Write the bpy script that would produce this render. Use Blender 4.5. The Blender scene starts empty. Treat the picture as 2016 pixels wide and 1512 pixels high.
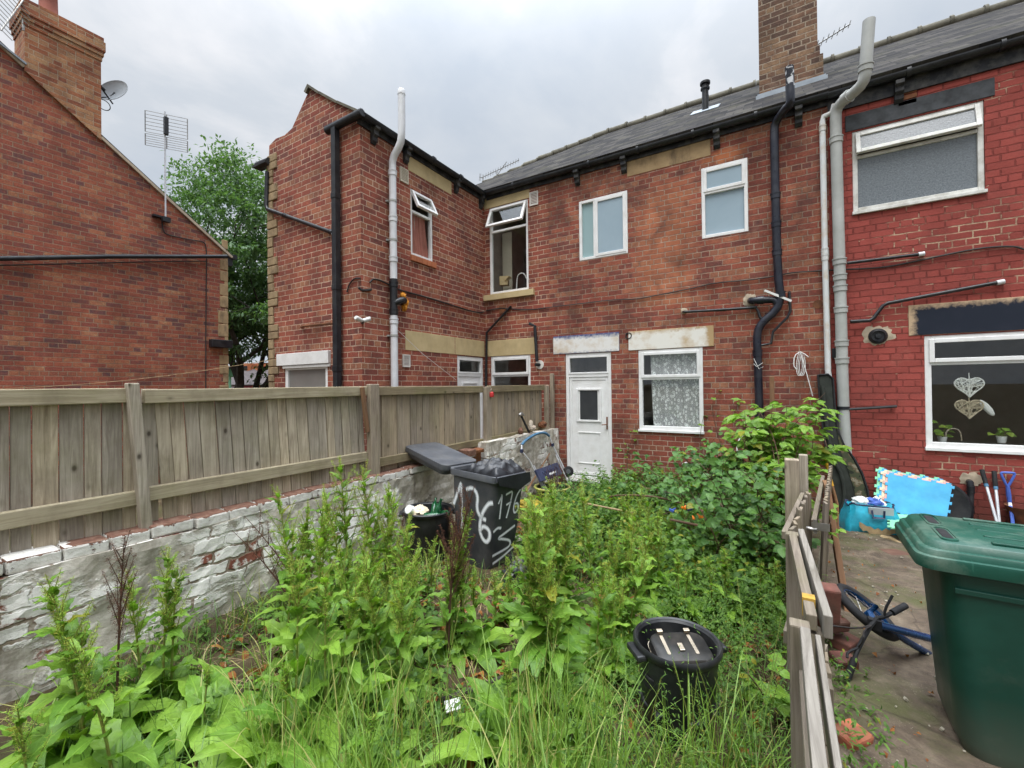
import bpy, bmesh, math, random
import numpy as np
from mathutils import Vector, Matrix, noise as mnoise
R = math.radians
rng = np.random.default_rng(7)
random.seed(7)
sc = bpy.context.scene
col = sc.collection

# ------------------------------------------------------------ camera
F_PX, YAW, PITCH, ROLL = 860.3, R(31.216), R(0.3168), R(-0.6473)
EYE = Vector((0, 0, 1.75))
fw = Vector((-math.sin(YAW)*math.cos(PITCH), math.cos(YAW)*math.cos(PITCH), math.sin(PITCH)))
r0 = Vector((math.cos(YAW), math.sin(YAW), 0)); u0_ = r0.cross(fw)
RT = r0*math.cos(ROLL)+u0_*math.sin(ROLL)
UP = -r0*math.sin(ROLL)+u0_*math.cos(ROLL)
cd = bpy.data.cameras.new('camera'); cam = bpy.data.objects.new('camera', cd); col.objects.link(cam)
cd.sensor_width = 36; cd.lens = 36*F_PX/2016; cd.clip_start = .05; cd.clip_end = 2000
M = Matrix((RT, UP, -fw)).transposed().to_4x4(); M.translation = EYE; cam.matrix_world = M
sc.camera = cam

# ------------------------------------------------------------ exposure, sky, sun
sc.view_settings.view_transform = 'Standard'; sc.view_settings.look = 'None'
sc.view_settings.exposure = 0.42; sc.view_settings.gamma = 1.0
sc.render.engine = 'CYCLES'
sc.cycles.max_bounces = 8; sc.cycles.transparent_max_bounces = 12; sc.cycles.diffuse_bounces = 3
sc.cycles.use_denoising = True
SUN_EL, SUN_AZ = R(62), R(170)       # azimuth clockwise from +Y: behind the camera, over its right shoulder
w = bpy.data.worlds.new('World'); sc.world = w; w.use_nodes = True
nt = w.node_tree; nt.nodes.clear()
def nn(nt, t, **kw):
    n = nt.nodes.new(t)
    for k, v in kw.items():
        if k.startswith('i_'): n.inputs[k[2:].replace('_', ' ')].default_value = v
        else: setattr(n, k, v)
    return n
out = nn(nt, 'ShaderNodeOutputWorld'); bg = nn(nt, 'ShaderNodeBackground'); bg.inputs[1].default_value = .1
sky = nn(nt, 'ShaderNodeTexSky'); sky.sky_type = 'NISHITA'; sky.sun_disc = False
sky.sun_elevation = SUN_EL; sky.sun_rotation = SUN_AZ; sky.air_density = 1; sky.dust_density = 2
tc = nn(nt, 'ShaderNodeTexCoord'); sp = nn(nt, 'ShaderNodeSeparateXYZ')
nt.links.new(tc.outputs['Generated'], sp.inputs[0])
def wm(op, a, b, c=None):
    n = nn(nt, 'ShaderNodeMath', operation=op)
    for i, x in enumerate((a, b) if c is None else (a, b, c)):
        if isinstance(x, (int, float)): n.inputs[i].default_value = x
        else: nt.links.new(x, n.inputs[i])
    return n.outputs[0]
zz = wm('ADD', wm('MAXIMUM', sp.outputs[2], 0.0), .22)
cb = nn(nt, 'ShaderNodeCombineXYZ')
nt.links.new(wm('DIVIDE', sp.outputs[0], zz), cb.inputs[0]); nt.links.new(wm('DIVIDE', sp.outputs[1], zz), cb.inputs[1])
n1 = nn(nt, 'ShaderNodeTexNoise', i_Scale=1.7, i_Detail=7.0, i_Roughness=.56, i_Distortion=.35); nt.links.new(cb.outputs[0], n1.inputs['Vector'])
cr = nn(nt, 'ShaderNodeValToRGB'); el = cr.color_ramp.elements
el[0].position = .36; el[0].color = (.72, .80, .91, 1); el[1].position = .66; el[1].color = (1.12, 1.13, 1.17, 1)
e = el.new(.52); e.color = (.84, .90, .98, 1)
nt.links.new(n1.outputs[0], cr.inputs[0])
# overcast dome; unseen zenith boosted far above the visible sky to light the yard
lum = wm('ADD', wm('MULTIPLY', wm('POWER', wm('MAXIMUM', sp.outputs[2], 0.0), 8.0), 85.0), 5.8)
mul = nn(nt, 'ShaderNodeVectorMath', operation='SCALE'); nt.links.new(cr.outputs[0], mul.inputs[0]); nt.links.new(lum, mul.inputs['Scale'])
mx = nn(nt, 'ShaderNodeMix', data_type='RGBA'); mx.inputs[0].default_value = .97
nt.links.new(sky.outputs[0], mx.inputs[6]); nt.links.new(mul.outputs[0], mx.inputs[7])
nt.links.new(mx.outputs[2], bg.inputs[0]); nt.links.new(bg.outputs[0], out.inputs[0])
sd = bpy.data.lights.new('sun', 'SUN'); sd.energy = 1.5; sd.angle = R(40); sd.color = (1, .96, .9)
so = bpy.data.objects.new('sun', sd); col.objects.link(so)
sdir = Vector((math.sin(SUN_AZ)*math.cos(SUN_EL), math.cos(SUN_AZ)*math.cos(SUN_EL), math.sin(SUN_EL)))
so.rotation_euler = sdir.to_track_quat('Z', 'Y').to_euler()

# ------------------------------------------------------------ photograph pixel (2016 x 1512) to a point in the place
def ray(x, y): return fw+RT*((x-1008)/F_PX)-UP*((y-756)/F_PX)
def on(ax, v, x, y):
    d = ray(x, y); i = 'xyz'.index(ax); return EYE+d*((v-EYE[i])/d[i])
def dep(x, y, d): return EYE+ray(x, y)*d
YF, XW, YW = 7.36, -5.10, 4.26          # main facade, wing side wall, wing front wall
def gz(x, y): return .10-.13*min(1, max(0, (y-1.8)/3.5))
def gnd(x, y, z=.05):
    p = on('z', z, x, y); p = on('z', gz(p.x, p.y), x, y); return p

# ------------------------------------------------------------ object helpers
def tag(o, label=None, cat=None, group=None, kind=None):
    if label: o['label'] = label
    if cat: o['category'] = cat
    if group: o['group'] = group
    if kind: o['kind'] = kind
    return o
def thing(name, loc, label, cat, group=None):
    o = bpy.data.objects.new(name, None); col.objects.link(o); o.location = loc; o.empty_display_size = .1
    o['_r'] = 0; del o['_r']; ROOT[o.name] = Vector(loc)
    return tag(o, label, cat, group)
ROOT = {}
class MB:
    def __init__(s): s.v = []; s.f = []; s.uv = {}; s.sm = set()
    def add(s, vs, fs, smooth=False, uvs=None):
        b = len(s.v); s.v += [tuple(v) for v in vs]
        for i, f in enumerate(fs):
            k = len(s.f); s.f.append([b+j for j in f])
            if smooth: s.sm.add(k)
            if uvs: s.uv[k] = [uvs[j] for j in f]
    def box(s, a, b):
        x0, x1 = sorted((a[0], b[0])); y0, y1 = sorted((a[1], b[1])); z0, z1 = sorted((a[2], b[2]))
        s.hexa([(x, y, z) for z in (z0, z1) for y in (y0, y1) for x in (x0, x1)])
    def hexa(s, p): s.add(p, [(0, 2, 3, 1), (4, 5, 7, 6), (0, 1, 5, 4), (2, 6, 7, 3), (0, 4, 6, 2), (1, 3, 7, 5)])
    def obox(s, c, size, m=None):
        m = m or Matrix.Identity(3); c = Vector(c)
        s.hexa([c+m @ Vector((size[0]*x/2, size[1]*y/2, size[2]*z/2)) for z in (-1, 1) for y in (-1, 1) for x in (-1, 1)])
    def beam(s, p, q, w, h, up=(0, 0, 1)):           # a bar of w x h from p to q
        p = Vector(p); q = Vector(q); d = (q-p).normalized(); a = d.cross(Vector(up))
        a = a.normalized() if a.length > 1e-4 else Vector((1, 0, 0)); b = a.cross(d)
        s.hexa([c+a*(w/2*i)+b*(h/2*j) for c in (p, q) for j in (-1, 1) for i in (-1, 1)])
    def quad(s, *p, uvs=None): s.add(p, [tuple(range(len(p)))], uvs=uvs)
    def prism(s, poly, d, cap=True):                 # polygon extruded by vector d
        n = len(poly); d = Vector(d); P = [Vector(p) for p in poly]
        fs = [(i, (i+1) % n, n+(i+1) % n, n+i) for i in range(n)]
        if cap: fs += [tuple(range(n))[::-1], tuple(range(n, 2*n))]
        s.add(P+[p+d for p in P], fs)
    def tube(s, pts, r, n=10, cap=True, sub=0, smooth=True, sy=1.0):
        P = [Vector(p) for p in pts]
        rr = list(r) if hasattr(r, '__len__') else [r]*len(P)
        for _ in range(sub):
            Q = [P[0]]; q = [rr[0]]
            for i in range(len(P)-1):
                Q += [P[i].lerp(P[i+1], .25), P[i].lerp(P[i+1], .75)]; q += [rr[i]*.75+rr[i+1]*.25, rr[i]*.25+rr[i+1]*.75]
            P = Q+[P[-1]]; rr = q+[rr[-1]]
        vs = []; prev = None
        for i, p in enumerate(P):
            t = (P[min(i+1, len(P)-1)]-P[max(i-1, 0)]).normalized()
            if prev is None: a = t.orthogonal().normalized()
            else: a = (prev-t*prev.dot(t)).normalized()
            prev = a; b = t.cross(a)
            for k in range(n):
                an = 2*math.pi*k/n; vs.append(p+(a*math.cos(an)+b*math.sin(an)*sy)*rr[i])
        fs = [(i*n+k, i*n+(k+1) % n, (i+1)*n+(k+1) % n, (i+1)*n+k) for i in range(len(P)-1) for k in range(n)]
        if cap: fs += [tuple(range(n))[::-1], tuple(range((len(P)-1)*n, len(P)*n))]
        s.add(vs, fs, smooth)
    def lathe(s, prof, c, n=24, m=None, smooth=True, cap=True):  # prof: (r, z) pairs
        m = m or Matrix.Identity(3); c = Vector(c)
        vs = [c+m @ Vector((r*math.cos(2*math.pi*k/n), r*math.sin(2*math.pi*k/n), z)) for r, z in prof for k in range(n)]
        fs = [(i*n+k, i*n+(k+1) % n, (i+1)*n+(k+1) % n, (i+1)*n+k) for i in range(len(prof)-1) for k in range(n)]
        if cap and prof[0][0] > 1e-4: fs.append(tuple(range(n))[::-1])
        if cap and prof[-1][0] > 1e-4: fs.append(tuple(range((len(prof)-1)*n, len(prof)*n)))
        s.add(vs, fs, smooth)
    def loft(s, rings, cap=True, smooth=True):
        n = len(rings[0]); vs = [p for r in rings for p in r]
        fs = [(i*n+k, i*n+(k+1) % n, (i+1)*n+(k+1) % n, (i+1)*n+k) for i in range(len(rings)-1) for k in range(n)]
        if cap: fs += [tuple(range(n))[::-1], tuple(range((len(rings)-1)*n, len(rings)*n))]
        s.add(vs, fs, smooth)
    def blob(s, c, size, amp=.15, seed=0, n=14, m=None, freq=2.5):
        m = m or Matrix.Identity(3); c = Vector(c); vs = []; fs = []
        for i in range(n+1):
            th = math.pi*i/n
            for k in range(2*n):
                ph = math.pi*k/n; d = Vector((math.sin(th)*math.cos(ph), math.sin(th)*math.sin(ph), math.cos(th)))
                q = 1+amp*mnoise.fractal(d*freq+Vector((seed*7.1, 0, 0)), .8, 2.0, 3)
                vs.append(c+m @ Vector((d.x*size[0]*q, d.y*size[1]*q, d.z*size[2]*q)))
        for i in range(n):
            for k in range(2*n): fs.append((i*2*n+k, i*2*n+(k+1) % (2*n), (i+1)*2*n+(k+1) % (2*n), (i+1)*2*n+k))
        s.add(vs, fs, True)
    def build(s, name, mat, parent=None, bevel=0, recalc=True, label=None):
        rt = parent
        while rt is not None and rt.parent is not None: rt = rt.parent
        off = ROOT[rt.name] if rt is not None else Vector((0, 0, 0))
        me = bpy.data.meshes.new(name); me.from_pydata(s.v, [], s.f); me.update()
        if recalc:
            bm = bmesh.new(); bm.from_mesh(me); bmesh.ops.recalc_face_normals(bm, faces=bm.faces[:]); bm.to_mesh(me); bm.free()
        uv = me.uv_layers.new(name='UVMap')
        vco = s.v; data = [0.0]*(2*len(me.loops))
        for p in me.polygons:
            n = p.normal; a = (abs(n.x), abs(n.y), abs(n.z)); cu = s.uv.get(p.index)
            if cu is not None:
                orig = s.f[p.index]
            for li in p.loop_indices:
                vi = me.loops[li].vertex_index
                if cu is not None: u, v = cu[orig.index(vi)]
                else:
                    x, y, z = vco[vi]
                    if a[2] > a[0] and a[2] > a[1] and a[2] > .8: u, v = x, y
                    elif a[0] > a[1]: u, v = y, z
                    else: u, v = x, z
                data[2*li] = u; data[2*li+1] = v
        uv.data.foreach_set('uv', data)
        if s.sm:
            sm = [i in s.sm for i in range(len(me.polygons))]; me.polygons.foreach_set('use_smooth', sm)
        if off.length: me.transform(Matrix.Translation(-off))
        me.materials.append(mat); o = bpy.data.objects.new(name, me); col.objects.link(o)
        if s.sm:
            bm = bmesh.new(); bm.from_mesh(me)
            for e in bm.edges:
                if len(e.link_faces) == 2 and e.calc_face_angle(0) > R(38): e.smooth = False
            bm.to_mesh(me); bm.free()
        if parent is not None: o.parent = parent
        if bevel:
            b = o.modifiers.new('bevel', 'BEVEL'); b.width = bevel; b.segments = 2; b.limit_method = 'ANGLE'; b.angle_limit = R(40)
        if label: o['label'] = label
        return o
def build_np(name, v, f, uv, mat, parent=None, smooth=True):
    off = np.array(ROOT[parent.name] if parent is not None and parent.name in ROOT else (0, 0, 0))
    if parent is not None and parent.parent is not None: off = np.array(ROOT[parent.parent.name])
    me = bpy.data.meshes.new(name); v = v-off; nf = len(f)
    me.vertices.add(len(v)); me.vertices.foreach_set('co', v.astype(np.float32).ravel())
    me.loops.add(nf*4); me.loops.foreach_set('vertex_index', f.astype(np.int32).ravel())
    me.polygons.add(nf); me.polygons.foreach_set('loop_start', np.arange(nf, dtype=np.int32)*4)
    me.polygons.foreach_set('loop_total', np.full(nf, 4, dtype=np.int32))
    me.update(calc_edges=True)
    l = me.uv_layers.new(name='UVMap'); l.data.foreach_set('uv', uv[f.ravel()].astype(np.float32).ravel())
    me.polygons.foreach_set('use_smooth', np.full(nf, smooth))
    me.materials.append(mat); o = bpy.data.objects.new(name, me); col.objects.link(o)
    if parent is not None: o.parent = parent
    return o
def leaves(base, d, up, L, W, bend=.25, fold=.15, rows=4, cols=3, wave=0., shape='oval', seed=0):
    """N leaf blades: base (N,3), direction d, upper side up, length L, half width W."""
    g = np.random.default_rng(seed); N = len(base)
    L = np.broadcast_to(L, N).astype(float); W = np.broadcast_to(W, N).astype(float); bend = np.broadcast_to(bend, N).astype(float)
    d = d/np.linalg.norm(d, axis=1, keepdims=True); s = np.cross(d, up); s /= np.linalg.norm(s, axis=1, keepdims=True)+1e-9; up = np.cross(s, d)
    t = np.linspace(0, 1, rows+1); c = np.linspace(-1, 1, cols)
    if shape == 'oval': pr = np.sin(np.pi*np.clip(t, .02, .985)**.85)**.8
    elif shape == 'dock': pr = np.interp(t, [0, .06, .2, .45, .75, .92, 1], [.12, .7, 1, .95, .62, .3, .03])
    elif shape == 'blade': pr = np.interp(t, [0, .2, .7, 1], [.7, 1, .7, .04])
    else: pr = np.sin(np.pi*np.clip(t, .03, .98)**.7)
    ph = g.uniform(0, 6.28, N)
    T, Cc = np.meshgrid(t, c, indexing='ij')
    Wd = np.outer(pr, c)
    a = bend[:, None, None]*T[None]*1.3                        # arc
    al = L[:, None, None]*T[None]*np.cos(a*.75); dn = -L[:, None, None]*T[None]*np.sin(a*.75)
    wv = wave*W[:, None, None]*np.abs(Cc)[None]*np.sin(T[None]*17+ph[:, None, None]+Cc[None]*2.2)
    hh = dn+W[:, None, None]*np.abs(Wd)[None]*fold*2+wv
    ww = W[:, None, None]*Wd[None]*(1+.25*wave*np.sin(T[None]*23+ph[:, None, None]))
    v = base[:, None, None, :]+d[:, None, None, :]*al[..., None]+up[:, None, None, :]*hh[..., None]+s[:, None, None, :]*ww[..., None]
    nv = (rows+1)*cols
    i, k = np.meshgrid(np.arange(rows), np.arange(cols-1), indexing='ij'); q = (i*cols+k).ravel()
    f = np.stack([q, q+1, q+cols+1, q+cols], 1)
    F = (f[None]+(np.arange(N)*nv)[:, None, None]).reshape(-1, 4)
    uv = np.stack([np.broadcast_to(Cc*.5+.5, (N,)+Cc.shape), np.broadcast_to(T, (N,)+T.shape)], -1).reshape(-1, 2)
    return v.reshape(-1, 3), F, uv
def join(parts):
    V = []; Fs = []; U = []; b = 0
    for v, f, u in parts: V.append(v); Fs.append(f+b); U.append(u); b += len(v)
    return np.concatenate(V), np.concatenate(Fs), np.concatenate(U)
class Face:                                              # a wall face: u along it, w out of it, z up
    def __init__(s, ax, v): s.ax = ax; s.v = v           # 'y': faces -y ; 'x': faces +x
    def p(s, u, w, z): return Vector((u, s.v-w, z)) if s.ax == 'y' else Vector((s.v+w, u, z))
    def px(s, x, y, w=0):
        q = on(s.ax, s.v-w if s.ax == 'y' else s.v+w, x, y)
        return (q.x, q.z) if s.ax == 'y' else (q.y, q.z)
    def P(s, x, y, w=0): u, z = s.px(x, y, w); return s.p(u, w, z)
    def box(s, mb, u0, u1, w0, w1, z0, z1): mb.box(s.p(u0, w0, z0), s.p(u1, w1, z1))
def wallmesh(mb, fc, u0, u1, z0, z1, holes, rev=.10, topz=None):
    us = sorted({u0, u1} | {h[i] for h in holes for i in (0, 1)}); zs = sorted({z0, z1} | {h[i] for h in holes for i in (2, 3)})
    for a, b in zip(us, us[1:]):
        for c, d in zip(zs, zs[1:]):
            m = ((a+b)/2, (c+d)/2)
            if any(h[0] < m[0] < h[1] and h[2] < m[1] < h[3] for h in holes): continue
            q = [fc.p(a, 0, c), fc.p(b, 0, c), fc.p(b, 0, d), fc.p(a, 0, d)]
            if fc.ax == 'x': pass
            mb.quad(*q)
    for a, b, c, d in holes:
        for (e, f_) in (((a, c), (a, d)), ((a, d), (b, d)), ((b, d), (b, c)), ((b, c), (a, c))):
            mb.quad(fc.p(e[0], 0, e[1]), fc.p(f_[0], 0, f_[1]), fc.p(f_[0], -rev, f_[1]), fc.p(e[0], -rev, e[1]))
FY, FX, FW = Face('y', YF), Face('x', XW), Face('y', YW)
# ------------------------------------------------------------ materials
class NT:
    def __init__(s, name):
        s.m = bpy.data.materials.new(name); s.m.use_nodes = True; s.t = s.m.node_tree; s.t.nodes.clear()
        s.out = s.t.nodes.new('ShaderNodeOutputMaterial'); s.bsdf = s.t.nodes.new('ShaderNodeBsdfPrincipled')
        s.t.links.new(s.bsdf.outputs[0], s.out.inputs[0])
    def n(s, t, **kw): return nn(s.t, 'ShaderNode'+t, **kw)
    def l(s, a, b): s.t.links.new(a, b)
    def put(s, inp, x):
        if isinstance(x, (int, float)): inp.default_value = x
        elif isinstance(x, tuple): inp.default_value = (x+(1,))[:4] if len(inp.default_value) == 4 else x
        else: s.l(x, inp)
    def math(s, op, a, b=0., c=None, clamp=False):
        n = s.n('Math', operation=op, use_clamp=clamp)
        for i, x in enumerate((a, b) if c is None else (a, b, c)): s.put(n.inputs[i], x)
        return n.outputs[0]
    def mix(s, f, a, b, blend='MIX'):
        n = s.n('Mix', data_type='RGBA', blend_type=blend); s.put(n.inputs[0], f); s.put(n.inputs[6], a); s.put(n.inputs[7], b); return n.outputs[2]
    def coord(s, kind='UV'): return s.n('TexCoord').outputs[kind]
    def scale(s, v, sc_, loc=(0, 0, 0)):
        n = s.n('Mapping'); n.inputs['Scale'].default_value = sc_; n.inputs['Location'].default_value = loc; s.l(v, n.inputs[0]); return n.outputs[0]
    def noise(s, v, sc_, det=4., rough=.55, dist=0., col=False):
        n = s.n('TexNoise', i_Scale=float(sc_), i_Detail=float(det), i_Roughness=rough, i_Distortion=float(dist)); s.l(v, n.inputs['Vector']); return n.outputs[1 if col else 0]
    def ramp(s, f, stops, interp='LINEAR'):
        n = s.n('ValToRGB'); r = n.color_ramp; r.interpolation = interp
        while len(r.elements) < len(stops): r.elements.new(.5)
        for e, (p, c) in zip(r.elements, stops):
            e.position = p; e.color = (c, c, c, 1) if isinstance(c, (int, float)) else tuple(c)+(1,)
        s.l(f, n.inputs[0]); return n.outputs[0]
    def bump(s, h, strength=.5, dist=.01):
        n = s.n('Bump', i_Strength=strength, i_Distance=dist); s.l(h, n.inputs['Height']); s.l(n.outputs[0], s.bsdf.inputs['Normal'])
    def fin(s, colr=None, rough=None, metal=None, spec=None):
        b = s.bsdf.inputs
        if colr is not None: s.put(b['Base Color'], colr)
        if rough is not None: s.put(b['Roughness'], rough)
        if metal is not None: s.put(b['Metallic'], metal)
        if spec is not None: s.put(b['Specular IOR Level'], spec)
        return s.m
    def boxmask(s, v, u0, u1, v0, v1, edge=.25, nz=None):
        sep = s.n('SeparateXYZ'); s.l(v, sep.inputs[0]); o = None
        for val, lo, hi in ((sep.outputs[0], u0, u1), (sep.outputs[1], v0, v1)):
            c, h = (lo+hi)/2, (hi-lo)/2
            d = s.math('SUBTRACT', h, s.math('ABSOLUTE', s.math('SUBTRACT', val, c)))
            if nz is not None: d = s.math('ADD', d, s.math('MULTIPLY', s.math('SUBTRACT', nz, .5), edge*2.5))
            d = s.math('MULTIPLY', d, 1/edge, clamp=True); o = d if o is None else s.math('MULTIPLY', o, d)
        return o
def simple(name, c, rough=.6, var=.12, nscale=6., metal=0., spec=.4, bump=0., bscale=40., dirt=None, dirtamt=.35, coord='Object'):
    k = NT(name); v = k.coord(coord); n = k.noise(v, nscale, 5)
    lo = tuple(x*(1-var*1.6) for x in c); hi = tuple(min(1, x*(1+var)) for x in c)
    cc = k.ramp(n, [(.3, lo), (.7, hi)])
    if dirt:
        dn = k.ramp(k.noise(v, nscale*.7+1.3, 8, .65), [(.45, 0.), (.7, dirtamt)]); cc = k.mix(dn, cc, dirt)
    rr = k.ramp(k.noise(v, nscale*2.3, 4), [(.3, max(.03, rough-.1)), (.7, min(1, rough+.1))])
    if bump: k.bump(k.noise(v, bscale, 5), bump, .004)
    return k.fin(cc, rr, metal, spec)
def brick(name, ramp_, mortar, tan=(.36, .22, .12), tanamt=.55, w=.24, h=.085, ms=.0075, dirt=.5, patches=(), painted=None, seed=0., bumpd=.012, every=4, flake=.5, voff=0., mvar=.25):
    k = NT(name); uv = k.scale(k.coord('UV'), (1, 1, 1), (seed, voff, 0))
    ds = k.noise(uv, 9, 3, .5, 0, True); dv = k.n('VectorMath', operation='MULTIPLY_ADD'); k.l(ds, dv.inputs[0]); dv.inputs[1].default_value = (.016, .014, 0); k.l(uv, dv.inputs[2])
    d2 = k.n('VectorMath', operation='MULTIPLY_ADD'); k.l(k.noise(uv, 55, 3, .6, 0, True), d2.inputs[0]); d2.inputs[1].default_value = (.011, .009, 0); k.l(dv.outputs[0], d2.inputs[2])
    vv = d2.outputs[0]
    b = k.n('TexBrick', offset=.5, offset_frequency=2, squash=.5, squash_frequency=every)
    k.l(vv, b.inputs['Vector']); b.inputs['Scale'].default_value = 1; b.inputs['Color1'].default_value = (0, 0, 0, 1); b.inputs['Color2'].default_value = (1, 1, 1, 1)
    b.inputs['Mortar'].default_value = (.5, .5, .5, 1); b.inputs['Mortar Size'].default_value = ms; b.inputs['Mortar Smooth'].default_value = .35
    b.inputs['Brick Width'].default_value = w; b.inputs['Row Height'].default_value = h
    fac0 = b.outputs['Fac']; fac = k.math('ADD', fac0, k.math('MULTIPLY', k.math('SUBTRACT', k.noise(uv, 30, 6, .7), .66), 3.), clamp=True); fac = k.math('MAXIMUM', k.math('MULTIPLY', fac0, k.ramp(k.noise(uv, 7, 5, .65), [(.3, .35), (.55, 1.)])), k.math('MULTIPLY', fac, .55)); rnd = b.outputs['Color']
    sep = k.n('SeparateXYZ'); k.l(vv, sep.inputs[0])
    row = k.math('FLOOR', k.math('DIVIDE', sep.outputs[1], h)); hd = k.math('LESS_THAN', k.math('FLOORED_MODULO', row, float(every)), .5)
    f1 = k.noise(uv, 45, 5, .6); f2 = k.noise(uv, 1.1, 6, .6, .3); f3 = k.noise(uv, 4.5, 5, .6)
    rr = k.math('ADD', k.math('MULTIPLY_ADD', rnd, .72, .14), k.math('MULTIPLY', k.math('SUBTRACT', k.noise(uv, 13, 5, .65), .5), .75))
    c = k.ramp(rr, ramp_)
    c = k.mix(k.math('MULTIPLY', k.math('MULTIPLY', hd, k.ramp(rnd, [(.15, 0.), (.4, 1.)])), tanamt), c, tan)
    c = k.mix(.8, c, k.ramp(f1, [(.25, .58), (.75, 1.36)]), 'MULTIPLY')
    mo = k.mix(k.ramp(f3, [(.35, 0.), (.7, mvar)]), mortar, tuple(x*.45 for x in mortar))
    for (a0, a1, b0, b1, cm, amt, ed) in patches:
        mk = k.boxmask(uv, a0+seed, a1+seed, b0+voff, b1+voff, ed, f3)
        c = k.mix(k.math('MULTIPLY', mk, amt), c, cm); mo = k.mix(k.math('MULTIPLY', mk, .6), mo, (.52, .40, .31))
    if painted:
        p = k.mix(.7, painted, k.ramp(f1, [(.25, .8), (.75, 1.12)]), 'MULTIPLY'); p = k.mix(.6, p, k.ramp(rnd, [(.2, .8), (.8, 1.12)]), 'MULTIPLY')
        c = p
        mk = k.ramp(k.noise(uv, .9, 3, .5), [(.56, 0.), (.62, 1.)])
        mk = k.math('MULTIPLY', mk, k.ramp(k.noise(k.scale(uv, (1, 5, 1)), 3.2, 4, .6), [(.46, 0.), (.54, 1.)]))
        mk2 = k.ramp(k.noise(k.scale(uv, (1, 3, 1)), 6, 4, .6), [(.66, 0.), (.70, 1.)])
        mk = k.math('MAXIMUM', mk, mk2)
        for (a0, a1, b0, b1) in flake: mk = k.math('MAXIMUM', mk, k.math('MULTIPLY', k.boxmask(uv, a0+seed, a1+seed, b0+voff, b1+voff, .3, f3), k.ramp(k.noise(uv, 5, 4), [(.38, 0.), (.46, 1.)])))
        mo = k.mix(mk, tuple(x*.62 for x in painted), mortar)
        c = k.mix(k.ramp(k.noise(uv, 26, 5, .7), [(.70, 0.), (.74, .8)]), c, (.33, .17, .11))
    full = k.mix(fac, c, mo)
    full = k.mix(dirt, full, k.ramp(f2, [(.28, .40), (.5, .92), (.75, 1.22)]), 'MULTIPLY')
    full = k.mix(k.math('MULTIPLY', k.ramp(k.noise(k.scale(uv, (1, 1, 1), (17, 5, 0)), 1.9, 7, .7, .4), [(.48, 0.), (.66, .75)]), dirt), full, (.08, .040, .034))
    full = k.mix(k.math('MULTIPLY', k.ramp(k.noise(k.scale(uv, (1, 1, 1), (3, 25, 0)), 2.6, 7, .72), [(.60, 0.), (.72, .35)]), dirt), full, (.42, .30, .22))
    full = k.mix(dirt*.8, full, k.ramp(k.noise(k.scale(uv, (3.2, .35, 1)), 1, 6, .65), [(.3, .62), (.55, 1.06)]), 'MULTIPLY')
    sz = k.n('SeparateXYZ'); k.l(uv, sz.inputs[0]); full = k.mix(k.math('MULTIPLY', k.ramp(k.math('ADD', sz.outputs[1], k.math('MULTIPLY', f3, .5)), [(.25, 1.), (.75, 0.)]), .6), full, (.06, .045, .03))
    hgt = k.math('ADD', k.math('SUBTRACT', 1., fac), k.math('MULTIPLY', f1, .35)); hgt = k.math('ADD', hgt, k.math('MULTIPLY', rnd, .25)); k.bump(hgt, .9, bumpd)
    return k.fin(full, .88, 0., .25)
RB = [(.0, (.12, .053, .048)), (.16, (.19, .066, .050)), (.38, (.275, .075, .051)), (.68, (.32, .094, .058)), (.9, (.39, .15, .086)), (1., (.40, .22, .125))]
M = {}
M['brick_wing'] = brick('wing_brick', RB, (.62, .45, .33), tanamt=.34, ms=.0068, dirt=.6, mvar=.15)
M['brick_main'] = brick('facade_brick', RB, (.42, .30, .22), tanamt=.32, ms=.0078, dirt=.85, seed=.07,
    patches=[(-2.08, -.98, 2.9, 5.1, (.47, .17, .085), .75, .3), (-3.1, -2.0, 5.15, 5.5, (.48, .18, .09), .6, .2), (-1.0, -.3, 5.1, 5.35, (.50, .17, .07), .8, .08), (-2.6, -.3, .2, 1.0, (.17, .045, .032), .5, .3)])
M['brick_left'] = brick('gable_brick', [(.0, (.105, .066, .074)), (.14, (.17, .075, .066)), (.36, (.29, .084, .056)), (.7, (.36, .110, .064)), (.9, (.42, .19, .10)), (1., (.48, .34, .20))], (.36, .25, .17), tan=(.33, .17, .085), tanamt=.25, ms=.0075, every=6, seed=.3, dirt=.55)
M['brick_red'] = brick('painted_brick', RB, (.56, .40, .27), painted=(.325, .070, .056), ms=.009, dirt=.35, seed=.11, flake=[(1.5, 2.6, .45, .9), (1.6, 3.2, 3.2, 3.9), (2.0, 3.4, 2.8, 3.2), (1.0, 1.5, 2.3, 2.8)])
M['brick_chim'] = brick('chimney_brick', [(.0, (.07, .045, .035)), (.3, (.12, .07, .048)), (.6, (.185, .10, .062)), (1., (.29, .19, .11))], (.34, .27, .20), tanamt=.1, dirt=.8, h=.09, ms=.011)
M['brick_lchim'] = brick('stack_brick', [(.0, (.16, .06, .04)), (.3, (.32, .11, .055)), (.6, (.40, .17, .08)), (1., (.46, .29, .15))], (.46, .34, .23), tanamt=.5, dirt=.6, every=3)
M['brick_old'] = simple('old_dull_brick', (.17, .065, .048), .9, .35, 8, bump=.8, dirt=(.07, .055, .04), dirtamt=.8)
M['brick_loose'] = simple('loose_brick', (.34, .10, .05), .85, .3, 9, bump=.8, dirt=(.09, .065, .04), dirtamt=.8)
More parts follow.
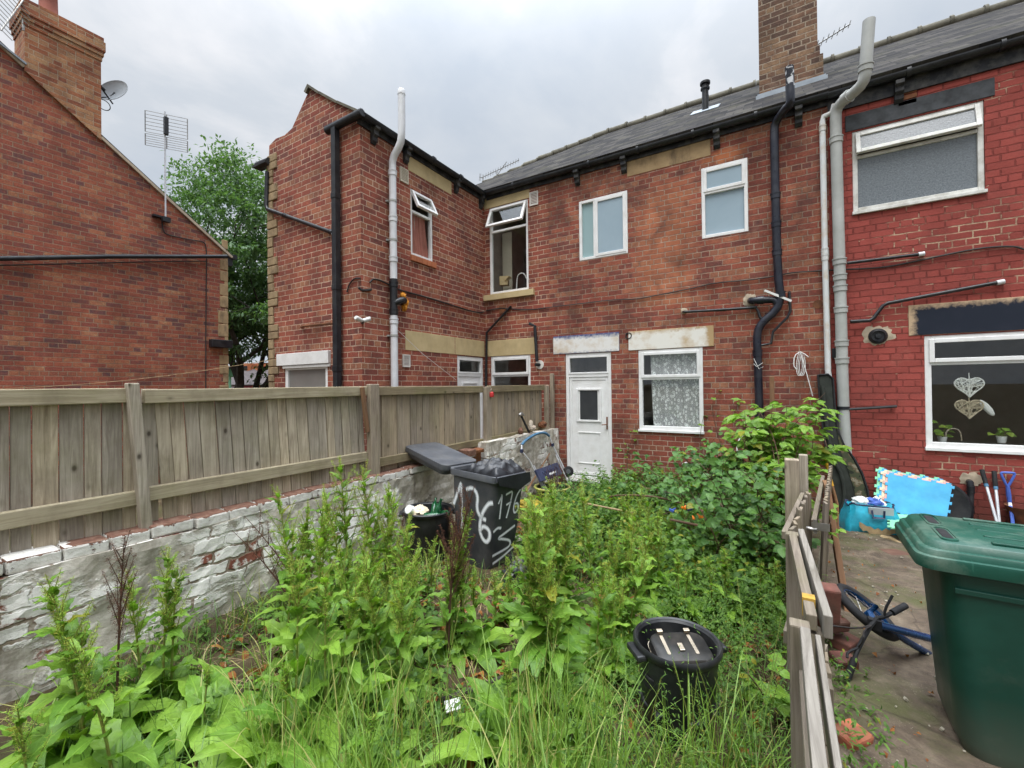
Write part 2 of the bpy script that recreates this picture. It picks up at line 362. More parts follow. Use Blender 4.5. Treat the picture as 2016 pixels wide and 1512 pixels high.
def slate():
    k = NT('roof_slate'); uv = k.coord('UV'); b = k.n('TexBrick', offset=.5)
    k.l(uv, b.inputs['Vector']); b.inputs['Scale'].default_value = 1; b.inputs['Color1'].default_value = (0, 0, 0, 1); b.inputs['Color2'].default_value = (1, 1, 1, 1); b.inputs['Mortar'].default_value = (.3, .3, .3, 1)
    b.inputs['Mortar Size'].default_value = .006; b.inputs['Brick Width'].default_value = .26; b.inputs['Row Height'].default_value = .19
    c = k.ramp(b.outputs['Color'], [(0, (.016, .015, .016)), (.5, (.032, .029, .028)), (1, (.066, .06, .054))])
    c = k.mix(b.outputs['Fac'], c, (.015, .015, .017)); n = k.noise(uv, 2.2, 6, .65)
    c = k.mix(k.ramp(n, [(.5, 0.), (.75, .6)]), c, (.085, .08, .05)); sep = k.n('SeparateXYZ'); k.l(uv, sep.inputs[0])
    saw = k.math('FRACT', k.math('DIVIDE', sep.outputs[1], .19)); h = k.math('SUBTRACT', k.math('MULTIPLY', b.outputs['Color'], .4), saw)
    k.bump(h, .9, .02); return k.fin(c, .92, 0., .12)
M['slate'] = slate()
M['ridge'] = simple('ridge_tile', (.13, .12, .09), .9, .25, 6, bump=.5)
def stone(name, c1, c2, dirt=(.12, .09, .06), amt=.5, rough=.9, bmp=.35):
    k = NT(name); v = k.coord('UV'); c = k.ramp(k.noise(v, 5, 6, .6), [(.3, c1), (.7, c2)])
    c = k.mix(k.ramp(k.noise(k.scale(v, (1, .4, 1)), 4.5, 7, .65), [(.5, 0.), (.75, amt)]), c, dirt); k.bump(k.noise(v, 60, 5), bmp, .006); return k.fin(c, rough, 0., .25)
M['stone'] = stone('buff_stone_paint', (.46, .36, .19), (.56, .45, .25), amt=.25, bmp=.15)
M['stone_dirty'] = stone('weathered_stone', (.30, .205, .11), (.42, .30, .165), (.05, .042, .038), .95)
M['quoin'] = stone('quoin_stone', (.215, .155, .09), (.36, .265, .15), (.07, .052, .04), .85, bmp=.9)
def flaky(name, top, under, thr, edge=None, stain=(.45, .30, .13)):
    k = NT(name); v = k.coord('UV'); n = k.noise(k.scale(v, (1, 1.6, 1)), 7, 6, .65)
    c = k.mix(k.ramp(k.noise(v, 3.5, 6, .6), [(.48, 0.), (.72, .75)]), top, stain)
    m = k.ramp(n, [(thr, 0.), (thr+.03, 1.)])
    if edge:                                             # keep the flaking to the block's edges
        bm_ = k.boxmask(v, *edge, .07, k.noise(v, 14, 5, .65)); m = k.math('SUBTRACT', 1., bm_)
    c = k.mix(m, c, under); k.bump(k.math('SUBTRACT', 0., m), .5, .004); return k.fin(c, .8, 0., .3)
M['lintel_blue'] = flaky('flaking_white_paint_on_blue', (.72, .71, .68), (.06, .08, .19), 0, (-3.62, -2.25, 2.30, 2.655))
M['lintel_white'] = flaky('flaking_white_paint_on_stone', (.74, .72, .66), (.42, .29, .15), 0, (-2.25, -.88, 2.2, 2.66))
M['lintel_navy'] = flaky('navy_painted_lintel', (.012, .017, .03), (.50, .36, .23), .2, (1.46, 5, 2.20, 2.72), (.02, .024, .04))
M['lintel_grey'] = simple('grey_painted_lintel', (.055, .06, .066), .8, .3, 8, bump=.3)
M['white_stone'] = simple('white_painted_stone', (.70, .69, .67), .75, .06, 5, dirt=(.4, .37, .33))
M['upvc'] = simple('white_plastic_frame', (.78, .78, .77), .38, .03, 5, dirt=(.45, .42, .36), dirtamt=.3)
M['upvc_old'] = simple('aged_white_frame', (.70, .70, .66), .5, .06, 6, dirt=(.22, .19, .13), dirtamt=.55)
def glass(name, tint=(.97, .985, .98), refl=.12, rough=.0):
    k = NT(name); k.t.nodes.remove(k.bsdf); tr = k.n('BsdfTransparent'); tr.inputs[0].default_value = tint+(1,)
    g = k.n('BsdfGlossy'); g.inputs['Roughness'].default_value = rough; lw = k.n('LayerWeight', i_Blend=.5)
    f = k.math('MULTIPLY_ADD', k.math('POWER', lw.outputs['Facing'], 4.), .75, refl, clamp=True)
    m = k.n('MixShader'); k.l(f, m.inputs[0]); k.l(tr.outputs[0], m.inputs[1]); k.l(g.outputs[0], m.inputs[2]); k.l(m.outputs[0], k.out.inputs[0]); return k.m
M['glass'] = glass('window_glass', refl=.06); M['glass_clear'] = glass('clear_window_glass', refl=.045)
def frosted(name, c1, c2, scale, rough, bmp):
    k = NT(name); v = k.coord('UV'); n = k.noise(v, scale, 6, .6, .6); k.bump(n, bmp, .004); return k.fin(k.ramp(n, [(.3, c1), (.7, c2)]), rough, 0., .6)
M['frost_blue'] = frosted('frosted_pane', (.27, .36, .42), (.31, .40, .46), 1.5, .25, 0.02)
M['frost_teal'] = frosted('frosted_side_pane', (.25, .37, .38), (.28, .40, .41), 1.5, .3, 0.02)
M['frost_grey'] = frosted('patterned_obscure_glass', (.11, .125, .135), (.20, .225, .245), 55, .2, .8)
M['black_plastic'] = simple('black_plastic_pipe', (.012, .013, .016), .38, .3, 8, spec=.45, dirt=(.09, .085, .08), dirtamt=.25)
M['navy_pipe'] = simple('black_painted_pipe', (.008, .010, .020), .35, .3, 6, spec=.5, dirt=(.10, .10, .11), dirtamt=.2)
M['grey_pipe'] = simple('grey_plastic_pipe', (.40, .41, .39), .5, .08, 3, dirt=(.22, .22, .19), dirtamt=.4)
M['white_pipe'] = simple('white_plastic_pipe', (.66, .67, .69), .45, .05, 4, dirt=(.33, .32, .29), dirtamt=.35)
M['peel_pipe'] = flaky('peeling_white_pipe', (.62, .64, .64), (.20, .12, .09), .70)
M['gutter'] = simple('black_gutter', (.014, .016, .02), .5, .3, 6, dirt=(.08, .085, .08), dirtamt=.3)
M['black_wood'] = simple('black_painted_timber', (.014, .015, .018), .6, .3, 8, dirt=(.35, .33, .28), dirtamt=.2)
M['vent'] = simple('cream_vent', (.58, .53, .42), .7, .08, 5)
M['vent_white'] = simple('white_vent', (.66, .63, .58), .7, .08, 5)
M['metal'] = simple('aluminium', (.60, .61, .63), .35, .1, 8, metal=.35, dirt=(.2, .19, .17), dirtamt=.3)
M['dish'] = simple('grey_dish', (.33, .36, .38), .6, .06, 4)
M['peel_black'] = flaky('peeling_black_pipe', (.02, .022, .03), (.55, .56, .58), .54, None, (.01, .01, .012))
M['blind'] = simple('grey_blind', (.20, .19, .175), .4, .1, 2, spec=.6)
M['cable'] = simple('black_cable', (.03, .026, .024), .7, .3, 4)
M['lead'] = simple('lead_flashing', (.30, .34, .38), .6, .15, 5)
M['mortar_patch'] = simple('cement_patch', (.46, .38, .28), .95, .2, 8, bump=.6)
M['foam'] = simple('orange_expanding_foam', (.75, .30, .03), .8, .2, 12, bump=.8)
M['brown_tile'] = simple('brown_tile', (.13, .065, .045), .8, .2, 6, dirt=(.10, .08, .05))
M['terra'] = simple('terracotta', (.30, .10, .07), .8, .15, 4)
def wood(name, c1, c2, green=.35, horiz=False, dark=(.10, .075, .05)):
    k = NT(name); v = k.coord('UV'); isl = k.n('NewGeometry').outputs['Random Per Island']
    sh = k.n('VectorMath', operation='ADD'); k.l(v, sh.inputs[0]); cbx = k.n('CombineXYZ'); k.l(k.math('MULTIPLY', isl, 37.), cbx.inputs[0]); k.l(k.math('MULTIPLY', isl, 53.), cbx.inputs[1]); k.l(cbx.outputs[0], sh.inputs[1])
    vs = k.scale(sh.outputs[0], (2.2, 42, 1) if horiz else (42, 2.2, 1)); g = k.noise(vs, 1, 5, .65, 1.2)
    c = k.ramp(g, [(.28, c1), (.72, c2)])
    c = k.mix(.75, c, k.ramp(isl, [(0, (.62, .62, .64)), (.3, (.85, .84, .84)), (.6, (1., .97, .90)), (1, (1.28, 1.2, 1.05))]), 'MULTIPLY')
    vk = k.n('TexVoronoi', i_Scale=1.0, i_Randomness=1.); k.l(k.scale(sh.outputs[0], (4.2, 7, 1) if horiz else (7, 4.2, 1)), vk.inputs['Vector'])
    kn = k.ramp(vk.outputs['Distance'], [(.05, 1.), (.10, .3), (.16, 0.)]); c = k.mix(k.math('MULTIPLY', kn, .85), c, (.035, .024, .016))
    c = k.mix(k.ramp(k.noise(v, 1.7, 6, .65), [(.48, 0.), (.78, green)]), c, (.14, .15, .035))
    c = k.mix(k.ramp(k.noise(k.scale(sh.outputs[0], (1, .5, 1)), 3.2, 6, .6), [(.48, 0.), (.74, .6)]), c, dark)
    k.bump(g, .45, .004); return k.fin(c, .9, 0., .2)
M['fence'] = wood('weathered_fence_board', (.235, .195, .15), (.53, .475, .385), .5)
M['fence_far'] = wood('older_fence_board', (.22, .175, .13), (.45, .38, .29), .35)
M['rail'] = wood('fence_rail', (.30, .25, .16), (.50, .44, .31), .4, True)
M['rail_far'] = wood('older_fence_rail', (.19, .15, .09), (.33, .27, .17), .7, True)
M['picket'] = wood('brown_picket_timber', (.125, .102, .078), (.29, .245, .195), .4)
M['post_grey'] = wood('grey_weathered_timber', (.13, .115, .095), (.33, .305, .265), .15)
M['plank'] = wood('brown_plank', (.17, .085, .045), (.30, .17, .095), .1)
def render_wall():
    k = NT('patchy_rendered_wall'); v0 = k.coord('UV'); dn = k.n('VectorMath', operation='MULTIPLY_ADD'); k.l(k.noise(v0, 5, 4, .6, 0, True), dn.inputs[0]); dn.inputs[1].default_value = (.13, .11, 0); k.l(v0, dn.inputs[2]); v = dn.outputs[0]
    b = k.n('TexBrick', offset=.5); k.l(v, b.inputs['Vector']); b.inputs['Scale'].default_value = 1; b.inputs['Color1'].default_value = (0, 0, 0, 1); b.inputs['Color2'].default_value = (1, 1, 1, 1); b.inputs['Mortar Size'].default_value = .013; b.inputs['Mortar Smooth'].default_value = .6; b.inputs['Brick Width'].default_value = .25; b.inputs['Row Height'].default_value = .092
    rnd, fac = b.outputs['Color'], b.outputs['Fac']; n2 = k.noise(v0, 7, 7, .65, .3); n3 = k.noise(v0, 30, 6, .7)
    brk = k.mix(fac, k.ramp(rnd, [(0, (.15, .06, .045)), (.5, (.26, .085, .05)), (1, (.28, .16, .10))]), (.24, .19, .14))
    wsh = k.mix(.8, (.82, .80, .74), k.ramp(n2, [(.25, .68), (.6, 1.06)]), 'MULTIPLY')
    cov = k.math('ADD', k.noise(v0, 2.6, 7, .68, .4), k.math('MULTIPLY', k.math('SUBTRACT', rnd, .5), .22)); cov = k.math('SUBTRACT', cov, k.math('MULTIPLY', fac, .012))
    c = k.mix(k.ramp(cov, [(.37, 0.), (.41, .97)]), brk, wsh)
    rm = k.math('ADD', k.noise(k.scale(v0, (1, 1, 1), (4, 1, 0)), 1.7, 7, .65, .3), k.math('MULTIPLY', k.n('SeparateXYZ').outputs[0], 0.))
    ren = k.ramp(k.noise(v0, 9, 7, .7), [(.3, (.27, .24, .19)), (.5, (.45, .41, .345)), (.72, (.66, .62, .55))])
    rmask = k.ramp(rm, [(.455, 0.), (.50, 1.)]); c = k.mix(rmask, c, ren)
    st = k.noise(k.scale(v0, (6, .8, 1), (5, 0, 0)), 1, 6, .65); c = k.mix(k.ramp(st, [(.52, 0.), (.78, .75)]), c, (.10, .085, .06))
    c = k.mix(k.ramp(k.noise(v0, 3.3, 6, .65), [(.64, 0.), (.69, .8)]), c, (.11, .085, .06)); c = k.mix(k.ramp(k.noise(k.scale(v0, (1, 1, 1), (9, 0, 0)), 1.3, 5, .6), [(.55, 0.), (.8, .45)]), c, (.14, .15, .05))
    h = k.math('ADD', k.math('MULTIPLY', k.math('SUBTRACT', 1., fac), k.math('MULTIPLY_ADD', rmask, -.5, .5)), k.math('ADD', k.math('MULTIPLY', n2, .8), k.math('MULTIPLY', n3, .35))); k.bump(h, .8, .013); return k.fin(c, .93, 0., .15)
M['render'] = render_wall()
def cop():
    k = NT('limewashed_coping'); v = k.coord('UV'); sz = k.n('SeparateXYZ'); k.l(v, sz.inputs[0]); n = k.noise(v, 11, 6, .68)
    wht = k.ramp(n, [(.25, (.40, .37, .32)), (.55, (.66, .64, .59))]); red = k.ramp(k.noise(v, 17, 6, .7), [(.3, (.085, .055, .04)), (.5, (.17, .085, .06)), (.72, (.25, .18, .13))])
    m = k.ramp(k.math('ADD', sz.outputs[1], k.math('MULTIPLY', k.math('SUBTRACT', n, .5), .12)), [(.0, 0.), (1., 1.)]); m = k.math('GREATER_THAN', m, .848)
    m = k.math('MAXIMUM', m, k.ramp(k.noise(v, 6, 7, .7), [(.60, 0.), (.63, 1.)])); c = k.mix(m, wht, red); k.bump(k.math('ADD', n, k.math('MULTIPLY', m, -.6)), .9, .012); return k.fin(c, .92, 0., .15)
M['coping'] = cop()
def soil():
    k = NT('soil'); v = k.coord('Object'); n = k.noise(v, 3, 8, .7); c = k.ramp(n, [(.3, (.035, .024, .014)), (.55, (.085, .06, .032)), (.75, (.12, .10, .05))])
    c = k.mix(k.ramp(k.noise(v, 1.2, 5), [(.5, 0.), (.65, .6)]), c, (.05, .06, .018)); k.bump(k.noise(v, 25, 7, .7), .9, .03); return k.fin(c, .9, 0., .2)
M['soil'] = soil()
def concrete():
    k = NT('dirty_concrete'); v = k.coord('Object'); n = k.noise(v, 3.5, 9, .7, .5); n1 = k.noise(v, 17, 8, .72); c = k.ramp(n, [(.3, (.060, .044, .030)), (.5, (.115, .086, .060)), (.72, (.20, .16, .115))])
    c = k.mix(.8, c, k.ramp(n1, [(.3, .6), (.7, 1.35)]), 'MULTIPLY'); c = k.mix(k.ramp(k.noise(v, 1.9, 8, .68), [(.47, 0.), (.62, .75)]), c, (.075, .085, .026))
    sp_ = k.n('TexVoronoi', i_Scale=70.); k.l(v, sp_.inputs['Vector']); gr = k.ramp(sp_.outputs['Distance'], [(.12, 1.), (.2, 0.)]); c = k.mix(k.math('MULTIPLY', gr, k.ramp(k.noise(v, 6, 3), [(.45, 0.), (.6, .8)])), c, (.32, .28, .22))
    vo = k.n('TexVoronoi', feature='DISTANCE_TO_EDGE', i_Scale=1.1); k.l(k.mix(.12, v, k.noise(v, 4, 5, .6, 0, True)), vo.inputs['Vector']); c = k.mix(k.ramp(vo.outputs[0], [(.003, .5), (.008, 0.)]), c, (.04, .03, .02))
    k.bump(k.math('ADD', k.noise(v, 45, 8, .75), k.math('MULTIPLY', n1, .6)), .8, .015); return k.fin(c, k.ramp(n, [(.3, .5), (.6, .9)]), 0., .3)
M['concrete'] = concrete()
def leafmat(name, c1, c2, vein=.4, trans=.35, rough=.42, yellow=.0, yc=(.25, .22, .02)):
    k = NT(name); uv = k.coord('UV'); isl = k.n('NewGeometry').outputs['Random Per Island']
    sep = k.n('SeparateXYZ'); k.l(uv, sep.inputs[0]); a = k.math('ABSOLUTE', k.math('SUBTRACT', sep.outputs[0], .5))
    c = k.mix(isl, c1, c2); ob = k.noise(k.coord('Object'), 22, 5, .6); c = k.mix(.75, c, k.ramp(ob, [(.3, .72), (.7, 1.25)]), 'MULTIPLY')
    if yellow: c = k.mix(k.ramp(isl, [(1-yellow-.01, 0.), (1-yellow, .85)]), c, yc)
    if vein:
        mid = k.ramp(a, [(.015, 1.), (.05, 0.)]); sv = k.math('SINE', k.math('MULTIPLY', k.math('SUBTRACT', sep.outputs[1], k.math('MULTIPLY', a, .5)), 60.))
        sv = k.ramp(sv, [(.8, 0.), (.98, .35)]); m = k.math('MAXIMUM', mid, sv); c = k.mix(k.math('MULTIPLY', m, vein), c, tuple(min(1, x*1.7+.02) for x in c2)); k.bump(k.math('ADD', m, k.math('MULTIPLY', k.noise(k.coord('Object'), 60, 3), 1.3)), .5, .004)
    if vein > .25: c = k.mix(k.ramp(k.noise(k.coord('Object'), 45, 4, .7), [(.66, 0.), (.72, .7)]), c, (.16, .09, .03))
    k.fin(c, rough, 0., .35); tb = k.n('BsdfTranslucent'); k.l(k.mix(1., c, (1.25, 1.35, .55), 'MULTIPLY'), tb.inputs[0]); ms = k.n('MixShader'); ms.inputs[0].default_value = trans
    k.l(k.bsdf.outputs[0], ms.inputs[1]); k.l(tb.outputs[0], ms.inputs[2]); k.l(ms.outputs[0], k.out.inputs[0]); return k.m
M['dock'] = leafmat('dock_leaf', (.10, .215, .025), (.23, .38, .05), .30, .38, .4, .035)
M['dockseed'] = leafmat('dock_seed', (.25, .39, .05), (.42, .50, .09), 0, .3, .6, .12, (.30, .16, .04))
M['deadseed'] = leafmat('dead_dock_seed', (.055, .020, .012), (.12, .045, .022), 0, .1, .8)
M['dockstem'] = simple('dock_stem', (.20, .26, .05), .6, .3, 20, dirt=(.22, .08, .03), dirtamt=.5)
M['deadstem'] = simple('dead_stem', (.075, .035, .02), .8, .3, 20)
M['grass'] = leafmat('grass_blade', (.11, .21, .03), (.27, .41, .08), 0, .35, .45, .14, (.38, .34, .13))
M['grass_dark'] = leafmat('short_grass', (.055, .12, .02), (.13, .23, .045), 0, .35, .5, .08, (.26, .21, .09))
M['cover'] = leafmat('weed_leaf', (.05, .12, .018), (.14, .25, .04), .2, .35, .45, .03)
M['bramble'] = leafmat('bramble_leaf', (.05, .13, .028), (.11, .23, .045), .3, .3, .4, .02)
M['elder'] = leafmat('young_leaf', (.12, .25, .03), (.24, .39, .055), .3, .38, .38, .05)
M['treeleaf'] = leafmat('tree_leaf', (.06, .125, .055), (.125, .215, .09), 0, .35, .5)
M['rust_leaf'] = leafmat('dead_leaf', (.18, .055, .015), (.32, .13, .03), .2, .2, .7)
M['bark'] = simple('bark', (.05, .04, .032), .9, .3, 5, bump=.6)
M['cane'] = simple('bramble_cane', (.10, .055, .03), .7, .3, 14)
M['straw'] = simple('dry_stick', (.36, .26, .14), .8, .2, 14)
M['grey_bin'] = simple('grey_bin_plastic', (.040, .043, .050), .45, .2, 5, dirt=(.13, .12, .10), dirtamt=.3)
M['grey_rim'] = simple('grey_bin_rim', (.075, .08, .09), .45, .15, 5, dirt=(.16, .15, .13), dirtamt=.3)
def binplastic(name, c, dust, lo, hi, zdust, amt=.6):
    k = NT(name); v = k.coord('Object'); n = k.noise(v, 3, 7, .68); cc = k.mix(.8, c, k.ramp(n, [(.3, .7), (.7, 1.25)]), 'MULTIPLY')
    cc = k.mix(k.ramp(k.noise(v, 4.2, 9, .72), [(lo, 0.), (hi, amt)]), cc, dust)
    sc1 = k.ramp(k.noise(k.scale(v, (9, 9, 70)), 1, 4, .6), [(.68, 0.), (.72, .35)]); sc2 = k.ramp(k.noise(k.scale(v, (60, 60, 5)), 1, 4, .6), [(.68, 0.), (.72, .35)]); mk = k.ramp(k.noise(v, 2.1, 4), [(.48, 0.), (.6, 1.)])
    cc = k.mix(k.math('MULTIPLY', k.math('MAXIMUM', sc1, sc2), mk), cc, tuple(min(1, x*2.5+.05) for x in c)); sz = k.n('SeparateXYZ'); k.l(v, sz.inputs[0])
    cc = k.mix(k.math('MULTIPLY', k.ramp(k.math('ADD', sz.outputs[2], k.math('MULTIPLY', n, .25)), [(.1, 1.), (zdust, 0.)]), .55), cc, (.13, .115, .085))
    k.bump(k.noise(v, 260, 2), .08, .002); return k.fin(cc, k.ramp(n, [(.3, .33), (.7, .52)]), 0., .45)
M['green_bin'] = binplastic('green_bin_plastic', (.004, .046, .031), (.06, .085, .065), .56, .78, .45, .5); M['green_lid'] = binplastic('green_bin_lid', (.004, .062, .040), (.15, .20, .155), .50, .70, .01, .6)
M['rubber'] = simple('black_rubber', (.014, .014, .015), .8, .3, 10, bump=.4)
M['tub'] = simple('black_tub_plastic', (.013, .014, .016), .42, .25, 6, dirt=(.07, .07, .065), dirtamt=.4)
M['bag'] = simple('black_bin_liner', (.014, .015, .018), .38, .3, 8, spec=.4, bump=.9, bscale=11)
def spray():
    k = NT('white_spray_paint'); uv = k.coord('UV'); sep = k.n('SeparateXYZ'); k.l(uv, sep.inputs[0])
    a = k.math('ABSOLUTE', k.math('SUBTRACT', sep.outputs[0], .5)); n = k.noise(k.coord('Object'), 90, 4, .6)
    f = k.ramp(k.math('ADD', a, k.math('MULTIPLY', k.math('SUBTRACT', n, .5), .22)), [(.10, .95), (.30, .45), (.47, 0.)])
    k.fin((.78, .81, .84), .6); tr = k.n('BsdfTransparent'); ms = k.n('MixShader'); k.l(f, ms.inputs[0]); k.l(tr.outputs[0], ms.inputs[1]); k.l(k.bsdf.outputs[0], ms.inputs[2]); k.l(ms.outputs[0], k.out.inputs[0]); return k.m
M['spray'] = spray()
def lace():
    k = NT('lace_curtain'); v = k.coord('UV'); vo = k.n('TexVoronoi', i_Scale=15.); k.l(v, vo.inputs['Vector'])
    f = k.ramp(vo.outputs['Distance'], [(.16, .45), (.22, .98), (.36, .98), (.42, .42)]); f = k.math('MAXIMUM', f, k.ramp(k.noise(v, 46, 3), [(.52, .38), (.6, .7)]))
    k.fin((.82, .82, .82), .9); tr = k.n('BsdfTransparent'); ms = k.n('MixShader'); k.l(f, ms.inputs[0]); k.l(tr.outputs[0], ms.inputs[1]); k.l(k.bsdf.outputs[0], ms.inputs[2]); k.l(ms.outputs[0], k.out.inputs[0]); return k.m
M['lace'] = lace()
M['pink'] = simple('pink_fabric', (.48, .19, .15), .9, .15, 4)
M['wallpaper'] = simple('pale_room_wall', (.52, .48, .38), .9, .05, 2)
M['room'] = simple('dark_room', (.34, .30, .26), .95, .25, 1.5)
M['card'] = simple('cardboard', (.52, .40, .22), .9, .1, 5)
M['wicker_white'] = simple('white_wicker', (.66, .66, .62), .8, .1, 20)
M['wicker_tan'] = simple('tan_wicker', (.45, .38, .27), .8, .15, 20)
M['blue_mat'] = simple('blue_foam', (.075, .36, .60), .85, .12, 6, dirt=(.05, .22, .36))
M['green_mat'] = simple('mint_foam', (.22, .58, .36), .85, .1, 6)
M['pink_mat'] = simple('pink_foam', (.70, .38, .33), .85, .1, 6)
M['cream_mat'] = simple('cream_foam', (.66, .56, .40), .85, .1, 6)
M['teal_bag'] = simple('turquoise_bag_plastic', (.02, .32, .44), .35, .25, 7, spec=.5, bump=.9, bscale=14)
M['navy'] = simple('navy_plastic', (.022, .030, .075), .5, .2, 6, dirt=(.08, .08, .1), dirtamt=.3)
M['blue_foam'] = simple('blue_grip_foam', (.07, .17, .28), .8, .15, 8)
M['blue_plastic'] = simple('blue_plastic', (.07, .14, .50), .45, .1, 6)
M['blue_paint'] = simple('blue_metallic_paint', (.006, .05, .15), .25, .2, 6, spec=.7, metal=.4)
M['white_plastic'] = simple('white_plastic', (.72, .72, .70), .5, .06, 6, dirt=(.4, .38, .33))
M['old_tape'] = simple('faded_yellow_tape', (.42, .25, .04), .7, .2, 20, dirt=(.15, .11, .06))
M['yellow'] = simple('yellow_plastic', (.72, .38, .02), .5, .1, 6)
M['ochre'] = simple('mustard_fabric', (.34, .25, .03), .95, .3, 7, bump=.9, dirt=(.08, .06, .02), dirtamt=.7)
M['ylw_rim'] = simple('faded_yellow_rim', (.46, .42, .13), .7, .15, 6, dirt=(.2, .17, .08))
def glsolid(name, c):
    k = NT(name); k.bsdf.inputs['Transmission Weight'].default_value = .6; return k.fin(c, .08, 0., .6)
M['bottle'] = glsolid('green_bottle_glass', (.02, .17, .06))
M['toaster'] = simple('black_enamel', (.018, .018, .017), .45, .2, 6, spec=.3, dirt=(.12, .10, .08), dirtamt=.35)
M['chrome'] = simple('tarnished_chrome', (.55, .47, .36), .3, .2, 9, metal=1.)
M['rust'] = simple('rusty_metal', (.20, .075, .03), .85, .35, 7, bump=.6, dirt=(.04, .025, .02), dirtamt=.6)
def camo():
    k = NT('camouflage_cloth'); v = k.coord('UV'); c = k.ramp(k.noise(v, 11, 3, .5), [(.38, (.02, .024, .016)), (.40, (.05, .055, .03)), (.52, (.05, .055, .03)), (.54, (.11, .085, .05)), (.60, (.11, .085, .05)), (.62, (.19, .17, .12))], 'CONSTANT'); return k.fin(c, .9, 0., .2)
M['camo'] = camo()
M['case'] = simple('black_cloth', (.022, .026, .020), .85, .25, 6)
M['orange'] = simple('orange_plastic', (.85, .22, .02), .4, .1, 6)
M['red_plastic'] = simple('red_plastic', (.45, .03, .03), .4, .1, 6)
M['cream'] = simple('cream_shell', (.60, .52, .42), .7, .2, 12, bump=.6, dirt=(.28, .12, .08))
M['grey_stone'] = simple('grey_stone', (.34, .31, .24), .9, .2, 8, bump=.6)
M['mint'] = simple('mint_paint', (.20, .48, .30), .8, .06, 3)
M['dark_roof'] = simple('brown_roof_tile', (.075, .062, .062), .85, .15, 3)
M['orange_brick'] = simple('orange_brick', (.42, .14, .06), .9, .12, 3)
M['purple_brick'] = simple('mauve_render', (.42, .33, .38), .9, .08, 3)
M['maroon'] = simple('maroon_render', (.22, .03, .04), .9, .08, 3)
M['dark_glass'] = simple('dark_pane', (.05, .055, .06), .12, .2, 2, spec=.6)
M['steel'] = simple('dull_steel', (.36, .35, .33), .4, .2, 10, metal=.9)
# ------------------------------------------------------------ building helpers
def bars(mb, fc, u0, u1, z0, z1, b, w0, w1, tf=None):
    for a in ((u0, u0+b, z0, z1), (u1-b, u1, z0, z1), (u0+b, u1-b, z0, z0+b), (u0+b, u1-b, z1-b, z1)):
        P = [(u, w_, z) for z in a[2:] for w_ in (w0, w1) for u in a[:2]]
        mb.hexa([fc.p(*(tf(p) if tf else p)) for p in P])
def pane(fc, u0, u1, z0, z1, w_, mat, parent, tf=None):
    mb = MB(); P = [(u, a, z) for z in (z0, z1) for a in (w_-.004, w_+.004) for u in (u0, u1)]
    mb.hexa([fc.p(*(tf(p) if tf else p)) for p in P]); return mb.build('pane', M[mat], parent)
def sash(fc, u0, u1, z0, z1, parent, mat='upvc', gl='glass', ang=0, b=.05, w0=-.035, w1=.012):
    def tf(p):
        u, w_, z = p; d = z-z1; return (u, w_*math.cos(ang)-d*math.sin(ang), z1+d*math.cos(ang)+w_*math.sin(ang))
    mb = MB(); bars(mb, fc, u0, u1, z0, z1, b, w0, w1, tf); o = mb.build('sash', M[mat], parent, bevel=.006)
    pane(fc, u0+b, u1-b, z0+b, z1-b, -.012, gl, parent, tf); return o
def window(parent, fc, u0, u1, z0, z1, split=.3, vsplit=None, mat='upvc', gl='glass', gl2=None, ang=0, b=.055, sill=True, w1=-.012, gtop=None):
    """frame with a top light over a fixed pane (split) or a narrow pane beside a casement (vsplit)"""
    mb = MB(); bars(mb, fc, u0+.002, u1-.002, z0+.002, z1-.002, b, -.075, w1)
    if vsplit:
        um = u0+(u1-u0)*vsplit; fc.box(mb, um-.025, um+.025, -.073, w1-.003, z0+b, z1-b)
    elif split:
        zm = z1-(z1-z0)*split; fc.box(mb, u0+b, u1-b, -.073, w1-.003, zm-.022, zm+.022)
    o = mb.build('window', M[mat], parent, bevel=.006)
    if vsplit:
        pane(fc, u0+b, um-.025, z0+b, z1-b, -.045, gl2 or gl, o); sash(fc, um+.012, u1-b+.018, z0+b-.018, z1-b+.018, o, mat, gl)
    elif split:
        pane(fc, u0+b, u1-b, z0+b, zm-.022, -.045, gl, o)
        sash(fc, u0+b-.02, u1-b+.02, zm+.012, z1-b+.02, o, mat, gtop or gl, ang)
    else: pane(fc, u0+b, u1-b, z0+b, z1-b, -.045, gl, o)
    if sill:
        s = MB(); fc.box(s, u0-.01, u1+.01, -.02, .035, z0-.035, z0+.004); s.build('sill', M[mat], o, bevel=.004)
    return o
def block(name, mat, parent, fc, u0, u1, z0, z1, w0=-.02, w1=.008, bevel=.006, label=None):
    mb = MB(); fc.box(mb, u0, u1, w0, w1, z0, z1); return mb.build(name, M[mat], parent, bevel, label=label)
def corbel(parent, fc, u, z, k=1.):
    mb = MB(); pf = [(0, 0), (.13, 0), (.13, -.05), (.09, -.07), (.095, -.13), (.06, -.16), (.055, -.21), (.02, -.25), (0, -.25)]
    A = [fc.p(u-.045, a*k, z+b*k) for a, b in pf]; B = fc.p(u+.045, 0, 0)-fc.p(u-.045, 0, 0); mb.prism(A, B)
    mb.build('gutter_bracket', M['black_wood'], parent, .006)
def pipe(name, pts, r, mat, parent, n=12, sub=0, collars=(), label=None, clip=()):
    mb = MB(); mb.tube(pts, r, n, True, sub); P = [Vector(p) for p in pts]
    for (i, t) in collars:
        d = (P[i+1]-P[i]); L = d.length; d.normalize(); c = P[i]+d*L*t; mb.tube([c-d*.04, c+d*.04], r*1.16, n, True)
        mb.tube([c+d*.025, c+d*.04], r*1.26, n, True)
    return mb.build(name, M[mat], parent, recalc=False, label=label)
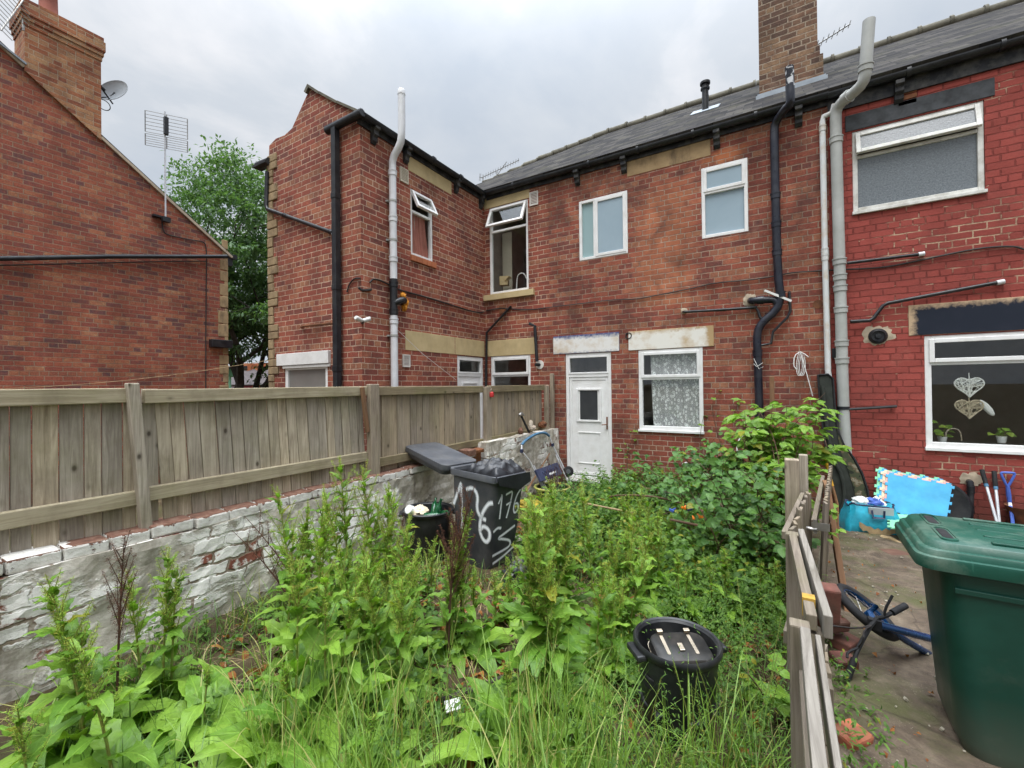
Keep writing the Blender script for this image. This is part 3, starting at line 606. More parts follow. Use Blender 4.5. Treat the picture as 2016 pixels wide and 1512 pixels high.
def grille(name, parent, fc, u0, u1, z0, z1, mat):
    mb = MB(); bars(mb, fc, u0, u1, z0, z1, .018, -.01, .022); n = 8
    for i in range(n):
        z = z0+.018+(z1-z0-.036)*(i+.5)/n; fc.box(mb, u0+.018, u1-.018, -.008, .015, z-.006, z+.006)
    fc.box(mb, u0+.018, u1-.018, -.012, -.002, z0+.018, z1-.018); return mb.build(name, M[mat], parent)
def sheet(fc, u0, u1, z0, z1, w_, amp, nf, mat, parent, name='curtain', bot=None, seed=0):
    n = 60; mb = MB(); vs = []; uvs = []
    for j in range(9):
        for i in range(n+1):
            t = i/n; s_ = j/8; a, b = (u0, u1) if bot is None else (u0+(bot[0]-u0)*s_**1.6, u1+(bot[1]-u1)*s_**1.6)
            u = a+(b-a)*t; z = z1+(z0-z1)*s_
            vs.append(fc.p(u, w_+amp*math.sin(t*nf*6.28+seed+.5*math.sin(t*9+s_))+.3*amp*math.sin(t*nf*17), z)); uvs.append((t*(u1-u0)*1.7, z))
    fs = [(j*(n+1)+i, j*(n+1)+i+1, (j+1)*(n+1)+i+1, (j+1)*(n+1)+i) for j in range(8) for i in range(n)]
    mb.add(vs, fs, True, uvs); return mb.build(name, M[mat], parent, recalc=False)
ZE = 5.69; RY, RZ = 11.0, 8.30
def slab(mb, q, t=.05):                                  # four roof corners given a thickness
    q = [Vector(p) for p in q]; n = (q[1]-q[0]).cross(q[3]-q[0]).normalized()
    if n.z < 0: n = -n
    mb.add([p-n*t for p in q]+q, [(0, 1, 2, 3), (4, 5, 6, 7), (0, 1, 5, 4), (1, 2, 6, 5), (2, 3, 7, 6), (3, 0, 4, 7)])
def main_roof(root, x0, x1, zr0, zr1):
    mb = MB(); slab(mb, [(x0, 7.2, ZE), (x1, 7.2, ZE), (x1, RY, zr1), (x0, RY, zr0)]); slab(mb, [(x0, RY+.01, zr0), (x1, RY+.01, zr1), (x1, 14.8, ZE), (x0, 14.8, ZE)])
    o = mb.build('roof', M['slate'], root)
    rd = MB(); n = max(1, round((x1-x0)/.45))
    for i in range(n):
        a = x0+(x1-x0)*i/n+.004; b = x0+(x1-x0)*(i+1)/n-.004; za = zr0+(zr1-zr0)*(i+.5)/n+.01*math.sin(i*5.1)
        rd.tube([(a, RY, za), (b, RY, za)], .10, 10); rd.tube([(b-.05, RY, za), (b, RY, za)], .125, 10)
    rd.build('ridge', M['ridge'], o, recalc=False); return o
def gutter(root, fc, u0, u1, z, fasc=.12, deep=.0):
    mb = MB(); n = 12; vs = []; K = 20
    for u in (u0, u1):
        for k in range(n+1):
            a = math.pi*k/n; vs.append(fc.p(u, .095-.062*math.cos(a), z-.062*math.sin(a)))
        for k in range(n+1):
            a = math.pi*(n-k)/n; vs.append(fc.p(u, .095-.055*math.cos(a), z-.055*math.sin(a)))
    m = 2*(n+1); mb.add(vs, [(i, (i+1) % m, m+(i+1) % m, m+i) for i in range(m)]+[tuple(range(m)), tuple(range(m, 2*m))], False)
    k = int(abs(u1-u0)/.9)
    for i in range(1, k+1):
        u = u0+(u1-u0)*i/(k+1)
        mb.tube([fc.p(u-.02, .095, z-.01), fc.p(u+.02, .095, z-.01)], .068, 12)
    o = mb.build('gutter', M['gutter'], root)
    f = MB(); fc.box(f, u0, u1, .003, .028, z-fasc, z+.03); f.build('fascia', M['black_wood'], o); return o

# ------------------------------------------------------------ end house with the rear wing (left)
A = thing('brick_house', (-5.5, 7, 0), 'red brick end house with projecting gabled wing behind the wooden fence', 'house')
mb = MB(); H1 = (-4.96, -4.06, 3.61, 5.37); H2 = (-4.96, -4.04, .9, 2.36)
wallmesh(mb, FY, XW, -3.62, -.3, 5.66, [H1, H2])
WY = (5.27, 5.81, 3.93, 5.03); WD = (6.45, 7.30, .0, 2.34)
wallmesh(mb, FX, YW, YF, -.3, 5.66, [WY, WD])
WF = (-7.01, -5.88, 1.2, 2.13)
wallmesh(mb, FW, -7.43, XW, -.3, 5.55, [WF])
gab = [(-7.43, 5.55), (-7.40, 5.93), (-7.2, 5.99), (-6.95, 5.97), (-6.74, 6.02), (-6.34, 6.42), (-6.23, 6.50), (-5.97, 6.29), (-5.14, 5.74), (XW, 5.55)]
mb.prism([(x, YW, z) for x, z in gab], (0, .22, 0))
mb.quad((-7.43, YW, -.3), (-7.43, 14.6, -.3), (-7.43, 14.6, 5.66), (-7.43, YW, 5.66))
mb.add([(-7.43, 7.36, 5.66), (-7.43, 14.6, 5.66), (-7.43, RY, 7.9)], [(0, 1, 2)])
mb.quad((-7.43, 14.6, -.3), (-3.62, 14.6, -.3), (-3.62, 14.6, 5.66), (-7.43, 14.6, 5.66))
mb.build('wall', M['brick_wing'], A, recalc=False)
main_roof(A, -7.6, -5.2, 7.93, 8.18); main_roof(A, -5.2, -3.62, 8.18, 8.30)
mb = MB(); slab(mb, [(-4.98, YW+.23, ZE), (-4.98, 9.2, ZE), (-6.23, 9.2, 6.50), (-6.23, YW+.23, 6.50)]); slab(mb, [(-7.55, YW+.23, 5.62), (-7.55, 9.2, 5.62), (-6.23, 9.2, 6.50), (-6.23, YW+.23, 6.50)])
mb.build('wing_roof', M['slate'], A)
mb = MB()
for a, b in (((-6.25, 6.52), (-5.97, 6.31)), ((-5.97, 6.31), (-5.55, 6.02)), ((-5.55, 6.02), (-5.1, 5.74))): mb.beam((a[0], YW+.09, a[1]), (b[0]-.01, YW+.09, b[1]), .27, .035, (0, 0, 1))
mb.beam((-6.33, YW+.09, 6.44), (-6.24, YW+.09, 6.53), .27, .06)
mb.build('coping', M['ridge'], A)
mb = MB(); z = 1.2; i = 0
while z < 5.5:
    h = .24+.1*random.random(); u = -7.43+(.25 if i % 2 else .13)
    for q in range(2): mb.box((-7.45, YW-.02-.01*random.random(), z+q*h/2+.006), (u+.02*random.random(), YW+.01, z+(q+1)*h/2-.004))
    z += h; i += 1
mb.build('quoin', M['quoin'], A, .012)
gutter(A, FY, -5.0, -3.62, 5.66); gutter(A, FX, YW-.05, YF-.12, 5.66)
mb = MB(); mb.box((-5.74, YW-.13, 5.60), (-4.96, YW-.02, 5.67)); mb.tube([(-5.74, YW-.08, 5.62), (-4.95, YW-.08, 5.64)], .06, 10); mb.build('gutter_return', M['gutter'], A, .01)
mb = MB(); mb.tube([(-7.72, YW-.02, 5.66), (-7.36, YW-.02, 5.64)], .065, 10); mb.box((-7.75, YW-.10, 5.60), (-7.36, YW+.06, 5.64)); mb.build('gutter_end', M['gutter'], A)
for x, y in ((733, 243), (797, 297), (896, 360)): u, z = FX.px(x, y); corbel(A, FX, u, 5.62)
corbel(A, FX, YF-.12, 5.60)
o = window(A, FY, *H1, split=.28, gl='glass_clear', ang=R(24), sill=False, b=.05)
block('stone_sill', 'stone', A, FY, -5.085, -3.93, 3.49, 3.607, -.05, .06)
block('stone_lintel', 'stone', A, FY, -5.085, -4.02, 5.372, 5.60, -.05, .006)
grille('vent', A, FY, -4.01, -3.83, 5.20, 5.46, 'vent_white')
window(A, FY, *H2, split=.27, b=.06)
block('stone_lintel', 'stone', A, FY, -5.085, -3.93, 2.362, 2.68, -.05, .006)
block('stone_lintel', 'stone', A, FX, 5.12, 6.38, 2.355, 2.675, -.05, .006); block('stone_lintel', 'stone', A, FX, 6.395, 7.345, 2.355, 2.675, -.05, .006)
o = window(A, FX, *WY, split=.33, gl='glass_clear', ang=R(26), sill=False, b=.045)
sheet(FX, 5.31, 5.68, 3.98, 4.66, -.075, .014, 5, 'pink', o, bot=(5.32, 5.80)); sheet(FX, 5.31, 5.55, 4.2, 4.66, -.10, .010, 4, 'white_plastic', o, 'net_curtain')
mb = MB()
for i in range(5): a = 5.25+i*.124; FX.box(mb, a, a+.116, -.05, .035, 3.83, 3.926)
mb.build('brick_sill', M['orange_brick'], A, .006)
block('stone_lintel', 'stone', A, FX, 5.22, 6.33, 5.30, 5.56, -.05, .006)
u, z = FX.px(776, 384); grille('vent', A, FX, 5.03, 5.21, 5.05, 5.28, 'vent'); grille('vent', A, FX, 5.05, 5.21, 2.08, 2.28, 'vent_white')
# wing back door (its top shows over the fence)
def door(parent, fc, u0, u1, z0, z1, fan, label=None, b=.06, lit='glass'):
    mb = MB(); bars(mb, fc, u0+.002, u1-.002, z0, z1-.002, b, -.085, -.012); zf = z1-fan; fc.box(mb, u0+b, u1-b, -.083, -.015, zf-.03, zf+.03)
    o = mb.build('door_frame', M['upvc'], parent, .006); pane(fc, u0+b, u1-b, zf+.03, z1-b, -.05, lit, o)
    s = MB(); bars(s, fc, u0+b-.01, u1-b+.01, zf+.03, z1-b+.01, .03, -.05, -.006); s.build('fanlight_bead', M['upvc'], o, .004); return o, zf
o, zf = door(A, FX, *WD, .36)
mb = MB(); FX.box(mb, 6.51, 7.24, -.08, -.03, .06, zf-.03); bars(mb, FX, 6.62, 7.13, 1.2, zf-.14, .03, -.03, -.012); mb.build('door', M['upvc'], o, .005)
window(A, FW, *WF, split=0, gl='blind', b=.07, sill=False); block('painted_lintel', 'white_stone', A, FW, -7.16, -5.80, 2.135, 2.33, -.05, .05); block('lintel_trim', 'white_stone', A, FW, -7.02, -5.80, 2.085, 2.13, .0, .03)
# pipes on the wing
c = FX.px(768, 500)[0]; w_ = .085; X1 = XW+w_
def fx(u, z, w=.085): return FX.p(u, w, z)
top = on('x', XW+.30, 784, 176)
pipe('soil_pipe', [fx(4.80, -.1), fx(4.80, 2.86)], .055, 'white_pipe', A, collars=[(0, .97)])
tp = fx(4.80, 3.42); pipe('soil_pipe', [fx(4.80, 2.86), tp], .058, 'black_plastic', A, collars=[(0, .1), (0, .85)], label='black section of the white soil pipe')
pipe('soil_pipe', [tp, fx(4.80, 5.10), fx(4.80, 5.28), fx(4.81, 5.45, .25), fx(4.81, 5.62, .28), Vector((XW+.28, 4.81, top.z-.02))], .055, 'white_pipe', A, sub=1, collars=[(0, .18), (0, .55), (0, .97)])
mb = MB(); mb.lathe([(.06, 0), (.06, .05), (.045, .09), (0, .11)], (XW+.28, 4.81, top.z-.03), 12); mb.build('pipe_cowl', M['white_pipe'], A)
pipe('branch_pipe', [fx(4.80, 3.05, .10), fx(4.90, 3.11, .16), fx(5.02, 3.12, .10), fx(5.06, 3.12, .0)], .05, 'black_plastic', A, sub=1)
mb = MB()
for dz, du in ((.09, .0), (-.09, .03), (0, .07)): mb.blob(fx(5.06+du, 3.12+dz, .01), (.05, .05, .06), .3, du)
mb.build('foam_seal', M['foam'], A)
for z in (4.62, 4.02, 2.55): mb = MB(); FX.box(mb, 4.73, 4.87, .0, .03, z-.012, z+.012); mb.tube([fx(4.80, z-.015), fx(4.80, z+.015)], .062, 12); mb.build('pipe_clip', M['grey_pipe'], A)
xs = FW.px(671.5, 500)[0]; mb = MB(); mb.box((xs-.045, YW-.13, -.1), (xs+.045, YW-.04, 5.6))
for z in (4.55, 3.2, 2.0): mb.box((xs-.052, YW-.137, z), (xs+.052, YW-.033, z+.08))
mb.build('downpipe', M['gutter'], A, .006, label='square black downpipe')
P = [FW.P(662, 755, .05), FW.P(661, 472, .05), FW.P(656, 460, .05)]
pipe('waste_pipe', P, .03, 'white_pipe', A, collars=[(0, .6), (0, .97)])
pipe('waste_pipe', [FW.P(655, 458, .05), FW.P(527, 412, .05), FW.P(524, 404, .05), FW.P(526, 338, .05)], .033, 'black_plastic', A, collars=[(0, .02), (0, .7)])
pipe('waste_pipe', [FW.P(593, 644, .02), FW.P(597, 642, .05), FW.P(657, 636, .05), FW.P(659, 640, .05), FW.P(659, 757, .05)], .02, 'rust', A, n=8)
pipe('waste_pipe', [FY.P(1006, 603, .04), FY.P(958, 655, .05), FY.P(957, 757, .05), FY.P(958, 800, .05)], .024, 'black_plastic', A, n=10)
pipe('flue_pipe', [FY.P(1042, 637, .10), FY.P(1053, 642, .09), FY.P(1057, 712, .09)], .03, 'black_plastic', A, n=10, label='short black flue bent upwards')
u, z = FY.px(1063, 718); mb = MB(); mb.lathe([(.085, -.005), (.085, .012), (.03, .016)], FY.p(u, 0, z), 20, Matrix(((1, 0, 0), (0, 0, -1), (0, 1, 0)))); mb.build('flue_flange', M['vent_white'], A); pipe('flue_pipe', [FY.p(u, .0, z), FY.p(u-.05, .09, z+.0)], .03, 'black_plastic', A)
mb = MB(); FY.box(mb, -4.73, -4.58, -.01, .02, 3.20, 3.36); mb.build('air_brick', M['rust'], A)
def cable(pts, fc, parent, r=.008, w_=.02, name='cable', mat='cable'):
    mb = MB(); mb.tube([fc.P(x, y, w_) for x, y in pts], r, 5, True, 2); return mb.build(name, M[mat], parent, recalc=False)
cable([(728, 556), (735, 548), (760, 556), (775, 568), (850, 588), (900, 604), (925, 612), (945, 616), (953, 614)], FX, A, .014)
cable([(683, 575), (687, 560), (697, 548), (709, 548)], FW, A, .012)
cable([(957, 612), (985, 606), (1000, 608), (1046, 610), (1075, 606)], FY, A, .012)
cable([(706, 566), (712, 572), (731, 570)], FX, A, .02)

# ------------------------------------------------------------ middle house
B = thing('brick_house', (-1.5, 8, 0), 'red brick middle house with white back door and two flaking painted lintels', 'house')
W2 = (-3.01, -2.13, 3.99, 5.06); W3 = (-.97, -.33, 4.01, 5.11); DR = (-3.31, -2.45, .07, 2.33); W4 = (-1.98, -.98, 1.01, 2.33)
mb = MB(); wallmesh(mb, FY, -3.62, .64, -.3, 5.66, [W2, W3, DR, W4]); mb.quad((.63, 7.37, -.3), (.63, 14.6, -.3), (.63, 14.6, 5.66), (.63, 7.37, 5.66)); mb.quad((-3.62, 14.6, -.3), (.64, 14.6, -.3), (.64, 14.6, 5.66), (-3.62, 14.6, 5.66)); mb.build('wall', M['brick_main'], B, recalc=False)
main_roof(B, -3.62, .64, 8.30, 8.30); gutter(B, FY, -3.62, .64, 5.655)
window(B, FY, *W2, vsplit=.33, gl='frost_blue', gl2='frost_teal', b=.05, sill=False, w1=.004); window(B, FY, *W3, split=.36, gl='frost_blue', b=.05, sill=False, w1=.004)
o = window(B, FY, *W4, split=.36, gl='glass_clear', b=.06, w1=.0)
sheet(FY, -1.80, -1.04, 1.06, 2.28, -.085, .016, 4.5, 'lace', o, 'lace_curtain', bot=(-1.76, -1.02))
b0 = [(1235, 316), (1407, 268)]
u0_, z0_ = FY.px(1236, 352); block('eaves_stone', 'stone_dirty', B, FY, -2.13, -.83, 5.28, 5.55, -.05, .006)
for x in (1137, 1229, 1411, 1572): u = FY.px(x, 300)[0] if x < 1400 else FY.px(x, 240)[0]; corbel(B, FY, u, 5.60)
block('painted_lintel', 'lintel_blue', B, FY, -3.55, -2.30, 2.335, 2.665, -.05, .01, label='lintel with white paint flaking off blue'); block('painted_lintel', 'lintel_white', B, FY, -2.14, -.82, 2.335, 2.655, -.05, .012, label='lintel with flaking white paint on buff stone')
o, zf = door(B, FY, *DR, .40)
mb = MB(); u0, u1 = DR[0]+.065, DR[1]-.065; mx_ = (u0+u1)/2
FY.box(mb, u0, u1, -.085, -.035, .15, zf-.033)
for a, b in ((-.20, .20),):
    bars(mb, FY, mx_+a-.035, mx_+b+.035, 1.10, 1.66+.04, .035, -.035, -.016); bars(mb, FY, mx_+a-.02, mx_+b+.02, .35, .92, .022, -.035, -.024)
bars(mb, FY, u0, u1, .15, zf-.033, .05, -.035, -.026)
dl = mb.build('door', M['upvc'], o, .005)
mb = MB(); FY.box(mb, mx_-.165, mx_+.165, -.034, -.030, 1.14, 1.66); mb.build('pane', M['dark_glass'], dl)
mb = MB(); FY.box(mb, u1-.04, u1-.015, -.026, -.016, .98, 1.2); FY.box(mb, u1-.035, u1-.02, -.016, .02, 1.06, 1.075); mb.tube([FY.p(u1-.028, .015, 1.067), FY.p(u1-.11, .02, 1.06)], .008, 8); mb.build('handle', M['rust'], dl)
mb = MB(); FY.box(mb, DR[0], DR[1], -.06, .06, .03, .068); mb.build('threshold', M['white_stone'], o, .004)
u, z = FY.px(1238, 661); mb = MB(); mb.lathe([(.055, -.01), (.055, .02), (.042, .02), (.04, -.008)], FY.p(u, 0, z), 18, Matrix(((1, 0, 0), (0, 0, -1), (0, 1, 0)))); mb.build('round_vent', M['black_plastic'], B)
u, z = FY.px(1610, 599); mb = MB(); mb.lathe([(.06, -.01), (.06, .004), (0, .004)], FY.p(u, 0, z), 18, Matrix(((1, 0, 0), (0, 0, -1), (0, 1, 0)))); mb.build('round_vent', M['rust'], B)
def fy(x, y, w=.10): return FY.P(x, y, w)
cable([(1075, 606), (1140, 598), (1215, 589), (1250, 590), (1310, 578), (1370, 566), (1405, 557), (1470, 552), (1520, 545), (1560, 536), (1605, 534)], FY, B, .009)
# black soil pipe with its swan necks
pipe('soil_pipe', [fy(1497, 860), fy(1491, 690), fy(1490, 655), fy(1500, 635), fy(1528, 612), fy(1537, 585), fy(1531, 540), fy(1527, 400), fy(1524, 262), fy(1526, 242), fy(1545, 215, .25), fy(1556, 205, .33), fy(1556, 190, .34), on('y', YF-.34, 1555, 168)], .055, 'navy_pipe', B, sub=1, collars=[(0, .25), (0, .97), (5, .1), (6, .3), (6, .7), (7, .1)])
pipe('soil_pipe', [on('y', YF-.34, 1556, 172), on('y', YF-.34, 1554, 132)], .052, 'peel_black', B, label='peeling white and black top of the soil pipe')
pipe('branch_pipe', [fy(1478, 592, .0), fy(1482, 592), fy(1512, 590), fy(1527, 591), fy(1533, 606)], .05, 'navy_pipe', B, sub=1, collars=[(1, .5)])
mb = MB(); u, z = FY.px(1476, 592); mb.blob(FY.p(u, .0, z), (.09, .02, .10), .3, 3); u, z = FY.px(1347, 612); mb.blob(FY.p(u, .0, z), (.05, .02, .045), .2, 5); mb.build('mortar_collar', M['mortar_patch'], B)
pipe('waste_pipe', [fy(1345, 614, .0), fy(1348, 614, .05), fy(1420, 610, .05), fy(1488, 605, .06), fy(1493, 613, .07), fy(1496, 624, .08), fy(1508, 635, .09)], .021, 'black_plastic', B, n=10, collars=[(2, .05), (2, .95)])
pipe('waste_pipe', [fy(1554, 575, .0), fy(1554, 578, .05), fy(1556, 612, .06), fy(1550, 625, .07), fy(1522, 653, .08), fy(1518, 676, .08), fy(1498, 680, .09)], .018, 'black_plastic', B, n=10)
mb = MB(); mb.beam(fy(1505, 572, .17), fy(1558, 593, .12), .03, .03); mb.build('pipe_bracket', M['white_plastic'], B, label='slanting white plastic bar')
mb = MB(); mb.tube([fy(1484, 716, .16), fy(1490, 722, .165), fy(1502, 714, .165)], .004, 5); mb.tube([fy(1484, 706, .16), fy(1494, 726, .165), fy(1503, 722, .16)], .004, 5); mb.build('wire_tie', M['white_plastic'], B)
pipe('overflow_pipe', [fy(1345, 915, .0), fy(1350, 912, .06), fy(1362, 918, .10), fy(1385, 930, .14)], .022, 'white_pipe', B)
mb = MB(); mb.tube([fy(1574, 693, .02), fy(1564, 700, .04), fy(1562, 720, .05), fy(1568, 727, .05)], .007, 6, sub=1); mb.tube([fy(1575, 692, .03), fy(1588, 735, .05), fy(1600, 780, .06)], .006, 6, sub=1); mb.tube([fy(1576, 693, .03), fy(1584, 697, .05), fy(1592, 703, .05)], .006, 6)
for s in (0, 3, 6): mb.tube([fy(1572+s, 695, .03), fy(1567+s, 720, .05), fy(1570+s, 740, .05), fy(1578+s, 738, .05), fy(1580+s, 715, .04), fy(1576+s, 695, .03)], .004, 5, sub=1)
tag(mb.build('washing_line', M['white_plastic'], None), 'tangled white washing line hanging on a hook on the brick wall', 'line')
mb = MB(); mb.box((-.19, 8.44, 6.2), (.65, 9.35, 7.1)); mb.box((-.19, 8.44, 7.1), (.62, 9.35, 9.6)); mb.box((-.19, 8.435, 6.3), (.69, 9.36, 6.95))
ch = mb.build('chimney', M['brick_chim'], B)
mb = MB(); mb.box((-.22, 8.415, 6.42), (.72, 8.434, 6.60)); mb.box((-.24, 8.38, 6.40), (.74, 8.42, 6.56)); mb.build('flashing', M['lead'], ch)
c = Vector((-1.13, 9.3, 7.10)); mb = MB(); mb.lathe([(.06, 0), (.06, .42), (.085, .43), (.085, .46), (.06, .47), (.06, .52), (.095, .53), (.095, .57), (.05, .60), (0, .61)], c, 14); fl = mb.build('roof_flue', M['black_plastic'], B)
mb = MB(); slab(mb, [(-1.38, 9.05, 6.975), (-.88, 9.05, 6.975), (-.88, 9.5, 7.285), (-1.38, 9.5, 7.285)], .02); mb.build('flashing', M['lead'], fl)

# ------------------------------------------------------------ red painted house (right)
C_ = thing('brick_house', (3.5, 8, 0), 'red painted brick house with dark lintels on the right', 'house')
V1 = (.90, 2.15, 4.02, 5.10); V2 = (1.585, 2.75, .93, 2.325)
mb = MB(); wallmesh(mb, FY, .64, 8.0, -.3, 5.66, [V1, V2]); mb.quad((8, YF, -.3), (8, 14.6, -.3), (8, 14.6, 5.66), (8, YF, 5.66)); mb.quad((.64, 14.6, -.3), (8, 14.6, -.3), (8, 14.6, 5.66), (.64, 14.6, 5.66)); mb.add([(8, YF, 5.66), (8, 14.6, 5.66), (8, RY, 8.25)], [(0, 1, 2)]); mb.build('wall', M['brick_red'], C_, recalc=False)
main_roof(C_, .64, 8.1, 8.30, 8.26); gutter(C_, FY, .64, 8.0, 5.645, .22)
window(C_, FY, *V1, split=.32, mat='upvc_old', gl='frost_grey', ang=R(14), b=.055)
o = window(C_, FY, *V2, split=.25, gl='glass_clear', b=.065)
block('painted_lintel', 'lintel_grey', C_, FY, .83, 2.24, 5.115, 5.33, -.05, .012, label='grey painted lintel'); block('painted_lintel', 'lintel_navy', C_, FY, 1.44, 3.1, 2.335, 2.72, -.05, .01, label='navy painted lintel')
u, z = FY.px(1786, 191)
mb = MB()
for i in range(3): FY.box(mb, u-.09, u+.09, -.01, .012, z-.10+i*.068, z-.045+i*.068)
mb.build('air_brick', M['rust'], C_, .004)
corbel(C_, FY, FY.px(1768, 180)[0], 5.56)
gp = [fy(1666, 905, .09), fy(1660, 800, .09), fy(1655, 600, .09), fy(1650, 420, .09), fy(1645, 240, .09), fy(1646, 215, .10), fy(1662, 196, .20), fy(1690, 175, .34), fy(1703, 155, .40), on('y', YF-.42, 1705, 120), on('y', YF-.42, 1711, 40)]
pipe('soil_pipe', gp, .066, 'grey_pipe', C_, sub=1, collars=[(1, .45), (1, .62), (1, .95), (2, .18), (2, .3), (2, .47), (3, .8), (6, .2), (8, .6)])
pipe('downpipe', [fy(1632, 745, .06), fy(1630, 730, .06), fy(1624, 500, .06), fy(1619, 240, .06), fy(1621, 230, .06), fy(1638, 222, .08), fy(1643, 205, .10)], .036, 'peel_pipe', C_, collars=[(1, .97), (2, .02), (2, .95)], label='thin peeling white downpipe')
pipe('waste_pipe', [fy(1668, 518, .08), fy(1815, 500, .04), fy(1818, 500, -.01)], .021, 'black_plastic', C_, n=10); pipe('waste_pipe', [fy(1808, 501, .04), fy(1820, 499, .035)], .026, 'white_pipe', C_)
pipe('waste_pipe', [fy(1674, 633, .08), fy(1712, 631, .06), fy(1720, 626, .05), fy(1738, 602, .05), fy(1748, 597, .05), fy(1965, 556, .04)], .023, 'black_plastic', C_, n=10); pipe('waste_pipe', [fy(1962, 557, .04), fy(1977, 554, .035)], .028, 'white_pipe', C_)
pipe('pipe_stay', [fy(1652, 804, .12), fy(1668, 806, .12), fy(1765, 800, .03)], .018, 'black_plastic', C_, n=8)
mb = MB(); mb.tube([fy(1660, 800, .09), fy(1660, 806, .09)], .072, 14); mb.build('pipe_clip', M['black_plastic'], C_)
mb = MB(); a = FY.px(1643, 690); FY.box(mb, a[0]-.03, a[0]+.09, 0, .03, a[1]-.1, a[1]+.03); mb.build('junction_box', M['black_plastic'], C_, .005)
u, z = FY.px(1728, 662); mb = MB(); m_ = Matrix(((1, 0, 0), (0, 0, -1), (0, 1, 0))); mb.lathe([(.10, 0), (.10, .02), (.07, .05), (.065, .03), (.03, .025), (.03, .06), (0, .062)], FY.p(u, 0, z), 22, m_); mb.build('boiler_flue', M['black_plastic'], C_)
mb = MB(); mb.blob(FY.p(u, -.005, z+.01), (.17, .014, .13), .35, 8); mb.build('mortar_patch', M['mortar_patch'], C_); mb = MB(); u, z = FY.px(1912, 943); mb.blob(FY.p(u, -.005, z), (.12, .014, .08), .35, 9); mb.build('mortar_patch', M['mortar_patch'], C_)
pipe('overflow_pipe', [fy(1908, 948, .0), fy(1910, 950, .07), fy(1911, 960, .08), fy(1909, 1025, .08)], .032, 'black_plastic', C_, collars=[(2, .05), (2, .65)])
cable([(1605, 534), (1650, 531), (1680, 530), (1740, 527), (1800, 515), (1860, 502), (1930, 488), (1995, 484), (2016, 491), (2060, 500)], FY, C_, .011)

# ------------------------------------------------------------ neighbour's house (far left)
XH = -11.1; FL = Face('x', XH)
D = thing('brick_house', (XH, 1.8, 0), 'red brick gable end of the neighbouring house on the left', 'house')
ye, ze, yr, zr = 5.36, 5.0, 1.8, 7.63
mb = MB(); mb.add([(XH, -1.8, -.4), (XH, ye, -.4), (XH, ye, ze), (XH, yr, zr), (XH, -1.8, ze)], [(0, 1, 2, 3, 4)]); mb.quad((XH, ye, -.4), (XH-7, ye, -.4), (XH-7, ye, ze), (XH, ye, ze)); mb.quad((XH, -1.8, -.4), (XH-7, -1.8, -.4), (XH-7, -1.8, ze), (XH, -1.8, ze))
mb.add([(XH-7, -1.8, -.4), (XH-7, ye, -.4), (XH-7, ye, ze), (XH-7, yr, zr), (XH-7, -1.8, ze)], [(4, 3, 2, 1, 0)]); mb.build('wall', M['brick_left'], D, recalc=False)
mb = MB(); slab(mb, [(XH+.04, ye+.15, ze-.09), (XH-7, ye+.15, ze-.09), (XH-7, yr, zr+.03), (XH+.04, yr, zr+.03)], .06); slab(mb, [(XH+.04, -1.95, ze-.09), (XH-7, -1.95, ze-.09), (XH-7, yr, zr+.03), (XH+.04, yr, zr+.03)], .06)
mb.build('roof', M['slate'], D)
mb = MB(); mb.beam((XH+.025, ye+.1, ze-.1), (XH+.025, 3.1, zr-.03-(3.1-yr)*(zr+.07-ze)/(ye+.1-yr)), .04, .05, (0, 0, 1)); mb.beam((XH+.025, 2.1, zr-.03-.3*.74), (XH+.025, yr, zr-.03), .04, .05); mb.build('verge', M['mortar_patch'], D)
mb = MB(); mb.tube([(XH+.02, ye+.17, ze-.07), (XH-6.9, ye+.17, ze-.07)], .06, 10); mb.box((XH+.005, ye+.005, ze-.3), (XH-.2, ye+.12, ze-.1)); mb.build('gutter', M['gutter'], D)
y0, y1 = 2.10, 3.10; zt = 8.55; mb = MB(); sl = lambda y: zr-.10-(y-yr)*(zr-ze)/(ye-yr); mb.prism([(XH+.055, y0, sl(y0)), (XH+.055, y1, sl(y1)), (XH+.055, y1, zt-.45), (XH+.055, y0, zt-.45)], (-.66, 0, 0))
for i, k in enumerate((.015, .035, .055, .055, .035)): mb.box((XH+.055+k, y0-k, zt-.45+i*.09), (XH-.6-k, y1+k, zt-.45+(i+1)*.09))
ch = mb.build('chimney', M['brick_lchim'], D)
mb = MB(); mb.box((XH+.04, y0-.03, zt), (XH-.63, y1+.03, zt+.03)); mb.build('chimney_cap', M['grey_stone'], ch)
q = FL.px(97, 20)[0]; mb = MB(); mb.lathe([(.15, 0), (.13, .05), (.12, .5), (.15, .55), (.15, .6), (.11, .6)], (XH-.28, q+.05, zt+.02), 18); mb.build('chimney_pot', M['terra'], ch)
mb = MB(); mb.beam((XH+.03, y0+.02, 7.42), (XH+.03, y0-.5, 7.70), .10, .03); mb.build('flashing', M['lead'], ch)
pipe('downpipe', [FL.P(-60, 513, .09), FL.P(0, 509, .09), FL.P(220, 505, .09), FL.P(447, 505, .10)], .042, 'gutter', D)
cable([(-40, 523), (100, 520), (300, 515), (405, 514)], FL, D, .012); cable([(318, 430), (321, 455), (330, 463), (380, 473), (400, 475), (407, 485), (406, 560), (405, 660), (405, 770)], FL, D, .012)
mb = MB()
for y_, n, h in ((491, 8, 22), (533, 16, 25), (583, 17, 27), (638, 22, 30), (718, 18, 22), (765, 18, 8)):
    for s in range(2):
        a = FL.px(443-n, y_); b = FL.px(443, y_); hh = h/2*.0105; z = b[1]-hh*(2*s-1)*1.0
        FL.box(mb, max(b[0]+(a[0]-b[0])*.62, ye-.5), ye+.015, -.05, .012, z-hh+.01, z+hh-.01)
for i in range(20): z = .6+i*.22; FL.box(mb, ye-.07-.04*(i % 3 == 0), ye+.012, -.04, .008, z, z+.2)
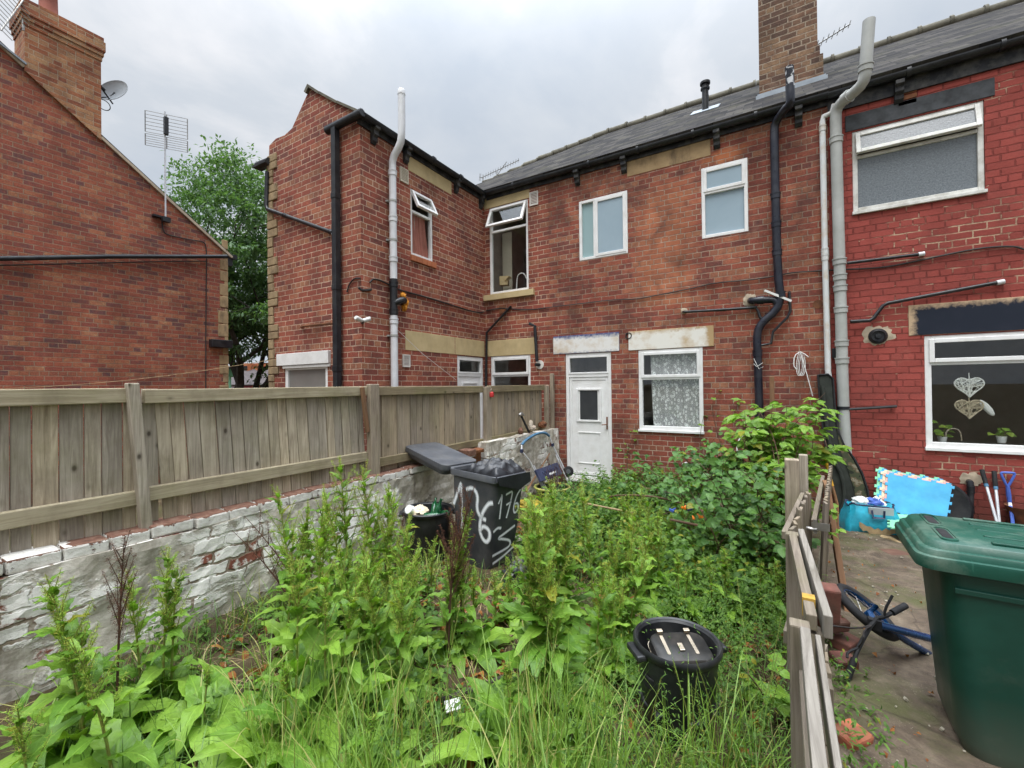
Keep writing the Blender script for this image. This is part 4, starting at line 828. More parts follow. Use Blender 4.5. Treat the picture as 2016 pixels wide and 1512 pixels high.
mb.build('quoin', M['stone_dirty'], D, .012)
a = FL.px(430, 677); mb = MB(); FL.box(mb, a[0]-.2, a[0]+.25, .0, .14, a[1]-.09, a[1]+.09); tag(mb.build('wall_box', M['black_plastic'], None, .01), 'black box on the corner of the left brick gable', 'lamp')  # plain black box fixed to the wall, with no lamp in it

# ------------------------------------------------------------ dishes, aerials, lights and lines
p = FL.P(222, 178, -.15); t = thing('satellite_dish', p, 'grey satellite dish fixed to the left chimney', 'satellite dish')
aim = Vector((.5, -.75, .35)).normalized(); rx = aim.cross(Vector((0, 0, 1))).normalized(); m_ = Matrix((rx, rx.cross(aim)*-1, aim)).transposed()
mb = MB(); mb.lathe([(0, -.05), (.12, -.042), (.22, -.018), (.28, .008), (.285, .012), (.28, .0), (.22, -.03), (.12, -.055), (0, -.063)], p, 26, m_); mb.build('reflector', M['dish'], t)
lo = p-Vector((0, 0, .27)); fo = p+aim*.30-Vector((0, 0, .22)); mb = MB(); mb.tube([lo+aim*.0, fo], .014, 8); mb.tube([p-aim*.05, p-aim*.10-Vector((0, .1, .1)), (XH-.25, y1, p.z-.25)], .018, 8); mb.build('arm', M['black_plastic'], t)
mb = MB(); mb.tube([fo, fo-aim*.09+Vector((0, 0, .02))], .032, 10); mb.build('receiver', M['black_plastic'], t)
mb = MB(); mb.tube([(XH-.2, y1, p.z-.22)]+[Vector((XH-.2, y1+.11-.1*math.cos(a), p.z-.34+.1*math.sin(a))) for a in np.linspace(1.2, 5.2, 9)], .008, 6, sub=1); mb.build('cable_loop', M['cable'], t)
p = FL.P(326, 428, .12); pt = FL.P(330, 222, .12); t = thing('tv_aerial', p, 'double grid aerial on a tall pole over the left gable', 'aerial')
mb = MB(); mb.tube([p, Vector((p.x, p.y, pt.z))], .016, 8); mb.build('pole', M['metal'], t)
rt = Vector((.55, .83, 0)).normalized()
for zc, h, n in ((pt.z-.28, .44, 6), (pt.z-.66, .24, 5)):
    mb = MB(); c = Vector((p.x, p.y, zc))+rt*.03
    for i in range(n+1): z = -h/2+h*i/n; mb.tube([c-rt*.36+Vector((0, 0, z)), c+rt*.36+Vector((0, 0, z))], .006, 5)
    for s in (-.36, 0, .36): mb.tube([c+rt*s+Vector((0, 0, -h/2)), c+rt*s+Vector((0, 0, h/2))], .010, 5)
    mb.build('grid', M['steel'], t)
mb = MB(); mb.obox((p.x+.05, p.y, pt.z-.32), (.07, .07, .36)); mb.build('dipole_box', M['black_plastic'], t); mb = MB(); mb.obox((p.x+.02, p.y, p.z-.05), (.08, .14, .1)); FL.box(mb, p.y-.2, p.y+.1, 0, .1, p.z-.02, p.z+.02); mb.build('bracket', M['black_plastic'], t)
def yagi(name, a, b, parent, mat='steel', n=13, el=.16, refl=True, nrm=None):
    a = Vector(a); b = Vector(b); d = (b-a).normalized(); s = d.cross(Vector((0, 0, 1))).normalized() if nrm is None else nrm
    mb = MB(); mb.tube([a, b], .011, 6)
    for i in range(n): c = a.lerp(b, .12+.86*i/(n-1)); mb.tube([c-s*el/2*(1-.25*i/n), c+s*el/2*(1-.25*i/n)], .006, 5)
    if refl:
        u = s.cross(d)
        for k in (-.12, -.06, .06, .12): mb.tube([a+u*k-s*el*.7, a+u*k+s*el*.7], .006, 5)
        mb.tube([a-u*.13, a+u*.13], .008, 5)
    return mb.build(name, M[mat], parent)
p = on('y', 10.9, 980, 356); t = thing('tv_aerial', p, 'thin yagi aerial standing on the far roof ridge left of the slates', 'aerial')
yagi('boom', on('y', 10.9, 948, 350), on('y', 10.9, 1022, 315), t, n=14, el=.15, nrm=Vector((.3, -.2, .93)).normalized())
mb = MB(); q = on('y', 10.9, 978, 338); mb.tube([p-Vector((0, 0, .6)), q], .016, 6); mb.tube([q-Vector((0, 0, .12)), q+Vector((.35, 0, .2))], .01, 6); mb.build('pole', M['steel'], t)
p = Vector((.60, 9.1, 7.9)); t = thing('tv_aerial', p, 'small yagi aerial sticking out from behind the tall chimney', 'aerial'); yagi('boom', on('y', 9.2, 1600, 94), on('y', 9.2, 1674, 47), t, n=7, el=.14, refl=False, nrm=Vector((.35, -.2, .9)).normalized())
p = FL.P(10, 40, .2); t = thing('tv_aerial', FL.P(46, 50, .05), 'tilted yagi aerial bracketed to the left chimney top', 'aerial'); yagi('boom', FL.P(46, 0, .1), FL.P(2, 60, .25), t, n=11, el=.4, refl=False, nrm=Vector((.1, -.8, .6)).normalized())
mb = MB(); mb.tube([FL.P(46, 60, .05), FL.P(44, -40, .05)], .018, 6); mb.build('pole', M['steel'], t)
c = FX.P(714, 632, .06); t = thing('security_light', c, 'white twin security light on the corner of the brick wing', 'lamp')
for s, q in ((-1, FW.P(700, 625, .17)), (1, FX.P(730, 627, .14))):
    mb = MB(); mb.tube([c, c.lerp(q, .15), c.lerp(q, .9), q], [.012, .03, .032, .026], 10); mb.build('lamp_head', M['white_plastic'], t)
mb = MB(); mb.tube([FX.P(713, 636, -.02), c], .025, 8); mb.build('base', M['black_plastic'], t)
mb = MB(); a = FL.P(-60, 768, .02); b = FW.P(537, 708, .03); mb.tube([a.lerp(b, i/8)-Vector((0, 0, .10*math.sin(math.pi*i/8))) for i in range(9)], .0038, 5); tag(mb.build('clothes_line', M['straw'], None), 'thin line strung from the left gable to the brick wing', 'line')
mb = MB(); mb.tube([FX.P(783, 650, .1), FX.P(830, 695, .15), FX.P(898, 748, .05)], .004, 5); tag(mb.build('clothes_line', M['vent_white'], None), 'thin pale line slanting from the white soil pipe to the wing door', 'line')

# ------------------------------------------------------------ beyond the gap: houses and a tree
def far(px0, px1, py0, py1, d):
    p = dep(px0, py1, d); q = dep(px1, py0, d); return p, q
gd = Vector((0, 0, -.6))
p = dep(437, 760, 26); q = dep(479, 760, 26); z1 = dep(450, 722, 26).z
t = thing('green_building', ((p.x+q.x)/2, (p.y+q.y)/2, -.5), 'mint green flat roofed building in the gap between the houses', 'building'); fwd = ray(490, 760); fwd = Vector((fwd.x, fwd.y, 0)).normalized()*3
mb = MB(); a = Vector((p.x-2.5, p.y-1.4, -.5)); b = dep(452, 760, 26); b.z = -.5; mb.prism([a, b, b+fwd, a+fwd], (0, 0, z1-.25+.5)); mb.build('wall', M['mint'], t)
mb = MB(); b = Vector((q.x, q.y, 0)); a.z = 0; mb.prism([a+Vector((0, 0, z1-.55)), b+Vector((0, 0, z1-.55)), b+fwd+Vector((0, 0, z1-.55)), a+fwd+Vector((0, 0, z1-.55))], (0, 0, .42)); mb.build('canopy', M['mint'], t)
mb = MB(); b = dep(487, 722, 26); mb.prism([Vector((v.x, v.y, z1-.12)) for v in (a-fwd*.2, b-fwd*.2, b+fwd*1.1, a+fwd*1.1)], (0, 0, .13)); mb.build('roof', M['gutter'], t)
d0 = 38
for i, (x0, x1, mat, lab) in enumerate(((440, 472, 'purple_brick', 'far mauve rendered terraced house under a brown tiled roof'), (472, 496, 'maroon', 'far maroon rendered terraced house next to the mauve one'), (496, 545, 'orange_brick', 'far orange brick terraced house next to the maroon one'))):
    a = dep(x0, 757, d0); b = dep(x1, 757, d0); zt = dep(490, 757, d0).z; zr_ = dep(505, 727, d0+4).z
    t = thing('terraced_house', ((a.x+b.x)/2, (a.y+b.y)/2, -1), lab, 'house', 'far terrace seen through the gap')
    a.z = b.z = -1.; bk = fwd*2; mb = MB(); mb.prism([a, b, b+bk, a+bk], (0, 0, zt+1)); mb.build('wall', M[mat], t)
    mb = MB(); u = Vector((0, 0, zt+1)); r_ = Vector((0, 0, zr_+1)); e = -fwd*.08
    slab(mb, [a+u+e, b+u+e, b+bk*.7+r_, a+bk*.7+r_], .1); slab(mb, [a+bk*1.5+u, b+bk*1.5+u, b+bk*.7+r_, a+bk*.7+r_], .1); ro = mb.build('roof', M['dark_roof'], t)
    m = (a+b)/2; rr = (b-a).normalized(); zb = Vector((0, 0, zt+1-.9)); mb = MB(); mb.prism([m-rr*.35+zb-fwd*.02, m+rr*.35+zb-fwd*.02, m+rr*.35+zb+fwd*.01, m-rr*.35+zb+fwd*.01], (0, 0, .6)); wn = mb.build('window', M['upvc'], t)
    mb = MB(); mb.prism([m-rr*.25+zb-fwd*.025+Vector((0, 0, .1)), m+rr*.25+zb-fwd*.025+Vector((0, 0, .1)), m+rr*.25+zb-fwd*.02+Vector((0, 0, .1)), m-rr*.25+zb-fwd*.02+Vector((0, 0, .1))], (0, 0, .35)); mb.build('pane', M['dark_glass'], wn)
    if i != 1:
        c = (a if i == 0 else b*.45+a*.55)+bk*.7; mb = MB(); mb.obox((c.x+(1.9 if i == 0 else 0), c.y+(1.2 if i == 0 else 0), zr_-.1), (.8, .8, 1.3)); mb.build('chimney', M['orange_brick'], ro)
def tree(base, H, cr, seed, label):
    g = np.random.default_rng(seed); t = thing('ash_tree', base, label, 'tree'); mb = MB(); b = Vector(base)
    tips = []
    def grow(p, d, L, r, lv):
        q = p+d*L; mid = p.lerp(q, .5)+Vector(g.normal(0, .06*L, 3)); mb.tube([p, mid, q], [r, r*.8, r*.6], 7)
        if lv >= 1: tips.append((mid, q, d))
        if lv < 5:
            for k in range(4 if lv == 0 else 3 if lv < 3 else 2):
                a = g.uniform(0, 6.28); s = d.orthogonal().normalized(); s = s*math.cos(a)+d.cross(s)*math.sin(a)
                grow(q if k < 2 else mid, (d*.75+s*g.uniform(.45, .85)+Vector((0, 0, .12))).normalized(), L*g.uniform(.76, 1.), r*.6, lv+1)
    grow(b, Vector((.05, 0, 1)), H*.19, H*.022, 0); mb.build('trunk', M['bark'], t, recalc=False)
    P = []; Dd = []
    for m_, q, d in tips:
        for _ in range(14):
            c = m_.lerp(q, g.uniform(.2, 1.25)); ax = Vector(g.normal(0, 1, 3)).normalized(); L = g.uniform(.3, .6)
            ax.z = ax.z*.5-.25
            for s in np.linspace(.15, 1, 6):
                o_ = c+ax*L*s+Vector(g.normal(0, .03, 3)); sd_ = ax.orthogonal().normalized()
                for sg in (-1, 1): P.append(o_); Dd.append(ax*.5+sd_*sg*.9+Vector((0, 0, -.25)))
    cc = b+Vector((0, 0, H*.63))
    for _ in range(330):
        q = Vector(g.normal(0, 1, 3)).normalized()*g.uniform(.35, 1.)**.6; c = cc+Vector((q.x*cr*.95, q.y*cr*.8, q.z*H*.35)); rr_ = g.uniform(.4, .9); m = 85
        o_ = np.array(c)+g.normal(0, 1, (m, 3))*[rr_*.55, rr_*.55, rr_*.28]; o_[:, 2] -= .35*((o_[:, 0]-c.x)**2+(o_[:, 1]-c.y)**2)
        P += list(o_); Dd += list(g.normal(0, 1, (m, 3))*[1, 1, .5]-[0, 0, .3])
    P = np.array([list(p) for p in P]); Dd = np.array([list(p) for p in Dd]); up = np.tile([0, 0, 1.], (len(P), 1))+g.normal(0, .35, (len(P), 3))
    kz = P[:, 2] > 2.2+g.normal(0, .35, len(P)); P, Dd, up = P[kz], Dd[kz], up[kz]
    v, f, u = leaves(P, Dd, up, g.uniform(.12, .22, len(P)), g.uniform(.03, .052, len(P)), .3, .1, 2, 3)
    build_np('crown', v, f, u, M['treeleaf'], t); return t
b = dep(470, 765, 19); tree((b.x, b.y, -.4), 12.8, 4, 8, 'tall feathery ash tree in the gap between the two brick houses')
# ------------------------------------------------------------ ground
mb = MB(); mb.quad((-400, -400, -.20), (400, -400, -.20), (400, 400, -.20), (-400, 400, -.20)); tag(mb.build('ground', M['soil'], None, recalc=False), kind='structure')
def grid_sheet(name, x0, x1, y0, y1, nx, ny, zf, mat):
    vs = [(x0+(x1-x0)*i/nx, y0+(y1-y0)*j/ny, 0) for j in range(ny+1) for i in range(nx+1)]; vs = [(x, y, zf(x, y)) for x, y, _ in vs]
    fs = [(j*(nx+1)+i, j*(nx+1)+i+1, (j+1)*(nx+1)+i+1, (j+1)*(nx+1)+i) for j in range(ny) for i in range(nx)]
    mb = MB(); mb.add(vs, fs, True); return tag(mb.build(name, M[mat], None, recalc=False), kind='structure')
def gbump(x, y): return gz(x, y)+.035*mnoise.noise(Vector((x*1.7, y*1.7, 0)))+.015*mnoise.noise(Vector((x*6, y*6, 3)))
grid_sheet('garden_soil', -3.55, .12, -1.5, 7.36, 60, 140, gbump, 'soil')
grid_sheet('concrete_path', .11, 8, -1.5, 7.36, 60, 60, lambda x, y: gz(x, y)+.0+.008*mnoise.noise(Vector((x*2, y*2, 5)))+.035, 'concrete')

# ------------------------------------------------------------ low rendered wall with the fence above it
def rough_wall(root, name, y0, y1, z1, x1=-3.50, x0=-3.72, mat='render', amp=.022):
    ny = int((y1-y0)/.05); nz = int((z1+.25)/.05); mb = MB(); vs = []
    def pt(y, z, top=0):
        d = mnoise.fractal(Vector((y*2.2, z*2.2, 1.)), .7, 2., 4)*amp+.012*mnoise.noise(Vector((y*9, z*9, 2)))
        return (x1+d-.0*z, y, z+ (.018*mnoise.noise(Vector((y*3, 4, 0))) if z > z1-.01 else 0))
    for j in range(nz+1):
        z = -.25+(z1+.25)*j/nz
        for i in range(ny+1): vs.append(pt(y0+(y1-y0)*i/ny, z))
    b = len(vs); vs += [(x0, y0+(y1-y0)*i/ny, vs[nz*(ny+1)+i][2]) for i in range(ny+1)]
    fs = [(j*(ny+1)+i, j*(ny+1)+i+1, (j+1)*(ny+1)+i+1, (j+1)*(ny+1)+i) for j in range(nz) for i in range(ny)]+[(nz*(ny+1)+i, nz*(ny+1)+i+1, b+i+1, b+i) for i in range(ny)]
    c = len(vs); vs += [(x0, y0, -.25), (x0, y1, -.25)]
    fs += [(b, b+ny, c+1, c), tuple([c, b]+[k*(ny+1) for k in range(nz, -1, -1)]), tuple([c+1]+[k*(ny+1)+ny for k in range(nz+1)]+[b+ny])]
    mb.add(vs, fs); return mb.build(name, M[mat], root, recalc=False)
t = thing('garden_wall', (-3.6, 2.2, 0), 'low crumbling rendered wall with limewashed bricks under the wooden fence', 'wall')
rough_wall(t, 'wall', -1.2, 4.72, .775); mb = MB(); y = -1.2
while y < 4.4:
    L = .235+random.uniform(-.03, .02); dz = random.uniform(-.008, .008)
    mb.obox((-3.606+random.uniform(-.006, .010), y+L/2, .815+dz), (.215, L-.008, .082), Matrix.Rotation(random.uniform(-.05, .05), 3, 'Z') @ Matrix.Rotation(random.uniform(-.03, .03), 3, 'X'))
    y += L
mb.build('coping', M['coping'], t, .014)
t = thing('garden_wall', (-3.6, 6.2, 0), 'taller stained concrete wall end beside the white back door', 'wall'); rough_wall(t, 'wall', 5.0, 7.35, .97, -3.46, -3.70)
mb = MB(); mb.obox((-3.6, 4.86, .55), (.12, .26, .66)); mb.obox((-3.52, 4.80, .88), (.12, .3, .05), Matrix.Rotation(.1, 3, 'Y')); mb.build('recess', M['rust'], t, .01); mb = MB(); mb.obox((-3.5, 4.62, .88), (.18, .17, .10)); mb.build('loose_coping', M['coping'], t, .015)

def fence(root, bays, x=-3.60, ztop=1.77, zbot=.80, bw=.125, fm='fence', rm='rail', lean=0, rails=(1.70, 1.02), post_w=.10, xoff=0):
    for bi, (y0, y1) in enumerate(bays):
        mb = MB(); y = y0; k = 0
        while y < y1-.02:
            w_ = min(bw+random.uniform(-.018, .018), y1-y); ln = lean(y) if lean else 0
            z0 = zbot+random.uniform(-.02, .02); z1 = ztop-.02+random.uniform(-.012, .012); dx = -.055+.004*(k % 2)+random.uniform(-.003, .003)
            P = [(x+dx+q, y+s*(w_-.006)+.003+random.uniform(-.001, .001)+ln*(z-1.2), z) for z in (z0, z1) for q in (-.018, 0) for s in (0, 1)]
            mb.hexa(P); y += w_; k += 1
        mb.build('board_panel', M[fm], root, .003)
        for zr_ in rails:
            mb = MB(); h = .095; a = (y0+.0, zr_); b = (y1, zr_+random.uniform(-.012, .012)); n = 6
            for i in range(1):
                sag = .0; mb.hexa([(x+q, yy, zz_+s*h/2+sag) for (yy, zz_) in (a, b) for s in (-1, 1) for q in (-.050, .0)])
            mb.build('rail', M[rm], root, .006)
t = thing('wooden_fence', (-3.6, 1.2, .8), 'long near run of weathered close boarded fence on the low wall', 'fence')
fence(t, [(-1.3, 1.19), (1.22, 3.07)], lean=lambda y: -.06 if y > 1.22 else 0., bw=.098, rails=(1.71, 1.055))
def post(root, y, z0, z1, w_=.11, x=-3.56, tilt=0., mat='fence'):
    mb = MB(); mb.hexa([(x+q, y+s*w_/2+tilt*(z-z0), z) for z in (z0, z1) for q in (-.06, .008) for s in (-1, 1)]); return mb.build('post', M[mat], root, .008)
post(t, 1.22, .78, 1.80, .062, tilt=-.07)
mb = MB(); mb.beam((-3.57, 2.98, 1.76), (-3.58, 3.05, 1.30), .03, .04); mb.build('broken_batten', M['plank'], t, .003)
t = thing('wooden_fence', (-3.6, 5.2, .8), 'darker straight run of boarded fence ending beside the white back door', 'fence')
fence(t, [(3.20, 5.14), (5.29, 7.08)], bw=.105, fm='fence_far', rm='rail_far', rails=(1.715, .96), zbot=.75)
post(t, 3.13, .6, 1.79, .12, mat='fence_far'); post(t, 5.22, .75, 1.75, .13, mat='fence_far'); post(t, 7.13, .9, 1.76, .10, mat='fence_far'); post(t, 7.28, .95, 1.98, .07, x=-3.52, mat='fence_far')
c = on('x', -3.53, 968, 776); t = thing('padlock', c, 'small red padlock hanging on the fence post', 'padlock'); mb = MB(); mb.lathe([(0, -.045), (.03, -.04), (.035, -.01), (.03, .02), (.012, .035), (0, .036)], c, 12); mb.build('body', M['red_plastic'], t); mb = MB(); mb.tube([c+Vector((0, -.018, .025)), c+Vector((0, -.018, .07)), c+Vector((0, .018, .07)), c+Vector((0, .018, .025))], .006, 6, sub=1); mb.build('shackle', M['chrome'], t)
# bits on the wall end
b = on('x', -3.55, 1040, 852); t = thing('hammer', b, 'old claw hammer standing against the fence on the wall end', 'hammer'); q = on('x', -3.58, 1026, 818); mb = MB(); mb.tube([b+Vector((.02, 0, 0)), q], .018, 8); mb.build('shaft', M['rubber'], t); mb = MB(); mb.tube([q+Vector((0, -.05, .0)), q+Vector((0, 0, .035)), q+Vector((0, .05, .03)), q+Vector((.0, .10, -.01))], [.026, .028, .02, .008], 8, sub=1); mb.build('head', M['steel'], t)
b = on('x', -3.55, 1045, 840); mb = MB(); mb.blob(b+Vector((0, .03, -.02)), (.06, .07, .05), .3, 2); mb.blob(b+Vector((0, .0, .04)), (.035, .04, .07), .3, 3); tag(mb.build('sea_shell', M['cream'], None), 'pale knobbly shell ornament beside the hammer on the wall', 'shell')
b = on('x', -3.55, 1027, 846); mb = MB(); mb.blob(b+Vector((0, -.03, -.02)), (.04, .05, .055), .25, 6); tag(mb.build('pebble', M['coping'], None), 'small red and white stone at the foot of the hammer', 'stone')
b = on('x', -3.55, 1068, 836); mb = MB(); mb.blob(b, (.07, .085, .06), .35, 4); mb.tube([b+Vector((.03, -.12, .0)), b+Vector((.03, -.05, .03))], .02, 6); tag(mb.build('clay_lump', M['rust'], None), 'brown lumpy ornament on the wall end nearest the door', 'ornament')

# ------------------------------------------------------------ wheeled bins
def rrect(w_, d, r, n=5):
    P = []
    for cx, cy, a0 in ((w_/2-r, d/2-r, 0), (-w_/2+r, d/2-r, 90), (-w_/2+r, -d/2+r, 180), (w_/2-r, -d/2+r, 270)):
        for i in range(n+1): a = R(a0+90*i/n); P.append((cx+r*math.cos(a), cy+r*math.sin(a)))
    return P
def wheelie(loc, rot, W, Dp, H, label, body, rim, lidm, lid_ang, group=None, boxy=False):
    """front of the bin at local -y, wheels and hinge at +y; W wide, Dp deep at the rim"""
    t = thing('wheelie_bin', loc, label, 'bin', group); m = Matrix.Rotation(rot, 3, 'Z'); o = Vector(loc)
    T = lambda x, y, z: o+m @ Vector((x, y, z))
    prof = [(0, .80, .70, .05), (.03, .84, .74, .07), (.10, .86, .78, .07), (.5, .92, .88, .06), (.9, .965, .955, .05), (1., .975, .965, .05)]
    if boxy: prof = [(0, .84, .80, .05), (.03, .88, .85, .08), (.12, .90, .885, .09), (.5, .93, .92, .08), (.9, .965, .955, .07), (1., .975, .965, .07)]
    rings = []
    for z, a, b, r in prof: rings.append([T(x, y+(Dp*.965-Dp*b)/2, z*(H-.05)) for x, y in rrect(W*a*.94, Dp*b*.94, r)])
    inner = [[T(x, y+(Dp*.965-Dp*b)/2, z*(H-.05)+.01) for x, y in rrect(W*a*.94-.02, Dp*b*.94-.02, r)] for z, a, b, r in prof[::-1]]
    mb = MB(); mb.loft(rings+inner, True); bo = mb.build('body', M[body], t)
    mb = MB(); R1 = [[T(x, y, z) for x, y in rrect(W*s, Dp*s2, .06)] for z, s, s2 in ((H-.075, .955, .955), (H-.07, 1.0, 1.0), (H-.015, 1.0, 1.0), (H-.01, .985, .985), (H-.012, .92, .93), (H-.07, .90, .91))]
    mb.loft(R1+[R1[0]], False); mb.build('rim', M[rim], t)
    for sx in (-1, 1):
        c = T(sx*(W*.40), Dp*.44, .10); mb = MB(); ax = m @ Matrix.Rotation(R(90), 3, 'Y'); mb.lathe([(0, -.028), (.06, -.028), (.09, -.022), (.10, 0), (.09, .022), (.06, .028), (0, .028)], c, 20, ax); wl = mb.build('wheel', M['rubber'], t)
        mb = MB(); mb.lathe([(0, -.034), (.045, -.034), (.05, .034), (0, .034)], c, 14, ax); mb.build('hub', M['grey_rim'], wl)
    mb = MB(); mb.tube([T(-W*.40, Dp*.44, .10), T(W*.40, Dp*.44, .10)], .012, 8); mb.build('axle', M['steel'], t)
    hy, hz = Dp*.5+.045, H-.03
    mb = MB()
    for sx in (-.32, .32): mb.tube([T(sx*W, Dp*.46, H-.05), T(sx*W, hy, hz)], .018, 8)
    mb.tube([T(-W*.36, hy, hz), T(W*.36, hy, hz)], .017, 10); mb.build('handle', M[rim], t)
    ca, sa = math.cos(lid_ang), math.sin(lid_ang)
    def L(x, y, z): # lid local: hinge at y=hy, lid runs to -y ; rotated about the hinge
        yy, zz_ = y-hy, z-hz; return T(x, hy+yy*ca+zz_*sa, hz-yy*sa+zz_*ca)
    mb = MB(); LD = Dp+.05; cy = -.005
    def ring(s, s2, z, dy=0): return [L(x, y+cy+dy, z) for x, y in rrect(W*s, LD*s2, .07)]
    z = H+.0
    mb.loft([ring(1.0, 1.0, z-.062), ring(1.065, 1.05, z-.062), ring(1.085, 1.062, z-.018), ring(1.075, 1.055, z-.006), ring(1.035, 1.025, z-.002), ring(1.02, 1.01, z+.020), ring(1.01, 1.0, z+.024), ring(.965, .965, z+.026), ring(.93, .935, z+.052), ring(.91, .92, z+.057), ring(.30, .40, z+.068)]+([ring(.30, .40, z+.045), ring(.86, .86, z+.03), ring(.97, .97, z-.005)] if lid_ang else []), True)
    lo_ = mb.build('lid', M[lidm], t)
    if not lid_ang:
        for s in (-1, 1):
            mb = MB(); mb.loft([[L(s*W*.22+x*k, -Dp*.40+y*k, z+dz) for x, y in rrect(.20, .055, .026)] for k, dz in ((1.14, .056), (1.11, .065), (.92, .066), (.90, .058))], True); mb.build('lid_grip', M['rubber'] if False else M[lidm], lo_)
            mb = MB(); mb.loft([[L(s*W*.22+x, -Dp*.40+y, z+dz) for x, y in rrect(.165, .036, .017)] for dz in (.060, .0625)], True); mb.build('grip_recess', M['rubber'], lo_)
        mb = MB()
        for k in range(5): a = -W*.36+W*.72*k/4; mb.hexa([L(a+q, y, z+.054+dz+.010*(1-abs(y)/Dp*2)) for y in (-Dp*.22, Dp*.42) for dz in (0, .012) for q in (-.012, .012)])
        mb.build('lid_rib', M[lidm], lo_, .004)
    else:
        mb = MB()
        for sx in (-.25, .25): mb.tube([L(sx*W-.07, hy-.02, hz), L(sx*W+.07, hy-.02, hz)], .014, 8); mb.tube([L(sx*W-.07, hy-.02, hz), L(sx*W-.07, hy-.09, hz+.02)], .012, 8); mb.tube([L(sx*W+.07, hy-.02, hz), L(sx*W+.07, hy-.09, hz+.02)], .012, 8)
        mb.build('hinge', M[rim], t)
    return t, T, bo
# grey bin: front corner, width towards +y, hinge towards the wall
ad = math.atan2(.25, -.968)                       # direction front -> back
rot = ad-math.pi/2
Wg, Dg, Hg = .43, .72, .97
fc_ = Vector((-2.17, 3.28, -.03)); dv_ = Vector((math.cos(ad), math.sin(ad), 0)); wv_ = Vector((-dv_.y, dv_.x, 0)); wv_ = wv_ if wv_.y > 0 else -wv_
cg = fc_+dv_*Dg/2+wv_*Wg/2
tg, TG, bg_ = wheelie(cg, rot, Wg, Dg, Hg, 'charcoal wheelie bin with open lid, sprayed with white numbers', 'grey_bin', 'grey_rim', 'grey_rim', R(-190))
def ribbon(strokes, fn, width, name, parent):
    mb = MB()
    for st in strokes:
        P = [Vector((a, b)) for a, b in st]
        for _ in range(2):
            Q = [P[0]]
            for i in range(len(P)-1): Q += [P[i].lerp(P[i+1], .25), P[i].lerp(P[i+1], .75)]
            P = Q+[P[-1]]
        vs = []; uv = []
        for i, p in enumerate(P):
            d = (P[min(i+1, len(P)-1)]-P[max(i-1, 0)]).normalized(); n = Vector((-d.y, d.x))
            for s in (-1, 1): vs.append(fn(*(p+n*width/2*s))); uv.append(((s+1)/2, i/len(P)))
        mb.add(vs, [(2*i, 2*i+1, 2*i+3, 2*i+2) for i in range(len(P)-1)], True, uv)
    o = mb.build(name, M['spray'], parent, recalc=False); return o
# local faces of the grey bin: its near long side (local x = s) and its front (local y = -Dg/2)
sx_ = 1 if (Matrix.Rotation(rot, 3, 'Z') @ Vector((1, 0, 0))).y < 0 else -1
def taper(z): return np.interp(z/(Hg-.05), [0, .03, .1, .5, .9, 1], [.80, .84, .86, .92, .965, .975]), np.interp(z/(Hg-.05), [0, .03, .1, .5, .9, 1], [.70, .74, .78, .88, .955, .965])
def side(u, z):   # u from the front corner 0 towards the back
    a, b = taper(z); return TG(sx_*(Wg*a*.94/2+.004), -Dg*.94*.5+u+(.965-b)*Dg*.5, z)
def front(u, z):
    a, b = taper(z); u = .01+u*.80; y0 = (Dg*.965-Dg*b)/2-Dg*b*.94/2; return TG(sx_*(Wg*.5*.94-u), y0-.004, z)
sw = [[(.62, .60), (.52, .80), (.50, .84), (.49, .6), (.48, .38)], [(.42, .78), (.33, .82), (.24, .76), (.26, .62), (.20, .55), (.12, .54)], [(.0+.03, .72), (.10, .70), (.2, .56), (.21, .40), (.12, .32), (.06, .38), (.07, .46), (.16, .48), (.21, .42)]]
ribbon(sw, side, .062, 'painted_number', bg_)
ribbon([[(.07, .70), (.11, .76), (.12, .79), (.115, .66), (.11, .55)], [(.18, .77), (.24, .785), (.29, .79), (.26, .66), (.22, .54)], [(.20, .67), (.28, .69)], [(.42, .79), (.36, .74), (.32, .62), (.35, .56), (.41, .59), (.40, .66), (.34, .66)]], front, .034, 'painted_number', bg_)
ribbon([[(.38, .44), (.25, .40), (.10, .36), (.20, .34), (.33, .30), (.34, .24), (.22, .22), (.06, .20)], [(.40, .22), (.25, .16), (.08, .12)], [(.03, .44), (.09, .47), (.15, .455)]], front, .042, 'painted_number', bg_)
mb = MB(); rp = mnoise
def crumple(mb, c, m, sx, sy, h, seed, n=30, wl=2.6):
    vs = []
    for j in range(n+1):
        for i in range(n+1):
            a, b = i/n*2-1, j/n*2-1; e = max(0, 1-max(abs(a), abs(b))**3)
            z = h*e**.6+.035*mnoise.fractal(Vector((a*wl*.5+b, b*wl-a, seed)), .8, 2., 3)*(.3+e)+.02*math.sin(a*8+b*13+seed)*e
            vs.append(Vector(c)+m @ Vector((a*sx, b*sy, z)))
    mb.add(vs, [(j*(n+1)+i, j*(n+1)+i+1, (j+1)*(n+1)+i+1, (j+1)*(n+1)+i) for j in range(n) for i in range(n)], True)
m_ = Matrix.Rotation(rot, 3, 'Z'); crumple(mb, TG(0, -Dg*.17, Hg-.06), m_, Wg*.48, Dg*.33, .14, 3.); 
mb.add([TG(-Wg*.48, -Dg*.5-.025, Hg-.012), TG(Wg*.48, -Dg*.5-.025, Hg-.012), TG(Wg*.5, -Dg*.5-.03, Hg-.10), TG(.05, -Dg*.5-.03, Hg-.16), TG(-Wg*.46, -Dg*.5-.03, Hg-.08)], [(0, 1, 2, 3, 4)])
tag(mb.build('rubbish_bag', M['bag'], None, recalc=False), 'black liner bulging out of the top of the charcoal bin', 'bag')
mb = MB(); mb.blob(TG(.06*sx_, Dg*.23, Hg-.07), (.06, .05, .035), .2, 2); tag(mb.build('crumpled_paper', M['white_plastic'], None), 'crumpled white paper inside the open charcoal bin', 'paper')
